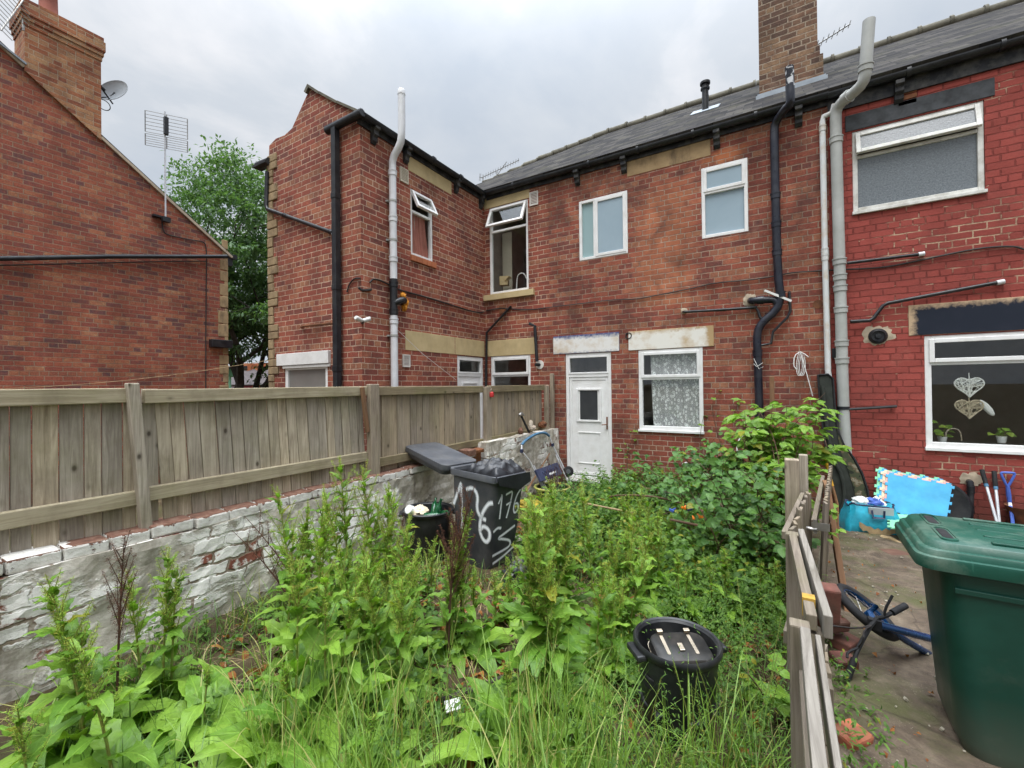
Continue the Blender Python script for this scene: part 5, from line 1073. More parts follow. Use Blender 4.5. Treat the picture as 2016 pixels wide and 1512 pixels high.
for k, (dx, sz, lab, py) in enumerate((((1020, 1128), (.17, .15, .12), 'crumpled black bin bag on the ground by the charcoal bin', 1128), ((985, 1080), (.05, .07, .09), 'torn black plastic wrapped round the foot of the charcoal bin', 1090))):
    p = gnd(1032, 1150) if k == 0 else TG(0, -Dg*.45, .04); mb = MB(); mb.blob((p.x, p.y, p.z+sz[2]*.55), sz, .35, k+4, 18, None, 3.6); tag(mb.build('rubbish_bag', M['bag'], None), lab, 'bag')
# green bin: lid front edge faces the fence
gw, gd_, gh = .56, .74, .93
gc = Vector((.54+gd_/2+.05, 2.63+gw/2-.01, .05)); _t, TQ, bq = wheelie(gc, R(-92), gw, gd_, gh, 'large dark green wheelie bin with closed lid on the concrete path', 'green_bin', 'green_bin', 'green_lid', 0, None, True)

mb = MB(); mb.tube([TQ(gw*.463+.0, -.02+.05*math.cos(a), .70+.05*math.sin(a)) for a in np.linspace(0, 6.283, 25)], .004, 6); mb.build('moulded_ring', M['green_bin'], bq, recalc=False)
mb = MB(); mb.hexa([TQ(gw*.455+a, y, z) for z in (gh-.16, gh-.135) for y in (-gd_*.40, gd_*.40) for a in (0, .012)]); mb.build('moulded_rib', M['green_bin'], bq, .004)

# ------------------------------------------------------------ round black tubs and what is in them
def tub(c, r, h, label, base=.78):
    t = thing('plastic_tub', c, label, 'tub'); mb = MB(); o = Vector(c)
    mb.lathe([(r*base*.96, 0), (r*base, .01), (r*.96, h*.92), (r*.985, h*.93), (r, h), (r*.985, h+.008), (r*.93, h-.004), (r*.92, h*.9), (r*(base-.05), .02), (0, .018)], o, 36); mb.build('body', M['tub'], t)
    mb = MB(); mb.lathe([(r*1.0, h-.03), (r*1.05, h-.012), (r*1.055, h+.004), (r*1.02, h+.014), (r*.97, h+.008)], o, 36, cap=False); mb.build('rim', M['tub'], t)
    for s in (0, math.pi): d = Vector((math.cos(s+.7), math.sin(s+.7), 0)); mb = MB(); mb.obox(o+d*r*1.06+Vector((0, 0, h-.03)), (.05, .13, .03), Matrix.Rotation(s+.7, 3, 'Z')); mb.build('handle', M['tub'], t, .01)
    return t
q = dep(1332, 1262, 2.1); nb = Vector((q.x, q.y, gz(q.x, q.y)-.01)); tub(nb, .192, q.z-nb.z, 'round black tub holding a discarded toaster among the tall grass')
zt_ = q.z; tc_ = Vector((nb.x+.01, nb.y+.02, zt_-.11)); tm = Matrix.Rotation(R(33), 3, 'Z') @ Matrix.Rotation(R(12), 3, 'X')
t = thing('toaster', tc_, 'black four slot toaster dumped in the round tub', 'toaster'); mb = MB(); mb.loft([[tc_+tm @ Vector((x, y, z)) for x, y in rrect(.27*s, .19*s, .05)] for z, s in ((-.09, .92), (-.08, 1.), (.07, 1.), (.085, .97), (.092, .90))], True); mb.build('body', M['toaster'], t)
mb = MB()
for x in (-.075, .06): mb.loft([[tc_+tm @ Vector((x+a, b+.01, z)) for a, b in rrect(.016, .12, .007)] for z in (.090, .0945)], True)
mb.build('slot_trim', M['chrome'], t)
mb = MB(); mb.loft([[tc_+tm @ Vector((x, y, z)) for x, y in rrect(.275*s, .195*s, .05)] for z, s in ((.040, 1.0), (.040, 1.02), (.048, 1.02), (.048, 1.0))], False); mb.build('chrome_band', M['chrome'], t)
for x in (-.075, .06): mb = MB(); mb.obox(tc_+tm @ Vector((x, .085, .10)), (.03, .02, .02), tm); mb.build('lever', M['chrome'], t, .003)
mb = MB(); mb.obox(tc_+tm @ Vector((-.005, -.01, .095)), (.025, .045, .012), tm); mb.build('dial', M['chrome'], t, .003)
mb = MB(); mb.obox(tc_+tm @ Vector((.02, -.098, .0)), (.045, .006, .03), tm); mb.build('rating_plate', M['chrome'], t)
mb = MB()
for x in (-.115, .115): mb.lathe([(0, 0), (.012, 0), (.012, .02), (0, .02)], tc_+tm @ Vector((x, -.095, .0)), 10, tm @ Matrix.Rotation(R(90), 3, 'X'))
mb.build('knob', M['chrome'], t)
mb = MB(); c = Vector((nb.x-.03, nb.y-.11, zt_-.16)); mb.obox(c+Vector((.05, 0, .02)), (.10, .06, .05), tm); mb.lathe([(.05, -.03), (.05, .03), (.04, .03), (.04, -.03)], c-Vector((.05, .0, -.02)), 18, tm); tag(mb.build('plastic_scrap', M['rubber'], None, .005), 'black plastic scrap lying in front of the toaster in the tub', 'scrap')
mb = MB()
for k in range(7): a = k*.9; mb.blob((nb.x+.1*math.cos(a), nb.y+.1*math.sin(a), zt_-.27), (.08, .07, .03), .3, k)
tag(mb.build('rubbish_bag', M['bag'], None), 'black sludge and plastic filling the tub under the toaster', 'rubbish')
q = dep(843, 1003, 4.45); lb = Vector((q.x, q.y, gz(q.x, q.y)-.01)); tub(lb, .25, q.z-lb.z, 'round black tub full of bottles against the rendered wall')
def bottle(c, d, L, r, mat, lab):
    z = Vector(d).normalized(); x = z.orthogonal().normalized(); m_ = Matrix((x, z.cross(x), z)).transposed(); mb = MB(); mb.lathe([(0, 0), (r, .004), (r, L*.55), (r*.8, L*.66), (r*.36, L*.78), (r*.34, L*.97), (r*.4, L), (r*.28, L), (r*.27, L*.8), (r*.85, L*.5), (r*.85, .01), (0, .008)], c, 16, m_)
    tag(mb.build('bottle', M[mat], None, recalc=False), lab, 'bottle', 'bottles in the tub by the wall')
zt2 = lb.z+(q.z-lb.z)
bottle(lb+Vector((.06, .02, zt2-lb.z-.10)), (.3, .2, 1), .22, .04, 'bottle', 'green bottle leaning in the middle of the tub by the wall'); bottle(lb+Vector((.02, -.08, zt2-lb.z-.05)), (1, .35, .1), .24, .038, 'bottle', 'green bottle lying across the front of the tub'); bottle(lb+Vector((.10, .1, zt2-lb.z-.06)), (.8, -.5, .25), .24, .04, 'bottle', 'green bottle lying behind the others in the tub'); bottle(lb+Vector((.0, .08, zt2-lb.z-.08)), (-.3, .5, .6), .2, .035, 'bottle', 'short green bottle beside the pale wadding in the tub')
mb = MB(); mb.blob(lb+Vector((-.09, -.02, zt2-lb.z-.03)), (.09, .08, .06), .35, 11); tag(mb.build('wadding', M['cream_mat'], None), 'crumpled cream wadding in the bottle tub', 'rubbish')
mb = MB(); mb.lathe([(0, -.05), (.045, -.045), (.05, 0), (.045, .045), (0, .05)], lb+Vector((-.15, -.09, zt2-lb.z-.01)), 16, Matrix.Rotation(1., 3, 'X')); tag(mb.build('tin_can', M['white_plastic'], None), 'dirty white tin at the left edge of the bottle tub', 'tin')
mb = MB(); mb.blob(lb+Vector((0, 0, zt2-lb.z-.16)), (.21, .21, .06), .25, 5); tag(mb.build('rubbish_bag', M['bag'], None), 'dark rubbish under the bottles in the tub', 'rubbish')

# ------------------------------------------------------------ folding trolley, its pot, cushion, sticks
pb = gnd(1088, 985); t = thing('plant_pot', pb, 'dark pot with a faded yellow rim and a dead plant under the trolley', 'plant pot'); mb = MB(); mb.lathe([(.20, 0), (.27, .20), (.25, .20), (.2, .03), (0, .03)], pb, 28); mb.build('pot', M['tub'], t); mb = MB(); mb.tube([pb+Vector((.275*math.cos(a), .275*math.sin(a), .21)) for a in np.linspace(0, 6.28, 29)], .016, 8); mb.build('rim', M['ylw_rim'], t)
mb = MB(); g = np.random.default_rng(4)
for k in range(46): a = g.uniform(0, 6.28); r_ = g.uniform(0, .2); b = pb+Vector((r_*math.cos(a), r_*math.sin(a), .1)); tp = b+Vector((g.normal(0, .09), g.normal(0, .09), g.uniform(.25, .5))); mb.tube([b, b.lerp(tp, .5)+Vector(g.normal(0, .02, 3)), tp], [.004, .003, .0015], 4)
mb.build('dead_stems', M['deadstem'], t, recalc=False)
def tr(x, y, X): return on('x', X, x, y)
t = thing('hand_trolley', tr(1085, 970, -3.1), 'folding hand trolley with blue grip leaning on the wall end', 'trolley')
hl = [tr(1042, 906, -3.30), tr(1027, 888, -3.38), tr(1027, 876, -3.40), tr(1035, 866, -3.41), tr(1055, 854, -3.41), tr(1072, 851, -3.41), tr(1081, 858, -3.40), tr(1088, 876, -3.36)]
mb = MB(); mb.tube(hl[2:7], .022, 10, sub=2); mb.build('grip', M['blue_foam'], t)
mb = MB(); mb.tube([hl[2], hl[1], hl[0], tr(1072, 968, -3.12)], .014, 8); mb.tube([hl[6], hl[7], tr(1125, 952, -3.06)], .014, 8); mb.tube([tr(1051, 917, -3.27), tr(1075, 968, -3.10)], .012, 8); mb.tube([tr(1094, 895, -3.27), tr(1120, 953, -3.05)], .012, 8); mb.tube([tr(1060, 935, -3.22), tr(1080, 968, -3.08)], .010, 8); mb.build('tube_frame', M['metal'], t)
mb = MB()
for a in (hl[1], hl[7]): mb.obox(a, (.045, .045, .06))
mb.build('lock', M['navy'], t, .008)
a, b, c, d = tr(1053, 926, -3.21), tr(1096, 911, -3.21), tr(1106, 934, -3.10), tr(1064, 949, -3.10); n = (b-a).cross(d-a).normalized(); n = n if n.x > 0 else -n
mb = MB(); mb.hexa([a-n*.02, b-n*.02, d-n*.02, c-n*.02, a+n*.02, b+n*.02, d+n*.02, c+n*.02]); e1 = (b-a); e2 = (d-a)
for k in range(6): p = a+e1*(.18+.13*k)+e2*.32+n*.02; mb.hexa([p+e1*x+e2*y+n*z for z in (0, .012) for y in (0, .2) for x in (0, .05)])
pl = mb.build('folding_plate', M['navy'], t, .006)
mb = MB(); p = a+e1*.42+e2*.62+n*.02; mb.hexa([p+e1*x+e2*y+n*z for z in (0, .004) for y in (0, .16) for x in (0, .3)]); mb.build('sticker', M['white_plastic'], pl)
c = tr(1119, 928, -3.10); mb = MB(); ax = Matrix.Rotation(R(80), 3, 'X') @ Matrix.Rotation(R(20), 3, 'Y'); mb.lathe([(0, -.018), (.06, -.018), (.085, -.012), (.09, 0), (.085, .012), (.06, .018), (0, .018)], c, 20, ax); wl = mb.build('wheel', M['rubber'], t); mb = MB(); mb.lathe([(0, -.022), (.04, -.022), (.04, .022), (0, .022)], c, 12, ax); mb.build('hub', M['grey_rim'], wl)
mb = MB(); mb.tube([tr(1036, 968, -3.20), tr(1050, 945, -3.3), tr(1082, 893, -3.43)], [.016, .014, .01], 7); tag(mb.build('wooden_stick', M['plank'], None), 'brown stick leaning on the wall behind the trolley', 'stick')
p = gnd(1046, 1003); mb = MB(); mb.blob((p.x, p.y, p.z+.06), (.22, .14, .075), .25, 9, 18); tag(mb.build('cushion', M['ochre'], None), 'soggy mustard cushion on the ground below the trolley', 'cushion')
mb = MB(); mb.tube([dep(1170, 983, 5.6), dep(1230, 973, 5.3), dep(1310, 980, 5.0), dep(1380, 1003, 4.6), dep(1420, 1026, 4.3)], [.008, .011, .013, .014, .016], 7, sub=1); tag(mb.build('branch', M['cane'], None), 'long bent brown branch arching over the weeds below the window', 'branch')
mb = MB(); mb.tube([dep(1148, 990, 5.0), dep(1248, 1010, 4.3)], .010, 7); tag(mb.build('branch', M['straw'], None), 'straight pale cane lying left of the bent branch', 'branch')
mb = MB(); mb.tube([dep(1320, 1023, 4.0), dep(1378, 1035, 3.8)], .012, 7); tag(mb.build('branch', M['cane'], None), 'short dark cane below the coloured toy pieces', 'branch')
for k, (x, y, d, mat, lab) in enumerate(((1322, 1005, 4.1, 'blue_plastic', 'blue toy piece in the weeds, leftmost of the bright scraps'), (1346, 1000, 4.1, 'orange', 'orange toy piece in the weeds nearest the bent branch'), (1366, 1021, 3.95, 'orange', 'orange toy piece left of the larger orange one'), (1380, 1018, 3.95, 'orange', 'largest orange toy piece lying lowest in the weeds'), (1358, 1003, 4.08, 'navy', 'navy strip between the two upper toy pieces'))):
    p = dep(x, y, d); mb = MB(); mb.obox(p, (.045, .02, .022), Matrix.Rotation(k*.8, 3, 'Z') @ Matrix.Rotation(.4, 3, 'Y')); mb.tube([p, p+Vector((.035*math.cos(k), .02, .02))], .008, 7); tag(mb.build('toy_piece', M[mat], None, .008), lab, 'toy', 'bright toy pieces in the weeds')
p = gnd(1075, 1120)
for k, (a, b) in enumerate(((0, .42), (.5, .36))):
    q = gnd(1015+20*k, 1092+8*k); mb = MB(); q2 = gnd(1048+12*k, 1062+38*k); mb.tube([q+Vector((0, 0, .05)), q2+Vector((0, 0, .07))], .009, 6); tag(mb.build('dry_stick', M['straw'], None), ('dry stick slanting over the wet ground right of the charcoal bin', 'dry stick lying lower, right of the black bag')[k], 'stick')
p = gnd(893, 1408); mb = MB(); mb.obox(p+Vector((0, 0, .05)), (.085, .06, .012), Matrix.Rotation(.9, 3, 'Z') @ Matrix.Rotation(.35, 3, 'X')); tag(mb.build('tile_shard', M['white_plastic'], None, .003), 'broken white tile lying among the dock leaves', 'tile')
mb = MB(); q = [gnd(862, 1404), gnd(915, 1385), gnd(970, 1365), gnd(1010, 1345)]; mb.tube([v+Vector((0, 0, .06)) for v in q], [.012, .014, .014, .01], 8, sub=1); tag(mb.build('branch', M['bark'], None), 'thick dark branch on the ground behind the white tile', 'branch')
p = gnd(1000, 1085); 
for k, (x, y, s) in enumerate(((1012, 1062, .11), (1035, 1090, .08), (1022, 1110, .09), (1046, 1072, .07))):
    p = gnd(x, y); mb = MB(); mb.blob(p+Vector((0, 0, .015)), (s, s*.8, .035), .3, k+20); tag(mb.build('stone', M['grey_stone'], None), ('flat stone right of the charcoal bin, largest of four', 'grey stone nearest the black bag, right', 'flat stone in front of the black bag', 'small stone furthest right on the wet ground')[k], 'stone', 'stones on the wet ground')
# ------------------------------------------------------------ broken picket fence between the yards
def pickets(root, a, b, z0, z1, w_=.07, gap=.022, th=.018, mat='picket', jit=.012, lean=0., off=0.):
    a = Vector(a+(0,)); b = Vector(b+(0,)); d = (b-a); L = d.length; d.normalize(); n = Vector((d.y, -d.x, 0)); k = int(L/(w_+gap)); mb = MB()
    for i in range(k):
        c = a+d*((i+.5)*(w_+gap))+n*off; zt = z1+random.uniform(-jit, jit); tw = random.uniform(-.01, .01)
        mb.hexa([c+d*(s*w_/2)+n*(q*th/2+(tw*s if gap > .01 else 0))+n*lean*(z-z0)+Vector((0, 0, z)) for z in (z0, zt) for q in (-1, 1) for s in (-1, 1)])
    return mb.build('picket_row', M[mat], root, .003)
def rail(root, a, b, w_, h, mat='picket', name='rail'):
    mb = MB(); mb.beam(a, b, w_, h); return mb.build(name, M[mat], root, .004)
def spost(root, x, y, z0, z1, w_, mat='picket', tilt=(0, 0), name='post'):
    mb = MB(); mb.hexa([(x+a*w_/2+tilt[0]*(z-z0), y+b*w_/2+tilt[1]*(z-z0), z) for z in (z0, z1) for b in (-1, 1) for a in (-1, 1)]); return mb.build(name, M[mat], root, .006)
t = thing('picket_fence', (.08, 1.2, .05), 'nearest grey weathered run of the broken picket fence at the bottom edge', 'fence', 'runs of the picket fence')
rail(t, (.105, .5, .845), (.108, 1.80, .855), .016, .09, 'post_grey', 'side_board'); pickets(t, (.097, .55), (.103, 1.80), .0, .78, mat='picket', gap=.004, jit=.004); rail(t, (.065, .5, .70), (.07, 1.82, .72), .035, .07, 'picket'); rail(t, (.065, .5, .25), (.07, 1.82, .25), .035, .07, 'picket'); spost(t, .058, 1.845, -.05, .905, .062, 'picket')
rail(t, (.068, .5, .885), (.072, 1.80, .885), .030, .06, 'post_grey', 'top_rail')
t = thing('picket_fence', (.08, 2.4, .05), 'middle run of the picket fence with a loose weathered board on its rail', 'fence', 'runs of the picket fence')
spost(t, .06, 2.76, -.05, .955, .062); spost(t, .10, 1.98, -.05, .83, .075); rail(t, (.062, 2.74, .925), (.098, 1.93, .875), .035, .06, 'picket', 'top_rail'); rail(t, (.10, 2.80, .93), (.145, 1.90, .885), .028, .085, 'post_grey', 'loose_board'); rail(t, (.09, 2.74, .45), (.115, 2.0, .45), .03, .07)
mb = MB(); mb.box((.074, 2.03, .85), (.116, 2.075, .921)); mb.build('yellow_tape', M['old_tape'], t); pickets(t, (.155, 1.98), (.16, 2.35), .0, .62)
t = thing('picket_fence', (.1, 3.4, .05), 'far leaning run of brown pickets with stepped tops', 'fence', 'runs of the picket fence')
pickets(t, (.03, 2.86), (.17, 3.92), .0, .96, w_=.075, gap=.028, jit=.02, off=.03); rail(t, (.025, 2.84, .91), (.155, 3.92, .91), .028, .045); rail(t, (.03, 2.84, .35), (.16, 3.9, .35), .035, .07); spost(t, .09, 3.97, -.05, 1.17, .095, 'fence_far'); spost(t, .17, 4.12, -.05, 1.19, .06, 'fence')
t = thing('garden_gate', (.28, 4.3, .05), 'narrow slatted gate standing open beside the picket fence', 'gate')
pickets(t, (.22, 3.55), (.40, 5.3), .06, .95, w_=.06, gap=.025, jit=.005, lean=.05); rail(t, (.20, 3.55, .80), (.38, 5.3, .80), .03, .07); rail(t, (.20, 3.55, .25), (.38, 5.3, .25), .03, .07)
mb = MB(); p = Vector((.235, 3.52, .80)); mb.obox(p, (.10, .006, .05)); mb.obox(p+Vector((-.03, -.008, 0)), (.02, .01, .09)); mb.tube([p+Vector((-.02, -.01, -.02)), p+Vector((-.14, .04, -.03))], .014, 6); mb.build('hinge', M['steel'], t)
b = gnd(1665, 1165); mb = MB(); mb.hexa([Vector((.43, 4.15, .03))+Vector((a*.02+.02*z, c*.11+.02*z, z))+Vector((-.11*z, .55*z, 0)) for z in (0, .86) for c in (-1, 1) for a in (-1, 1)]); tag(mb.build('wooden_plank', M['plank'], None, .006), 'brown plank leaning by the open slatted gate', 'plank')
t = thing('wooden_post', (.3, 6.6, 0), 'dark thin stake standing against the brick wall behind the shrub', 'post'); spost(t, -.06, 7.2, 0, 1.85, .06, 'plank')

# ------------------------------------------------------------ things in the right hand yard
def outline(pts, Y): return [on('y', Y, x, y) for x, y in pts]
t = thing('guitar_case', on('y', 6.95, 1680, 1030), 'camouflage guitar case leaning upright on the wall by the grey pipe', 'guitar case')
OL = [(1613, 738), (1634, 736), (1644, 745), (1647, 800), (1652, 850), (1664, 878), (1684, 905), (1700, 935), (1710, 968), (1712, 992), (1704, 1012), (1690, 1022), (1672, 1028), (1660, 1022), (1650, 1000), (1641, 965), (1633, 915), (1624, 860), (1617, 800)]
mb = MB(); P = outline(OL, 6.98); P = [p+Vector((0, .27*(p.z)/2.0, 0)) for p in P]; mb.prism(P, (.0, .13, 0)); mb.build('body', M['case'], t, .02)
cn = sum(P, Vector())/len(P); mb = MB(); PP = [p+Vector((0, -.006, 0)) for p in P]; mb.tube(PP+[PP[0]], .012, 6); mb.build('piping', M['rubber'], t, recalc=False)
IN = [(1649, 842), (1662, 879), (1682, 908), (1697, 938), (1706, 968), (1708, 990), (1700, 1008), (1686, 1000), (1683, 965), (1672, 930), (1658, 895)]
mb = MB(); Q = [p+Vector((0, .27*p.z/2.0-.004, 0)) for p in outline(IN, 6.98)]; mb.prism(Q, (0, -.008, 0)); mb.build('front_panel', M['camo'], t)
mb = MB(); Q = [p+Vector((0, .27*p.z/2.0-.03, 0)) for p in outline([(1622, 760), (1630, 850), (1642, 905), (1660, 940), (1664, 985), (1655, 1010)], 6.98)]; mb.tube(Q, .022, 8, sub=1); mb.build('moulding', M['case'], t, recalc=False)
a, b = on('y', 6.2, 1622, 895), on('y', 6.0, 1648, 992); t = thing('garden_tool', b, 'yellow handled garden tool standing between the gate and the guitar case', 'garden tool'); mb = MB(); mb.tube([a, a.lerp(b, .65)], .017, 8); mb.build('handle', M['yellow'], t); mb = MB(); mb.tube([a.lerp(b, .65), b, b-Vector((0, 0, .3))], .015, 8); mb.build('shaft', M['plank'], t)
b = gnd(1712, 1048); t = thing('shopping_bag', b, 'turquoise reusable shopping bag stuffed with odds and ends', 'bag'); m_ = Matrix.Rotation(R(12), 3, 'Z'); mb = MB(); rings = []
for z, sx, sy in ((0, .27, .13), (.03, .285, .15), (.12, .275, .15), (.22, .25, .13), (.31, .225, .10), (.335, .22, .09)):
    rings.append([b+m_ @ Vector((x*(1+.03*math.sin(i*2.3+z*20)), y*(1+.1*math.sin(i*1.7+z*15)), z+.02*math.sin(i*.9)*(z > .3))) for i, (x, y) in enumerate(rrect(sx*2, sy*2, .06))])
mb.loft(rings, True); mb.build('body', M['teal_bag'], t)
mb = MB(); mb.tube(rings[-1]+[rings[-1][0]], .010, 6); mb.build('trim', M['navy'], t, recalc=False)
mb = MB(); mb.hexa([b+m_ @ Vector((x, -.105+y, z)) for z in (.20, .325) for y in (-.02*(1), .0) for x in (-.05, .19)]); mb.build('white_band', M['dish'], t, .004)
mb = MB(); mb.tube([b+m_ @ Vector(p) for p in ((-.03, -.15, .30), (-.02, -.165, .22), (.08, -.165, .22), (.09, -.15, .30))], .018, 6, sy=.4); mb.build('handle', M['navy'], t)
mb = MB(); vs = [b+m_ @ Vector((-.16+.36*i/10, -.172-.004*math.sin(i*2), .20-.11*math.sin(math.pi*(i/10)*.7+.35)-.07*j+.02*math.sin(i*3+j))) for j in (0, 1) for i in range(11)]; mb.add(vs, [(i, i+1, i+12, i+11) for i in range(10)]); mb.build('torn_patch', M['straw'], t)
for k, (x, y, mat, lab) in enumerate(((-.07, .0, 'white_plastic', 'white packet on the left in the turquoise bag'), (.03, -.02, 'blue_plastic', 'blue packet in the middle of the turquoise bag'), (.11, .0, 'white_plastic', 'white tube sticking out on the right of the turquoise bag'))):
    mb = MB()
    if k == 2: mb.tube([b+m_ @ Vector((.05, 0, .42)), b+m_ @ Vector((.14, -.03, .33))], .03, 10)
    else: mb.blob(b+m_ @ Vector((x, y, .36)), (.09, .06, .055), .35, k)
    tag(mb.build('packet', M[mat], None), lab, 'packet')
def puzzle(C4, th, n=9):
    a, b, c, d = C4; e1 = b-a; e2 = d-a; nrm = e1.cross(e2).normalized(); out_ = []
    def side(p, q, inn):
        for i in range(n):
            t0, t1 = i/n, (i+1)/n; s = .022 if i % 2 == 0 else -.0
            for t_, k in ((t0+.1/n, 0), (t0+.22/n, 0), (t0+.12/n, s), (t1-.12/n, s), (t1-.22/n, 0), (t1-.1/n, 0)): out_.append(p.lerp(q, t_)-inn*k)
    side(a, b, (d-a).normalized()); side(b, c, (a-b).normalized()); side(c, d, (b-c).normalized()); side(d, a, (b-a).normalized())
    return out_, (nrm if nrm.y < 0 else -nrm)*th
ZM = [(1744, 1006), (1862, 1028), (1874, 957), (1748, 934)]
base4 = [on('y', 6.86, *ZM[0]), on('y', 6.90, *ZM[1]), on('y', 7.14, *ZM[2]), on('y', 7.12, *ZM[3])]
for k, (mat, lab) in enumerate((('blue_mat', 'large blue foam puzzle mat, front one of the leaning stack'), ('pink_mat', 'pink foam puzzle mat directly behind the blue one'), ('cream_mat', 'cream foam puzzle mat in the middle of the leaning stack'), ('blue_mat', 'second blue foam mat showing only its left teeth'), ('green_mat', 'mint green foam mat at the back of the leaning stack'))):
    sh = Vector((-.022*k+.006*(k % 2), .018*k, .004+.012*k)); mb = MB(); P, ex = puzzle([p+sh for p in base4], .013); mb.prism(P, ex); tag(mb.build('foam_mat', M[mat], None), lab, 'mat', 'foam mats leaning on the red wall')
a = [on('z', .17, 1752, 1012), on('z', .15, 1752, 1040), on('z', .15, 1895, 1050), on('z', .17, 1880, 1028)]; mb = MB(); P, ex = puzzle(a, .014); mb.prism(P, Vector((0, 0, .014))); tag(mb.build('foam_mat', M['green_mat'], None), 'mint green foam mat lying flat below the stack', 'mat', 'foam mats leaning on the red wall')
c = on('y', 7.12, 1850, 1010); mb = MB(); mb.lathe([(.30, -.03), (.33, 0), (.30, .03), (.26, .02), (0, .0)], Vector((c.x-.02, 7.18, .24)), 30, Matrix.Rotation(R(80), 3, 'X')); tag(mb.build('tub_lid', M['tub'], None), 'round black tub tipped on its side behind the mats', 'tub')
c = on('z', .10, 1908, 1034); mb = MB(); mb.lathe([(0, .03), (.24, .03), (.27, .02), (.27, -.06), (.2, -.1), (0, -.1)], c, 30); tag(mb.build('tub_lid', M['tub'], None), 'flat black lid lying at the foot of the silver shears', 'lid')
for k, (a, b) in enumerate((((1933, 925), (1966, 1040)), ((1957, 928), (1970, 1052)))):
    p, q = on('y', 7.32, *a), on('y', 7.0, *b); t = thing('garden_tool', q, ('silver handled tool with black grip, left of the pair on the red wall', 'silver handled tool with black grip next to the blue spade')[k], 'garden tool', 'pair of silver garden tools')
    mb = MB(); mb.tube([p, p.lerp(q, .25)], .022, 10); mb.build('grip', M['rubber'], t); mb = MB(); mb.tube([p.lerp(q, .24), p.lerp(q, .30)], .020, 10); mb.build('collar', M['blue_foam'], t); mb = MB(); mb.tube([p.lerp(q, .29), q], .014, 8); mb.build('shaft', M['metal'], t)
P = [on('y', 7.30, x, y) for x, y in ((1980, 953), (1970, 932), (1973, 930), (1997, 931), (1998, 934), (1988, 953), (1984, 958), (1986, 975), (1988, 990))]; t = thing('spade', P[-1], 'blue handled spade leaning on the red wall', 'spade')
mb = MB(); mb.tube([P[6], P[0], P[1], P[2], P[3], P[4], P[5], P[6]], .013, 8, sub=1); mb.tube([P[6], P[7], P[8]], [.018, .022, .018], 8); mb.build('handle', M['blue_plastic'], t); q = on('y', 7.15, 1992, 1012); q2 = on('y', 7.05, 1997, 1060)
mb = MB(); mb.tube([P[8], P[8].lerp(q, .35)], .017, 8); mb.build('sleeve', M['white_plastic'], t); mb = MB(); mb.tube([P[8].lerp(q, .3), q, q2], .016, 8); mb.build('shaft', M['blue_plastic'], t); mb = MB(); mb.hexa([q2+Vector((a*.09, .0+c*.004, z)) for z in (-.28, 0) for c in (-1, 1) for a in (-1, 1)]); mb.build('blade', M['steel'], t)
c = gnd(2034, 1062); t = thing('rusty_pot', c, 'rusty brown pot at the right edge beside the blue spade', 'pot'); mb = MB(); mb.lathe([(.13, 0), (.2, .34), (.215, .36), (.19, .35), (.12, .03), (0, .03)], c, 26); mb.build('body', M['rust'], t)
p = gnd(1735, 1062); mb = MB(); q = p+Vector((.14, -.16, .03)); mb.tube([p+Vector((0, 0, .03)), p.lerp(q, .5)+Vector((0, 0, .035)), q], [.028, .022, .012], 8, sy=.6); tag(mb.build('broken_stick', M['straw'], None), 'pale wooden tool handle on the concrete below the bag', 'handle')
p = gnd(1760, 1092); mb = MB(); mb.obox(p+Vector((.03, 0, .02)), (.26, .18, .03), Matrix.Rotation(.5, 3, 'Z')); tag(mb.build('floor_tile', M['brown_tile'], None, .004), 'brown tile on the concrete half under the green bin', 'tile')
p = gnd(1775, 1387); mb = MB(); mb.blob(p+Vector((.04, 0, .0)), (.09, .05, .012), .3, 3); tag(mb.build('flat_stone', M['grey_stone'], None), 'pale flat stone on the path left of the green bin', 'stone')
BR = [((1622, 1185), .33, (.11, .10, .22), .2, 'brick', 'dull red brick standing behind the broken fence'), ((1632, 1225), .16, (.16, .10, .07), .7, 'brick', 'dark red brick lying under the standing one'), ((1655, 1262), .03, (.16, .12, .07), 1.1, 'brick', 'broken orange brick beside the bicycle wheel'), ((1652, 1300), .03, (.12, .10, .07), .5, 'brick', 'smaller orange brick piece nearer than the broken one'), ((1664, 1450), .04, (.15, .11, .08), .9, 'brick', 'bright orange brick on the ground at the near fence')]
for (x, y), dz, sz, rz, n_, lab in BR:
    p = on('z', .10+dz-.03, x, y); mb = MB(); mb.obox((p.x+.02, p.y, p.z), sz, Matrix.Rotation(rz, 3, 'Z') @ Matrix.Rotation(.15, 3, 'X'))
    tag(mb.build('brick', M['brick_loose' if 'bright' in lab else 'brick_old'], None, .012), lab, 'brick', 'loose bricks along the picket fence')
# child's bicycle lying against the fence
wa, wb = dep(1645, 1150, 2.95), dep(1772, 1262, 2.62); cw = (wa+wb)/2; ax1 = (wb-wa).normalized(); view = (cw-EYE).normalized(); nrm = (view.cross(ax1)).normalized(); nrm = (nrm+view*.28).normalized(); ax1 = (ax1-nrm*ax1.dot(nrm)).normalized(); ax2 = nrm.cross(ax1); rw = (wb-wa).length/2
t = thing('bicycle', (cw.x, cw.y, .08), 'small blue bicycle fallen over on the path behind the green bin', 'bicycle'); m_ = Matrix((ax1, ax2, nrm)).transposed()
mb = MB(); pr = [(rw-.035+.027*math.cos(a), .027*math.sin(a)) for a in np.linspace(0, 6.283, 11)]; n = 40
vs = [cw+m_ @ Vector((r_*math.cos(6.283*k/n), r_*math.sin(6.283*k/n), z)) for r_, z in pr[:-1] for k in range(n)]; mb.add(vs, [(i*n+k, i*n+(k+1) % n, ((i+1) % 10)*n+(k+1) % n, ((i+1) % 10)*n+k) for i in range(10) for k in range(n)], True); wh = mb.build('wheel', M['rubber'], t)
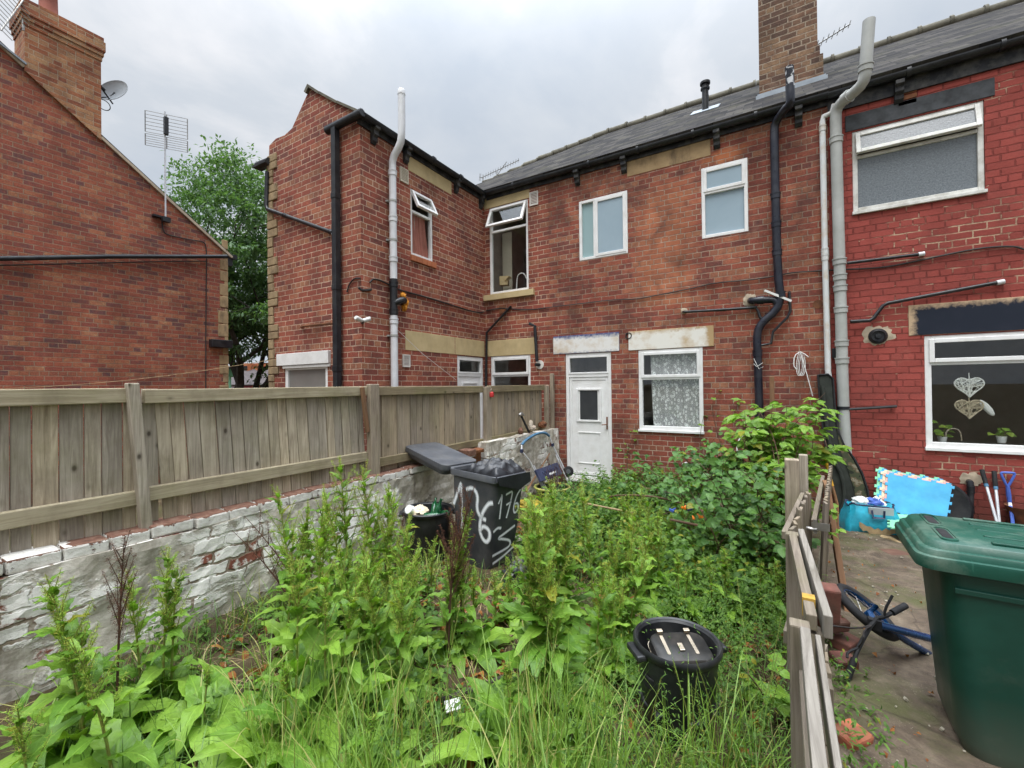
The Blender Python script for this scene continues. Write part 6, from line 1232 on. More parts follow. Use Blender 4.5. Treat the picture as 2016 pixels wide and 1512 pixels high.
mb = MB(); mb.lathe([(rw-.065, -.012), (rw-.058, -.012), (rw-.058, .012), (rw-.065, .012), (rw-.065, -.012)], cw, 40, m_) if False else None
for k in range(18): a = 6.283*k/18; mb.tube([cw+nrm*(.03 if k % 2 else -.03), cw+m_ @ Vector(((rw-.06)*math.cos(a), (rw-.06)*math.sin(a), 0))], .0018, 4)
mb.build('spokes', M['steel'], wh, recalc=False)
mb = MB(); vs = [cw+m_ @ Vector((r_*math.cos(6.283*k/n), r_*math.sin(6.283*k/n), z)) for r_, z in ((rw-.062, -.014), (rw-.055, -.014), (rw-.055, .014), (rw-.062, .014)) for k in range(n)]; mb.add(vs, [(i*n+k, i*n+(k+1) % n, ((i+1) % 4)*n+(k+1) % n, ((i+1) % 4)*n+k) for i in range(4) for k in range(n)], True); mb.build('rim', M['blue_paint'], wh, recalc=False)
st = dep(1722, 1228, 2.60); crown = dep(1712, 1205, 2.66)
mb = MB()
for s in (-1, 1): mb.tube([cw+nrm*s*.055, crown+nrm*s*.05, crown], .015, 8)
mb.tube([crown, st], .018, 8); mb.build('fork', M['blue_paint'], t)
mb = MB(); mb.tube([st, dep(1790, 1246, 2.60), dep(1850, 1262, 2.66)], .022, 10); mb.tube([crown.lerp(st, .5), dep(1785, 1262, 2.66), dep(1850, 1300, 2.75)], .02, 10); mb.build('frame', M['blue_paint'], t)
g1, g2 = dep(1783, 1192, 2.62), dep(1667, 1340, 2.44); b1, b2 = dep(1742, 1214, 2.58), dep(1690, 1275, 2.50); mb = MB(); mb.tube([b1.lerp(g1, .3), b1, st+Vector((0, 0, .03)), b2, b2.lerp(g2, .5)], .012, 8, sub=1); mb.obox(st, (.06, .05, .06)); mb.build('handlebar', M['rubber'], t)
for a, b in ((b1, g1), (b2, g2)): mb = MB(); mb.tube([a.lerp(b, .35), b], .018, 10); mb.build('grip', M['rubber'], t)
mb = MB(); mb.tube([b1, b1+Vector((.0, .0, .04)), dep(1757, 1172, 2.58)], .007, 6, sub=1); mb.build('brake_lever', M['rubber'], t); mb = MB(); mb.tube([b2, dep(1668, 1284, 2.48), dep(1668, 1295, 2.46)], .007, 6, sub=1); mb.build('brake_lever', M['rubber'], t)
mb = MB(); mb.tube([st, dep(1690, 1238, 2.5), dep(1640, 1232, 2.45)], .005, 5, sub=1); mb.tube([b2, dep(1700, 1260, 2.45), dep(1700, 1240, 2.5), st], .004, 5, sub=1); mb.build('brake_cable', M['cable'], t, recalc=False)

# ------------------------------------------------------------ dark rooms and what shows through the clear windows
def room(parent, fc, u0, u1, z0, z1, d, mat='room'):
    mb = MB(); P = lambda u, w, z: fc.p(u, w, z); w0 = -.105
    for q in (((u0, -d, z0), (u1, -d, z0), (u1, -d, z1), (u0, -d, z1)), ((u0, w0, z0), (u0, -d, z0), (u0, -d, z1), (u0, w0, z1)), ((u1, w0, z0), (u1, -d, z0), (u1, -d, z1), (u1, w0, z1)), ((u0, w0, z0), (u1, w0, z0), (u1, -d, z0), (u0, -d, z0)), ((u0, w0, z1), (u1, w0, z1), (u1, -d, z1), (u0, -d, z1))): mb.quad(*[P(*v) for v in q])
    return mb.build('interior', M[mat], parent, recalc=False)
room(A, FY, -5.0, -3.8, 3.3, 5.5, 2.4); room(A, FY, -5.0, -3.8, .6, 2.5, 2.4); room(B, FY, -2.3, -.7, .4, 2.6, 2.5); room(C_, FY, 1.2, 3.6, .2, 2.7, 2.6); room(C_, FY, .8, 2.3, 3.9, 5.2, 1.0); room(A, FX, 5.1, 6.1, 3.7, 5.2, 1.2); room(A, FX, 6.44, 7.3, 1.0, 2.4, 1.0); room(A, FW, -7.05, -5.7, .9, 2.3, 1.); room(B, FY, -3.3, -2.4, 1.85, 2.4, 1.)
block('reveal_board', 'wallpaper', A, FY, -4.955, -4.72, 3.66, 5.0, -.5, -.48)
def inner(fc, x, y, w_): return fc.P(x, y, w_)
p = inner(FY, 993, 562, -.25); mb = MB(); mb.obox(p+Vector((0, 0, .09)), (.17, .14, .18), Matrix.Rotation(.35, 3, 'Z')); mb.obox(p+Vector((.1, -.02, .12)), (.02, .12, .12), Matrix.Rotation(.9, 3, 'Y')); tag(mb.build('cardboard_box', M['card'], None), 'small cardboard box on the sill inside the open upper window', 'box')
mb = MB(); mb.tube([inner(FY, x, y, -.22) for x, y in ((1017, 570), (1018, 548), (1021, 540), (1028, 537), (1034, 541), (1036, 548))], .012, 8, sub=1); tag(mb.build('tap', M['white_plastic'], None), 'white swan neck tap behind the open upper window', 'tap')
def heart(cx, cy, sc_, mat, lab, w_=-.065):
    u, z = FY.px(cx, cy, w_); P = []
    for a in np.linspace(0, 6.283, 41)[:-1]: P.append((16*math.sin(a)**3, 13*math.cos(a)-5*math.cos(2*a)-2*math.cos(3*a)-math.cos(4*a)))
    P = [FY.p(u+x*sc_/32, w_, z+y*sc_/32) for x, y in P]; mb = MB(); mb.tube(P+[P[0]], .008, 6); g = np.random.default_rng(3)
    for _ in range(58):
        i, j = g.integers(0, 40, 2); o = Vector((0, .012*g.uniform(-1, 1), 0))
        if abs(i-j) > 4: mb.tube([P[i]+o, P[j]+o], .005, 4)
    mb.tube([FY.p(u, w_, z+.3*sc_), FY.p(u, w_, z+.62*sc_)], .005, 5); tag(mb.build('wicker_heart', M[mat], None, recalc=False), lab, 'heart', 'wicker hearts hanging in the kitchen window')
heart(1908, 760, .26, 'wicker_white', 'white wicker heart hanging upper in the right kitchen window'); heart(1908, 803, .25, 'wicker_tan', 'tan wicker heart hanging below the white one')
mb = MB(); mb.tube([inner(FY, x, y, -.2) for x, y in ((1861, 862), (1863, 848), (1875, 843), (1889, 846), (1893, 862), (1893, 868))], .011, 8, sub=1); tag(mb.build('tap', M['chrome'], None), 'curved chrome tap at the right kitchen window', 'tap')
mb = MB(); mb.blob(inner(FY, 1943, 803, -.16), (.035, .02, .11), .1, 2, 12, Matrix.Rotation(R(-32), 3, 'Y')); tag(mb.build('white_ornament', M['white_plastic'], None), 'white curved ornament beside the tan wicker heart', 'ornament')
for k, (x, y, lab) in enumerate(((1855, 835, 'small pot plant on the left of the kitchen window sill'), (1972, 850, 'small pot plant on the right of the kitchen window sill'))):
    p = inner(FY, x, 872, -.22); t = thing('pot_plant', p, lab, 'plant'); mb = MB(); mb.lathe([(.035, 0), (.05, .08), (.04, .08), (0, .07)], p, 14); mb.build('pot', M['white_plastic'], t); g = np.random.default_rng(k); n = 9
    P = np.array(p)+np.stack([g.normal(0, .06, n), g.normal(0, .02, n), g.uniform(.08, .26-.08*k, n)], 1); d = g.normal(0, 1, (n, 3))*[1, .4, .3]; v, f, u_ = leaves(P, d, np.tile([0, -.5, .8], (n, 1)), .08, .035, .3); build_np('foliage', v, f, u_, M['elder'], t); mb = MB()
    for q in P: mb.tube([p+Vector((0, 0, .07)), Vector(q)], .003, 4)
    mb.build('stem', M['dockstem'], t, recalc=False)
# ------------------------------------------------------------ vegetation
def rot_az(az, el): return np.stack([np.cos(az)*np.cos(el), np.sin(az)*np.cos(el), np.sin(el)], -1)
def dock(base, H, label, seed, lean=(0, 0), nb=8, big=.30, nst=1, spike=.45, dens=1., dead=0, leafy=1., group='dock plants in the overgrown yard', seedmat='dockseed'):
    g = np.random.default_rng(seed); b = np.array(base, float); big *= 1.08; nst = round(nst*1.4); t = thing('dock_plant', base, label, 'plant', group)
    LV = []; SV = []; DV = []; stm = MB(); dst = MB()
    def add_leaf(P, az, el, L, W, bend, up_el=None):
        P = np.atleast_2d(P); az = np.atleast_1d(az); el = np.atleast_1d(el); d = rot_az(az, el); up = rot_az(az, el+1.4)+g.normal(0, .25, d.shape)
        LV.append(leaves(P, d, up, L, W*1.2, bend, .10, 9, 5, .30, 'dock', int(g.integers(1e6))))
    az = np.arange(nb)*2.4+g.uniform(0, 6); add_leaf(b+g.normal(0, .025, (nb, 3))*[1, 1, 0]+[0, 0, .02], az, g.uniform(.5, 1.15, nb), g.uniform(.75, 1.15, nb)*big*1.15, g.uniform(.8, 1.1, nb)*big*.21, g.uniform(.5, 1.2, nb))
    for s in range(nst):
        o = b+np.append(g.normal(0, .07, 2)*(nst > 1), 0); h = H*(1-.5*s/nst*g.uniform(.5, 1)); ln = np.array(lean)+g.normal(0, .07, 2)
        isdead = s < dead; tgt = dst if isdead else stm
        def pt(tt): return o+np.array([ln[0]*h*tt**1.6, ln[1]*h*tt**1.6, h*tt])
        tgt.tube([pt(x) for x in np.linspace(0, 1, 7)], [.0075, .0068, .006, .005, .004, .003, .0015], 6)
        if not isdead:
            n = int(h*17*leafy); tt = np.linspace(.08, .93, n)+g.normal(0, .015, n); az = np.arange(n)*2.4+g.uniform(0, 6); sc_ = np.interp(tt, [0, .3, .6, 1], [1., .85, .55, .2])
            add_leaf(np.array([pt(x) for x in tt]), az, np.interp(tt, [0, .5, 1], [.55, .8, 1.15])+g.normal(0, .2, n), big*.85*sc_*g.uniform(.8, 1.2, n), big*.145*sc_*g.uniform(.75, 1.2, n), g.uniform(.2, .9, n))
        nbz = int(7*dens*h/.9)+3; lo = 1-spike*1.25
        for k in range(nbz+1):
            t0 = 1-spike if k == nbz else lo+(.95-lo)*k/nbz; p0 = pt(t0); a = k*2.4+g.uniform(0, 1); L = h*spike*(1 if k == nbz else .62*(1-.75*(t0-lo)/(1-lo)))
            e = 1.5 if k == nbz else g.uniform(1.0, 1.25); d = rot_az(np.array(a), np.array(e)); d = (pt(1)-p0)/np.linalg.norm(pt(1)-p0) if k == nbz else d
            p1 = p0+d*L
            if k < nbz: tgt.tube([p0, p0+d*L*.5+[0, 0, .01], p1+[0, 0, .02]], [.0028, .002, .001], 4)
            m = int(L/.011); w_ = np.repeat(np.linspace(.05, 1, m), 9); N = len(w_)
            q = p0+d*L*w_[:, None]+g.normal(0, .009, (N, 3))*(1.15-.7*w_[:, None])+np.array([0, 0, .02])*(w_[:, None]**2)*(k < nbz)
            dd = g.normal(0, 1, (N, 3)); (DV if isdead else SV).append(leaves(q, dd, g.normal(0, 1, (N, 3)), g.uniform(.009, .018, N), g.uniform(.0035, .007, N), .2, .1, 1, 3))
            if not isdead and k < nbz: add_leaf(p0+d*L*.08, np.array([a]), np.array([1.]), np.array([.09])*h, np.array([.014]), .5)
    build_np('foliage', *join(LV), M['dock'], t)
    if SV: build_np('flower_spike', *join(SV), M[seedmat], t)
    if DV: build_np('dead_flower_spike', *join(DV), M['deadseed'], t)
    if stm.v: stm.build('stem', M['dockstem'], t, recalc=False)
    if dst.v: dst.build('dead_stem', M['deadstem'], t, recalc=False)
    return t
def at_top(bx, by, ty):       # base pixel on the ground and the height that puts the tip at row ty
    p = gnd(bx, by); d = (p-EYE).dot(fw); dz = 1.75-(ty-(760.8-.0113*(bx-1008)))/F_PX*d; return (p.x, p.y, p.z-.01), max(.2, dz-p.z)*1.12
DK = [
 (150, 1490, 1150, 'leafy dock plant at far left in front of the limewashed wall', dict(nb=12, big=.30, nst=2)),
 (285, 1385, 1080, 'yellow spiked dock right of the far left dock, by the wall', dict(nb=9, big=.24, nst=3, dens=1.3, dead=1)),
 (225, 1570, 1260, 'near dock with broad pale leaves low at left', dict(nb=8, big=.30, nst=1)),
 (60, 1640, 1400, 'low dock cut by the bottom left corner', dict(nb=10, big=.30, nst=1)),
 (620, 1290, 990, 'bushy dock on the left of the tall middle clump', dict(nb=8, big=.26, nst=3, dens=.7)),
 (672, 1240, 935, 'tallest dock in the clump left of the bottle tub', dict(nb=7, big=.26, nst=2, dens=.9)),
 (735, 1235, 945, 'tall yellow green dock just right of the tallest one', dict(nb=7, big=.24, nst=3, dens=1.1)),
 (700, 1330, 1070, 'dock in front of the tall clump with narrow upright leaves', dict(nb=8, big=.25, nst=2)),
 (770, 1380, 1065, 'dock with one dense yellow flower spike, centre left', dict(nb=7, big=.28, nst=2, dens=1.6, spike=.5)),
 (635, 1420, 1130, 'dock with big rounded basal leaves, centre left foreground', dict(nb=13, big=.34, nst=2, spike=.3)),
 (888, 1290, 985, 'dock with red brown dead stems in front of the charcoal bin', dict(nb=6, big=.22, nst=4, dead=3, dens=.7)),
 (940, 1290, 1075, 'shorter leafy dock right of the one with dead stems', dict(nb=6, big=.24, nst=2, dead=1)),
 (1108, 1260, 975, 'tall yellow spiked dock between the charcoal bin and the door', dict(nb=8, big=.25, nst=3, dens=1.3)),
 (1075, 1400, 1015, 'big dock with wavy pale leaves in the centre foreground', dict(nb=12, big=.33, nst=3, dens=1.4)),
 (1160, 1240, 985, 'spiky dock just right of the tall centre dock', dict(nb=7, big=.22, nst=2, dens=1.2)),
 (1225, 1275, 1040, 'leafy dock left of the toaster tub and behind it', dict(nb=10, big=.28, nst=3, dens=.6)),
 (1290, 1190, 1010, 'leafy dock standing below the orange toy pieces', dict(nb=9, big=.26, nst=3, dens=.5)),
 (1340, 1215, 1100, 'low broad dock behind the toaster tub', dict(nb=12, big=.28, nst=2, spike=.25)),
 (1420, 1225, 1090, 'dock right behind the toaster tub rim', dict(nb=10, big=.24, nst=2, spike=.3)),
 (1500, 1215, 1110, 'dock beside the post of the broken picket fence', dict(nb=10, big=.22, nst=2, spike=.3)),
 (1150, 1580, 1480, 'low dock with broad leaves at the bottom centre edge', dict(nb=10, big=.30, nst=1, spike=.2)),
 (1245, 1010, 935, 'low leafy dock at the corner of the white door step', dict(nb=9, big=.22, nst=3, spike=.2)),
 (1240, 1120, 975, 'narrow dock in the middle behind the bent branch', dict(nb=8, big=.22, nst=3, dens=.7)),
 (590, 1180, 1000, 'leafy dock at the back left of the tall clump by the wall', dict(nb=8, big=.24, nst=3, dens=.7)),
 (800, 1290, 1085, 'dock filling the gap right of the tall clump', dict(nb=9, big=.24, nst=2, dens=.8)),
 (560, 1500, 1330, 'low rosette dock with glossy leaves, left of centre at the bottom', dict(nb=14, big=.30, nst=1, spike=.2)),
 (720, 1540, 1420, 'low dock under the long grass at the bottom centre left', dict(nb=12, big=.30, nst=1, spike=.2)),
 (400, 1450, 1330, 'dock with one long arching leaf low by the wall', dict(nb=9, big=.36, nst=1, spike=.2)),
 (1010, 1500, 1330, 'wide leaved dock below the big centre one', dict(nb=12, big=.30, nst=1, spike=.2)),
 (1185, 1330, 1130, 'dock with ragged leaves just left of the toaster tub', dict(nb=10, big=.28, nst=2, spike=.35)),
 (1010, 1225, 1115, 'dock hiding the foot of the charcoal bin', dict(nb=7, big=.2, nst=2, dens=.8)),
 (1330, 1110, 1000, 'dock beside the short dark cane', dict(nb=9, big=.22, nst=3, spike=.3)),
]
for i, (bx, by, ty, lab, kw) in enumerate(DK):
    b, h = at_top(bx, by, ty); dock(b, h, lab, 100+i, lean=(random.uniform(-.1, .1), random.uniform(-.1, .1)), **kw)
for i, (bx, by, ty, lab) in enumerate(((600, 1230, 1030, 'dead red brown dock leaning out over the rendered wall'), (790, 1180, 1005, 'thin dead dock stem by the bottle tub'))):
    b, h = at_top(bx, by, ty); dock(b, h, lab, 300+i, lean=(-.45 if i == 0 else .25, -.2), nb=1, big=.12, nst=2, dead=2, dens=.8, spike=.6, group=None)

# --- grass, one mass nobody could count
def in_garden(x, y): return (x > -3.42) & (x < .08) & (y > .5) & (y < 7.25)
def zg(x, y): return np.array([gbump(a, b) for a, b in zip(x, y)])
solids = [(lb.x, lb.y, .27), (nb.x, nb.y, .22), (cg.x, cg.y, .36)]
def keep(x, y, bare=False):
    k = in_garden(x, y); k &= bare | ~((((x+1.75)/.7)**2+((y-2.35)/.5)**2 < 1) & (np.sin(x*37+y*53) > -.75))
    for a, b, r_ in solids: k &= (x-a)**2+(y-b)**2 > r_**2
    return k
def density(x, y, f, seed): return np.array([mnoise.noise(Vector((a*f, b*f, seed)))*.5+.5 for a, b in zip(x, y)])
def blades(name, x, y, H, mat, seed, wid=.0035, lean=.35, bend=.7):
    g = np.random.default_rng(seed); n = len(x); P = np.stack([x, y, zg(x, y)-.01], 1); az = g.uniform(0, 6.28, n); el = np.pi/2-np.abs(g.normal(0, lean, n)); d = rot_az(az, el); up = rot_az(az, el-1.5)
    return leaves(P, d, -up, H, wid*g.uniform(.7, 1.4, n), g.uniform(-.1, 1, n)*bend, .0, 5, 2, 0, 'blade', seed)
g = np.random.default_rng(11)
# short grass everywhere, thicker to the left and in front
n = 15000; x = g.uniform(-3.4, .06, n); y = .6+6.6*g.uniform(0, 1, n)**1.4; dn = density(x, y, 1.3, 4.); k = keep(x, y) & (dn > .44+.12*g.normal(0, 1, n)) & ~((x > -2.6) & (x < -1.3) & (y > 3.9) & (y < 5.6) & (g.uniform(0, 1, n) < .85)) & ~((((x+1.75)/.75)**2+((y-2.35)/.6)**2 < 1) & (g.uniform(0, 1, n) < .8)); x, y = x[k], y[k]
b1_ = blades('grass', x, y, g.uniform(.08, .26, len(x)), 'grass_dark', 1, .0028, .5, 1.0)
tag(build_np('short_grass', *b1_, M['grass_dark']), kind='stuff')
# tall bright grass along the near edge
L = []
n = 3600; x = g.uniform(-2.2, .05, n); y = g.uniform(.75, 2.1, n); fr = (x-.0)*-.52+y*.855; lat = x*.855+y*.52; pxx = 1008+860*lat/np.maximum(fr, .3); k = keep(x, y) & (pxx > 480) & (pxx < 1600) & (fr > 1.0) & (fr < 2.05) & (density(x, y, 2.2, 9.) > .47); x, y = x[k], y[k]
L.append(blades('g', x, y, g.uniform(.22, .58, len(x)), 'grass', 2, .0030, .20, .7))
n = 1500; x = g.uniform(-3.4, -.9, n); y = g.uniform(.5, 2.4, n); k = keep(x, y) & (density(x, y, 2.5, 2.) > .52); x, y = x[k], y[k]; L.append(blades('g', x, y, g.uniform(.18, .42, len(x)), 'grass', 3, .0028, .45, 1.1))
n = 1500; x = g.uniform(-3.4, -1.5, n); y = g.uniform(2.2, 4.5, n); k = keep(x, y) & (density(x, y, 2., 6.) > .5); x, y = x[k], y[k]; L.append(blades('g', x, y, g.uniform(.15, .35, len(x)), 'grass', 5, .0026, .5, 1.2))
tag(build_np('tall_grass', *join(L), M['grass']), kind='stuff')
# flowering grass stalks
mb = MB(); SP = []
for k in range(70):
    bx = g.uniform(560, 1560); p = gnd(bx, g.uniform(1430, 1640)); 
    if not keep(np.array([p.x]), np.array([p.y]))[0]: continue
    H = g.uniform(.35, .68); ln = g.normal(0, .16, 2); top_ = p+Vector((ln[0]*H, ln[1]*H, H)); mid = p.lerp(top_, .55)+Vector((-ln[0]*.12, -ln[1]*.12, .03)); mb.tube([p, mid, top_], [.0018, .0014, .0010], 4)
    m = 26; w_ = np.linspace(.72, 1.0, m); q = np.array([np.array(mid.lerp(top_, (a-.55)/.45)) for a in w_]); q = np.repeat(q, 3, 0); d = np.array(top_-mid)[None]/np.linalg.norm(np.array(top_-mid))+g.normal(0, .35, (len(q), 3)); SP.append(leaves(q, d, g.normal(0, 1, q.shape), .011, .0022, .1, .1, 1, 3))
o = tag(build_np('seeding_grass', *join(SP), M['grass']), kind='stuff'); s_ = mb.build('grass_stalks', M['dockstem'], None, recalc=False); tag(s_, kind='stuff')
# --- low weeds: small leaves in whorls and sprays
def weeds(n, xr, yr, seed, thr, f, lsz, hgt, mat, name, nl=14, cond=None, wr=.36, el0=.2):
    g = np.random.default_rng(seed); x = g.uniform(*xr, n); y = g.uniform(*yr, n); k = keep(x, y) & (density(x, y, f, seed*1.3) > thr)
    if cond is not None: k &= cond(x, y)
    x, y = x[k], y[k]; P = []; Dd = []; S = []; z0 = zg(x, y)
    for a, b, z in zip(x, y, z0):
        h = hgt*g.uniform(.5, 1.3); ln = g.normal(0, .28, 2); m = nl
        tt = np.linspace(.15, 1, m); q = np.stack([a+ln[0]*h*tt, b+ln[1]*h*tt, z+h*tt], 1); az = np.arange(m)*2.4+g.uniform(0, 6); P.append(q+g.normal(0, .008, q.shape)); Dd.append(rot_az(az, g.normal(el0, .3, m))); S.append((1.1-.55*tt)*g.uniform(.7, 1.2, m))
    P = np.concatenate(P); Dd = np.concatenate(Dd); S = np.concatenate(S); up = np.tile([0, 0, 1.], (len(P), 1))+g.normal(0, .3, P.shape)
    return tag(build_np(name, *leaves(P, Dd, up, lsz*S, lsz*S*wr, .5, .12, 3, 3), M[mat]), kind='stuff')
weeds(700, (-3.4, .05), (1.2, 4.2), 21, .54, 1.6, .05, .22, 'cover', 'leafy_weeds')
weeds(800, (-.75, .06), (1.2, 4.8), 22, .30, 1.6, .036, .40, 'cover', 'goosegrass', 26, None, .12, .05)
weeds(800, (-2.4, -.1), (3.6, 7.2), 23, .40, 1.2, .09, .46, 'cover', 'nettle_weeds', 14)
weeds(420, (-2.9, -1.6), (5.2, 7.2), 24, .42, 1.5, .05, .32, 'bramble', 'mugwort_weeds', 20, None, .22)
weeds(450, (-3.4, -.9), (.9, 2.8), 25, .56, 2.0, .06, .16, 'cover', 'clover_weeds', 9)
# --- dead leaves and litter on the soil
n = 1100; x = g.uniform(-3.2, 0, n); y = g.uniform(1.2, 5, n); k = keep(x, y, True); x, y = x[k], y[k]; P = np.stack([x, y, zg(x, y)+.03], 1); d = rot_az(g.uniform(0, 6.28, len(x)), g.normal(.1, .3, len(x))); tag(build_np('leaf_litter', *leaves(P, d, np.tile([0, 0, 1.], (len(x), 1))+g.normal(0, .4, P.shape), g.uniform(.04, .13, len(x)), g.uniform(.012, .03, len(x)), 1., .2, 4, 3), M['rust_leaf']), kind='stuff')
n = 2400; x = g.uniform(-3.2, 0, n); y = g.uniform(1.2, 6, n); k = keep(x, y, True); x, y = x[k], y[k]; P = np.stack([x, y, zg(x, y)+.02], 1); d = rot_az(g.uniform(0, 6.28, len(x)), g.normal(.15, .25, len(x))); tag(build_np('straw_litter', *leaves(P, d, np.tile([0, 0, 1.], (len(x), 1)), g.uniform(.06, .2, len(x)), .0022, .2, 0, 3, 2, 0, 'blade'), M['straw']), kind='stuff')
# weeds on the path side of the picket fence
def path_weeds():
    g = np.random.default_rng(31); P = []; Dd = []
    for c, n, s in (((.24, 2.55), 26, .10), ((.17, 1.9), 20, .10), ((.3, 2.95), 14, .06), ((.42, 2.2), 16, .10), ((.2, 3.4), 10, .08)):
        for _ in range(n):
            a, b = c[0]+g.normal(0, s), c[1]+g.normal(0, s*1.6); h = g.uniform(.05, .22)
            if a < .13: continue
            for t_ in np.linspace(.1, 1, 12): P.append((a+.2*h*t_*g.normal(), b, gz(a, b)+h*t_)); Dd.append(g.normal(0, 1, 3)*[1, 1, .4])
    P = np.array(P); return tag(build_np('path_weeds', *leaves(P, np.array(Dd), np.tile([0, 0, 1.], (len(P), 1)), g.uniform(.022, .045, len(P)), .006, .4, .1, 3, 3), M['cover']), kind='stuff')
path_weeds()
n = 190; x = .2+np.abs(g.normal(0, .9, n)); y = g.uniform(2.0, 7.2, n); k = x < 3; x, y = x[k], y[k]; P = np.stack([x, y, np.array([gz(a, b) for a, b in zip(x, y)])+.052], 1); d = rot_az(g.uniform(0, 6.28, len(x)), g.normal(.1, .3, len(x))); L = g.uniform(.008, .035, len(x)); tag(build_np('path_litter', *leaves(P, d, np.tile([0, 0, 1.], (len(x), 1))+g.normal(0, .3, P.shape), L, L*g.uniform(.15, .5, len(x)), .8, .3, 2, 3), M['rust_leaf']), kind='stuff')
mb = MB()
for _ in range(170):
    a, b = .18+abs(g.normal(0, .8)), g.uniform(1.9, 7.2); s_ = g.uniform(.004, .014); mb.obox((a, b, gz(a, b)+.044), (s_*1.6, s_*1.2, s_), Matrix.Rotation(g.uniform(0, 6), 3, 'Z') @ Matrix.Rotation(g.uniform(0, 1), 3, 'X'))
tag(mb.build('path_grit', M['grey_stone'], None), kind='stuff')

# --- shrub and brambles by the wall
def bush(name, label, cat, canes, nleaf, size, mat, seed, trif=True, group=None, wr=.34):
    g = np.random.default_rng(seed); base = canes[0][0]; t = thing(name, base, label, cat, group); mb = MB(); P = []; Dd = []; U = []; S = []
    for pts in canes:
        pts = [Vector(p) for p in pts]; mb.tube(pts, [max(.0022, .008*(1-.75*i/(len(pts)-1))) for i in range(len(pts))], 5, True, 2)
        m = nleaf
        for j in range(m):
            s = (.12+.88*j/m)*(len(pts)-1); i = min(int(s), len(pts)-2); c = pts[i].lerp(pts[i+1], s-i); a = j*2.4+g.uniform(0, 1); d = rot_az(np.array(a), np.array(g.uniform(-.1, .7))); st_ = np.array(c)+d*g.uniform(.03, .11)*size/.07; mb.tube([c, st_], .0016, 3)
            sz = size*g.uniform(.65, 1.25); sd_ = np.cross(d, [0, 0, 1.]); 
            for q in ((0, 1.1, -1.1) if trif else (0, .9, -.9, .55, -.55)):
                off = (d*(-.0 if abs(q) in (0, 1.1, .9) else -.06)); dd = d*math.cos(q)+sd_*math.sin(q)+np.array([0, 0, g.uniform(-.45, .1)]); P.append(st_+off); Dd.append(dd); U.append(np.array([0, 0, 1.])+g.normal(0, .35, 3)+np.array([.25, -.45, 0])); S.append(sz*(1 if q == 0 else .82))
    P = np.array(P); S = np.array(S); build_np('foliage', *leaves(P, np.array(Dd), np.array(U), S, S*wr, g.uniform(.1, .6, len(S)), .14, 5, 3, .08, 'oval', seed), M[mat], t); mb.build('cane', M['cane'], t, recalc=False); return t
def cane(a, b, g, arch=.25, n=5, jit=.06):
    a = Vector(a); b = Vector(b); return [a.lerp(b, i/(n-1))+Vector((g.normal(0, jit), g.normal(0, jit), arch*math.sin(math.pi*i/(n-1))))*(0 < i) for i in range(n)]
g = np.random.default_rng(55)
# tall young shrub beside the soil pipe
cs = []
for k in range(34): b = (g.normal(-.14, .16), g.normal(5.5, .35), .0); tx, ty = g.uniform(1455, 1642), g.uniform(765, 930); tp = dep(tx, ty, g.uniform(4.7, 5.3)); cs.append(cane(b, tp, g, .12))
bush('leafy_shrub', 'light green leafy shrub growing in front of the black soil pipe', 'shrub', cs, 15, .13, 'elder', 56, False, None, .26)
cs = []
for k in range(56): b = (g.uniform(-.75, .0), g.uniform(4.2, 6.4), .0); tp = (b[0]+g.normal(-.05, .25), b[1]-abs(g.normal(.2, .25)), g.uniform(.4, 1.12)); tp = (min(tp[0], .0), tp[1], tp[2]); cs.append(cane(b, tp, g, .18))
bush('bramble', 'dark green bramble thicket against the picket fence', 'bramble', cs, 14, .09, 'bramble', 57, True, None, .40)
cs = []
for k in range(28): b = (g.uniform(-1.5, -.5), g.uniform(5.6, 7.1), .0); tp = (b[0]+g.normal(-.15, .3), b[1]-abs(g.normal(.2, .3)), g.uniform(.25, .75)); cs.append(cane(b, tp, g, .18))
bush('bramble', 'lower bramble spreading under the lace curtained window', 'bramble', cs, 13, .08, 'bramble', 58, True, None, .40)
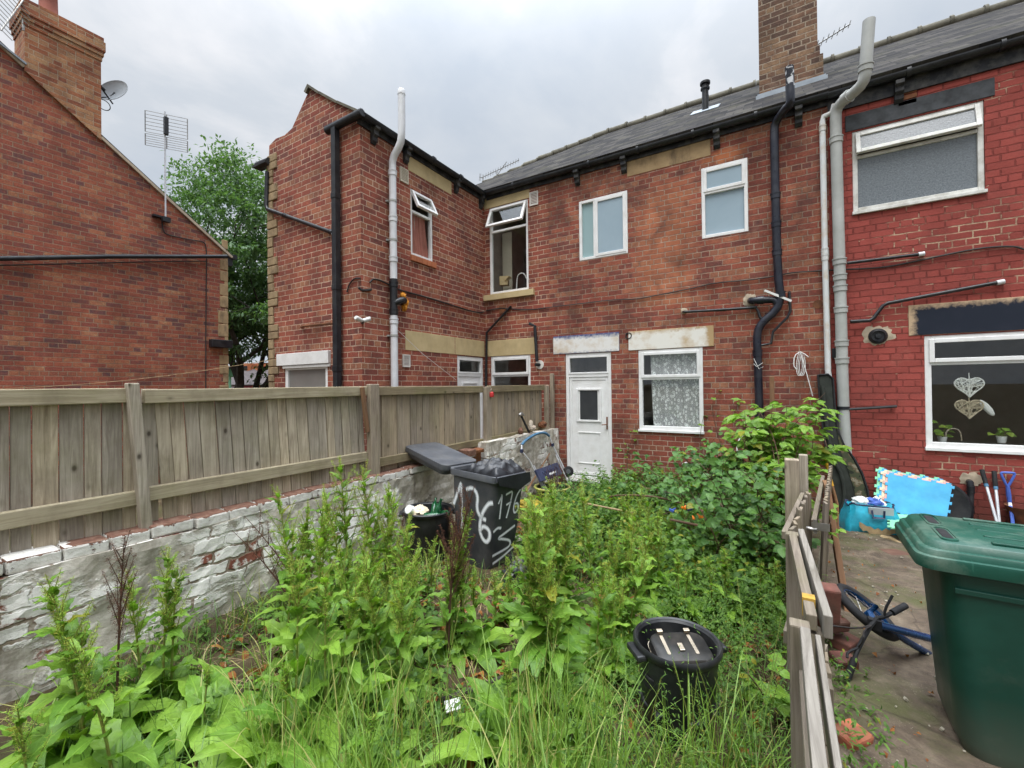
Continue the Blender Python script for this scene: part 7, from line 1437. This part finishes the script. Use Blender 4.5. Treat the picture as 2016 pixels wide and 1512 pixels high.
cs = [[FY.P(x, y, w_) for x, y, w_ in c] for c in (((1470, 960, .3), (1440, 930, .15), (1410, 850, .06), (1400, 790, .05), (1420, 765, .06)), ((1480, 940, .3), (1462, 880, .1), (1452, 830, .05), (1440, 780, .05)), ((1430, 980, .3), (1400, 930, .2), (1380, 890, .1), (1378, 850, .08), (1390, 800, .06)), ((1350, 990, .4), (1340, 930, .2), (1345, 880, .1)), ((1240, 950, .12), (1232, 900, .06), (1246, 860, .05), (1258, 830, .05)))]
bush('bramble', 'thin bramble shoots climbing the brick beside the white window', 'bramble', cs, 9, .06, 'elder', 59, True, None, .40)
mb = MB(); mb.tube([dep(1523, 1085, 4.0), dep(1500, 1062, 3.95), dep(1478, 1098, 3.9)] if False else [dep(1512, 1036, 3.9), dep(1482, 1088, 3.8)], .006, 5); tag(mb.build('dry_stick', M['straw'], None), 'pale dry twig sticking out of the dark brambles', 'stick')
mb = MB(); mb.tube([FY.P(1503, 845, .3), FY.P(1470, 850, .3), FY.P(1450, 870, .35), FY.P(1452, 900, .4), FY.P(1458, 935, .4)], .009, 6, sub=2); tag(mb.build('garden_hose', M['white_plastic'], None), 'thin pale hose looping down through the brambles', 'hose')
p = gnd(1530, 1420); cs = [cane((p.x+g.normal(0, .03), p.y+g.normal(0, .03), p.z), (p.x+g.normal(0, .1), p.y+g.normal(0, .1), p.z+g.uniform(.15, .34)), g, .02, 4, .01) for _ in range(6)]
bush('seedling', 'yellow green young sycamore seedling beside the near picket fence', 'plant', cs, 4, .07, 'elder', 60, True, None, .42)
# climbing shoot hanging over the slatted gate
cs = [[dep(x, y, d) for x, y, d in c] for c in (((1610, 1010, 3.9), (1625, 1000, 3.6), (1640, 1015, 3.4), (1630, 1040, 3.3)), ((1612, 1030, 3.8), (1632, 1050, 3.4), (1640, 1075, 3.3)), ((1590, 905, 5.), (1610, 930, 4.4), (1630, 950, 4.2)))]
bush('climber', 'few climbing leaves hanging over the slatted gate', 'climber', cs, 5, .07, 'elder', 61, True, None, .38)
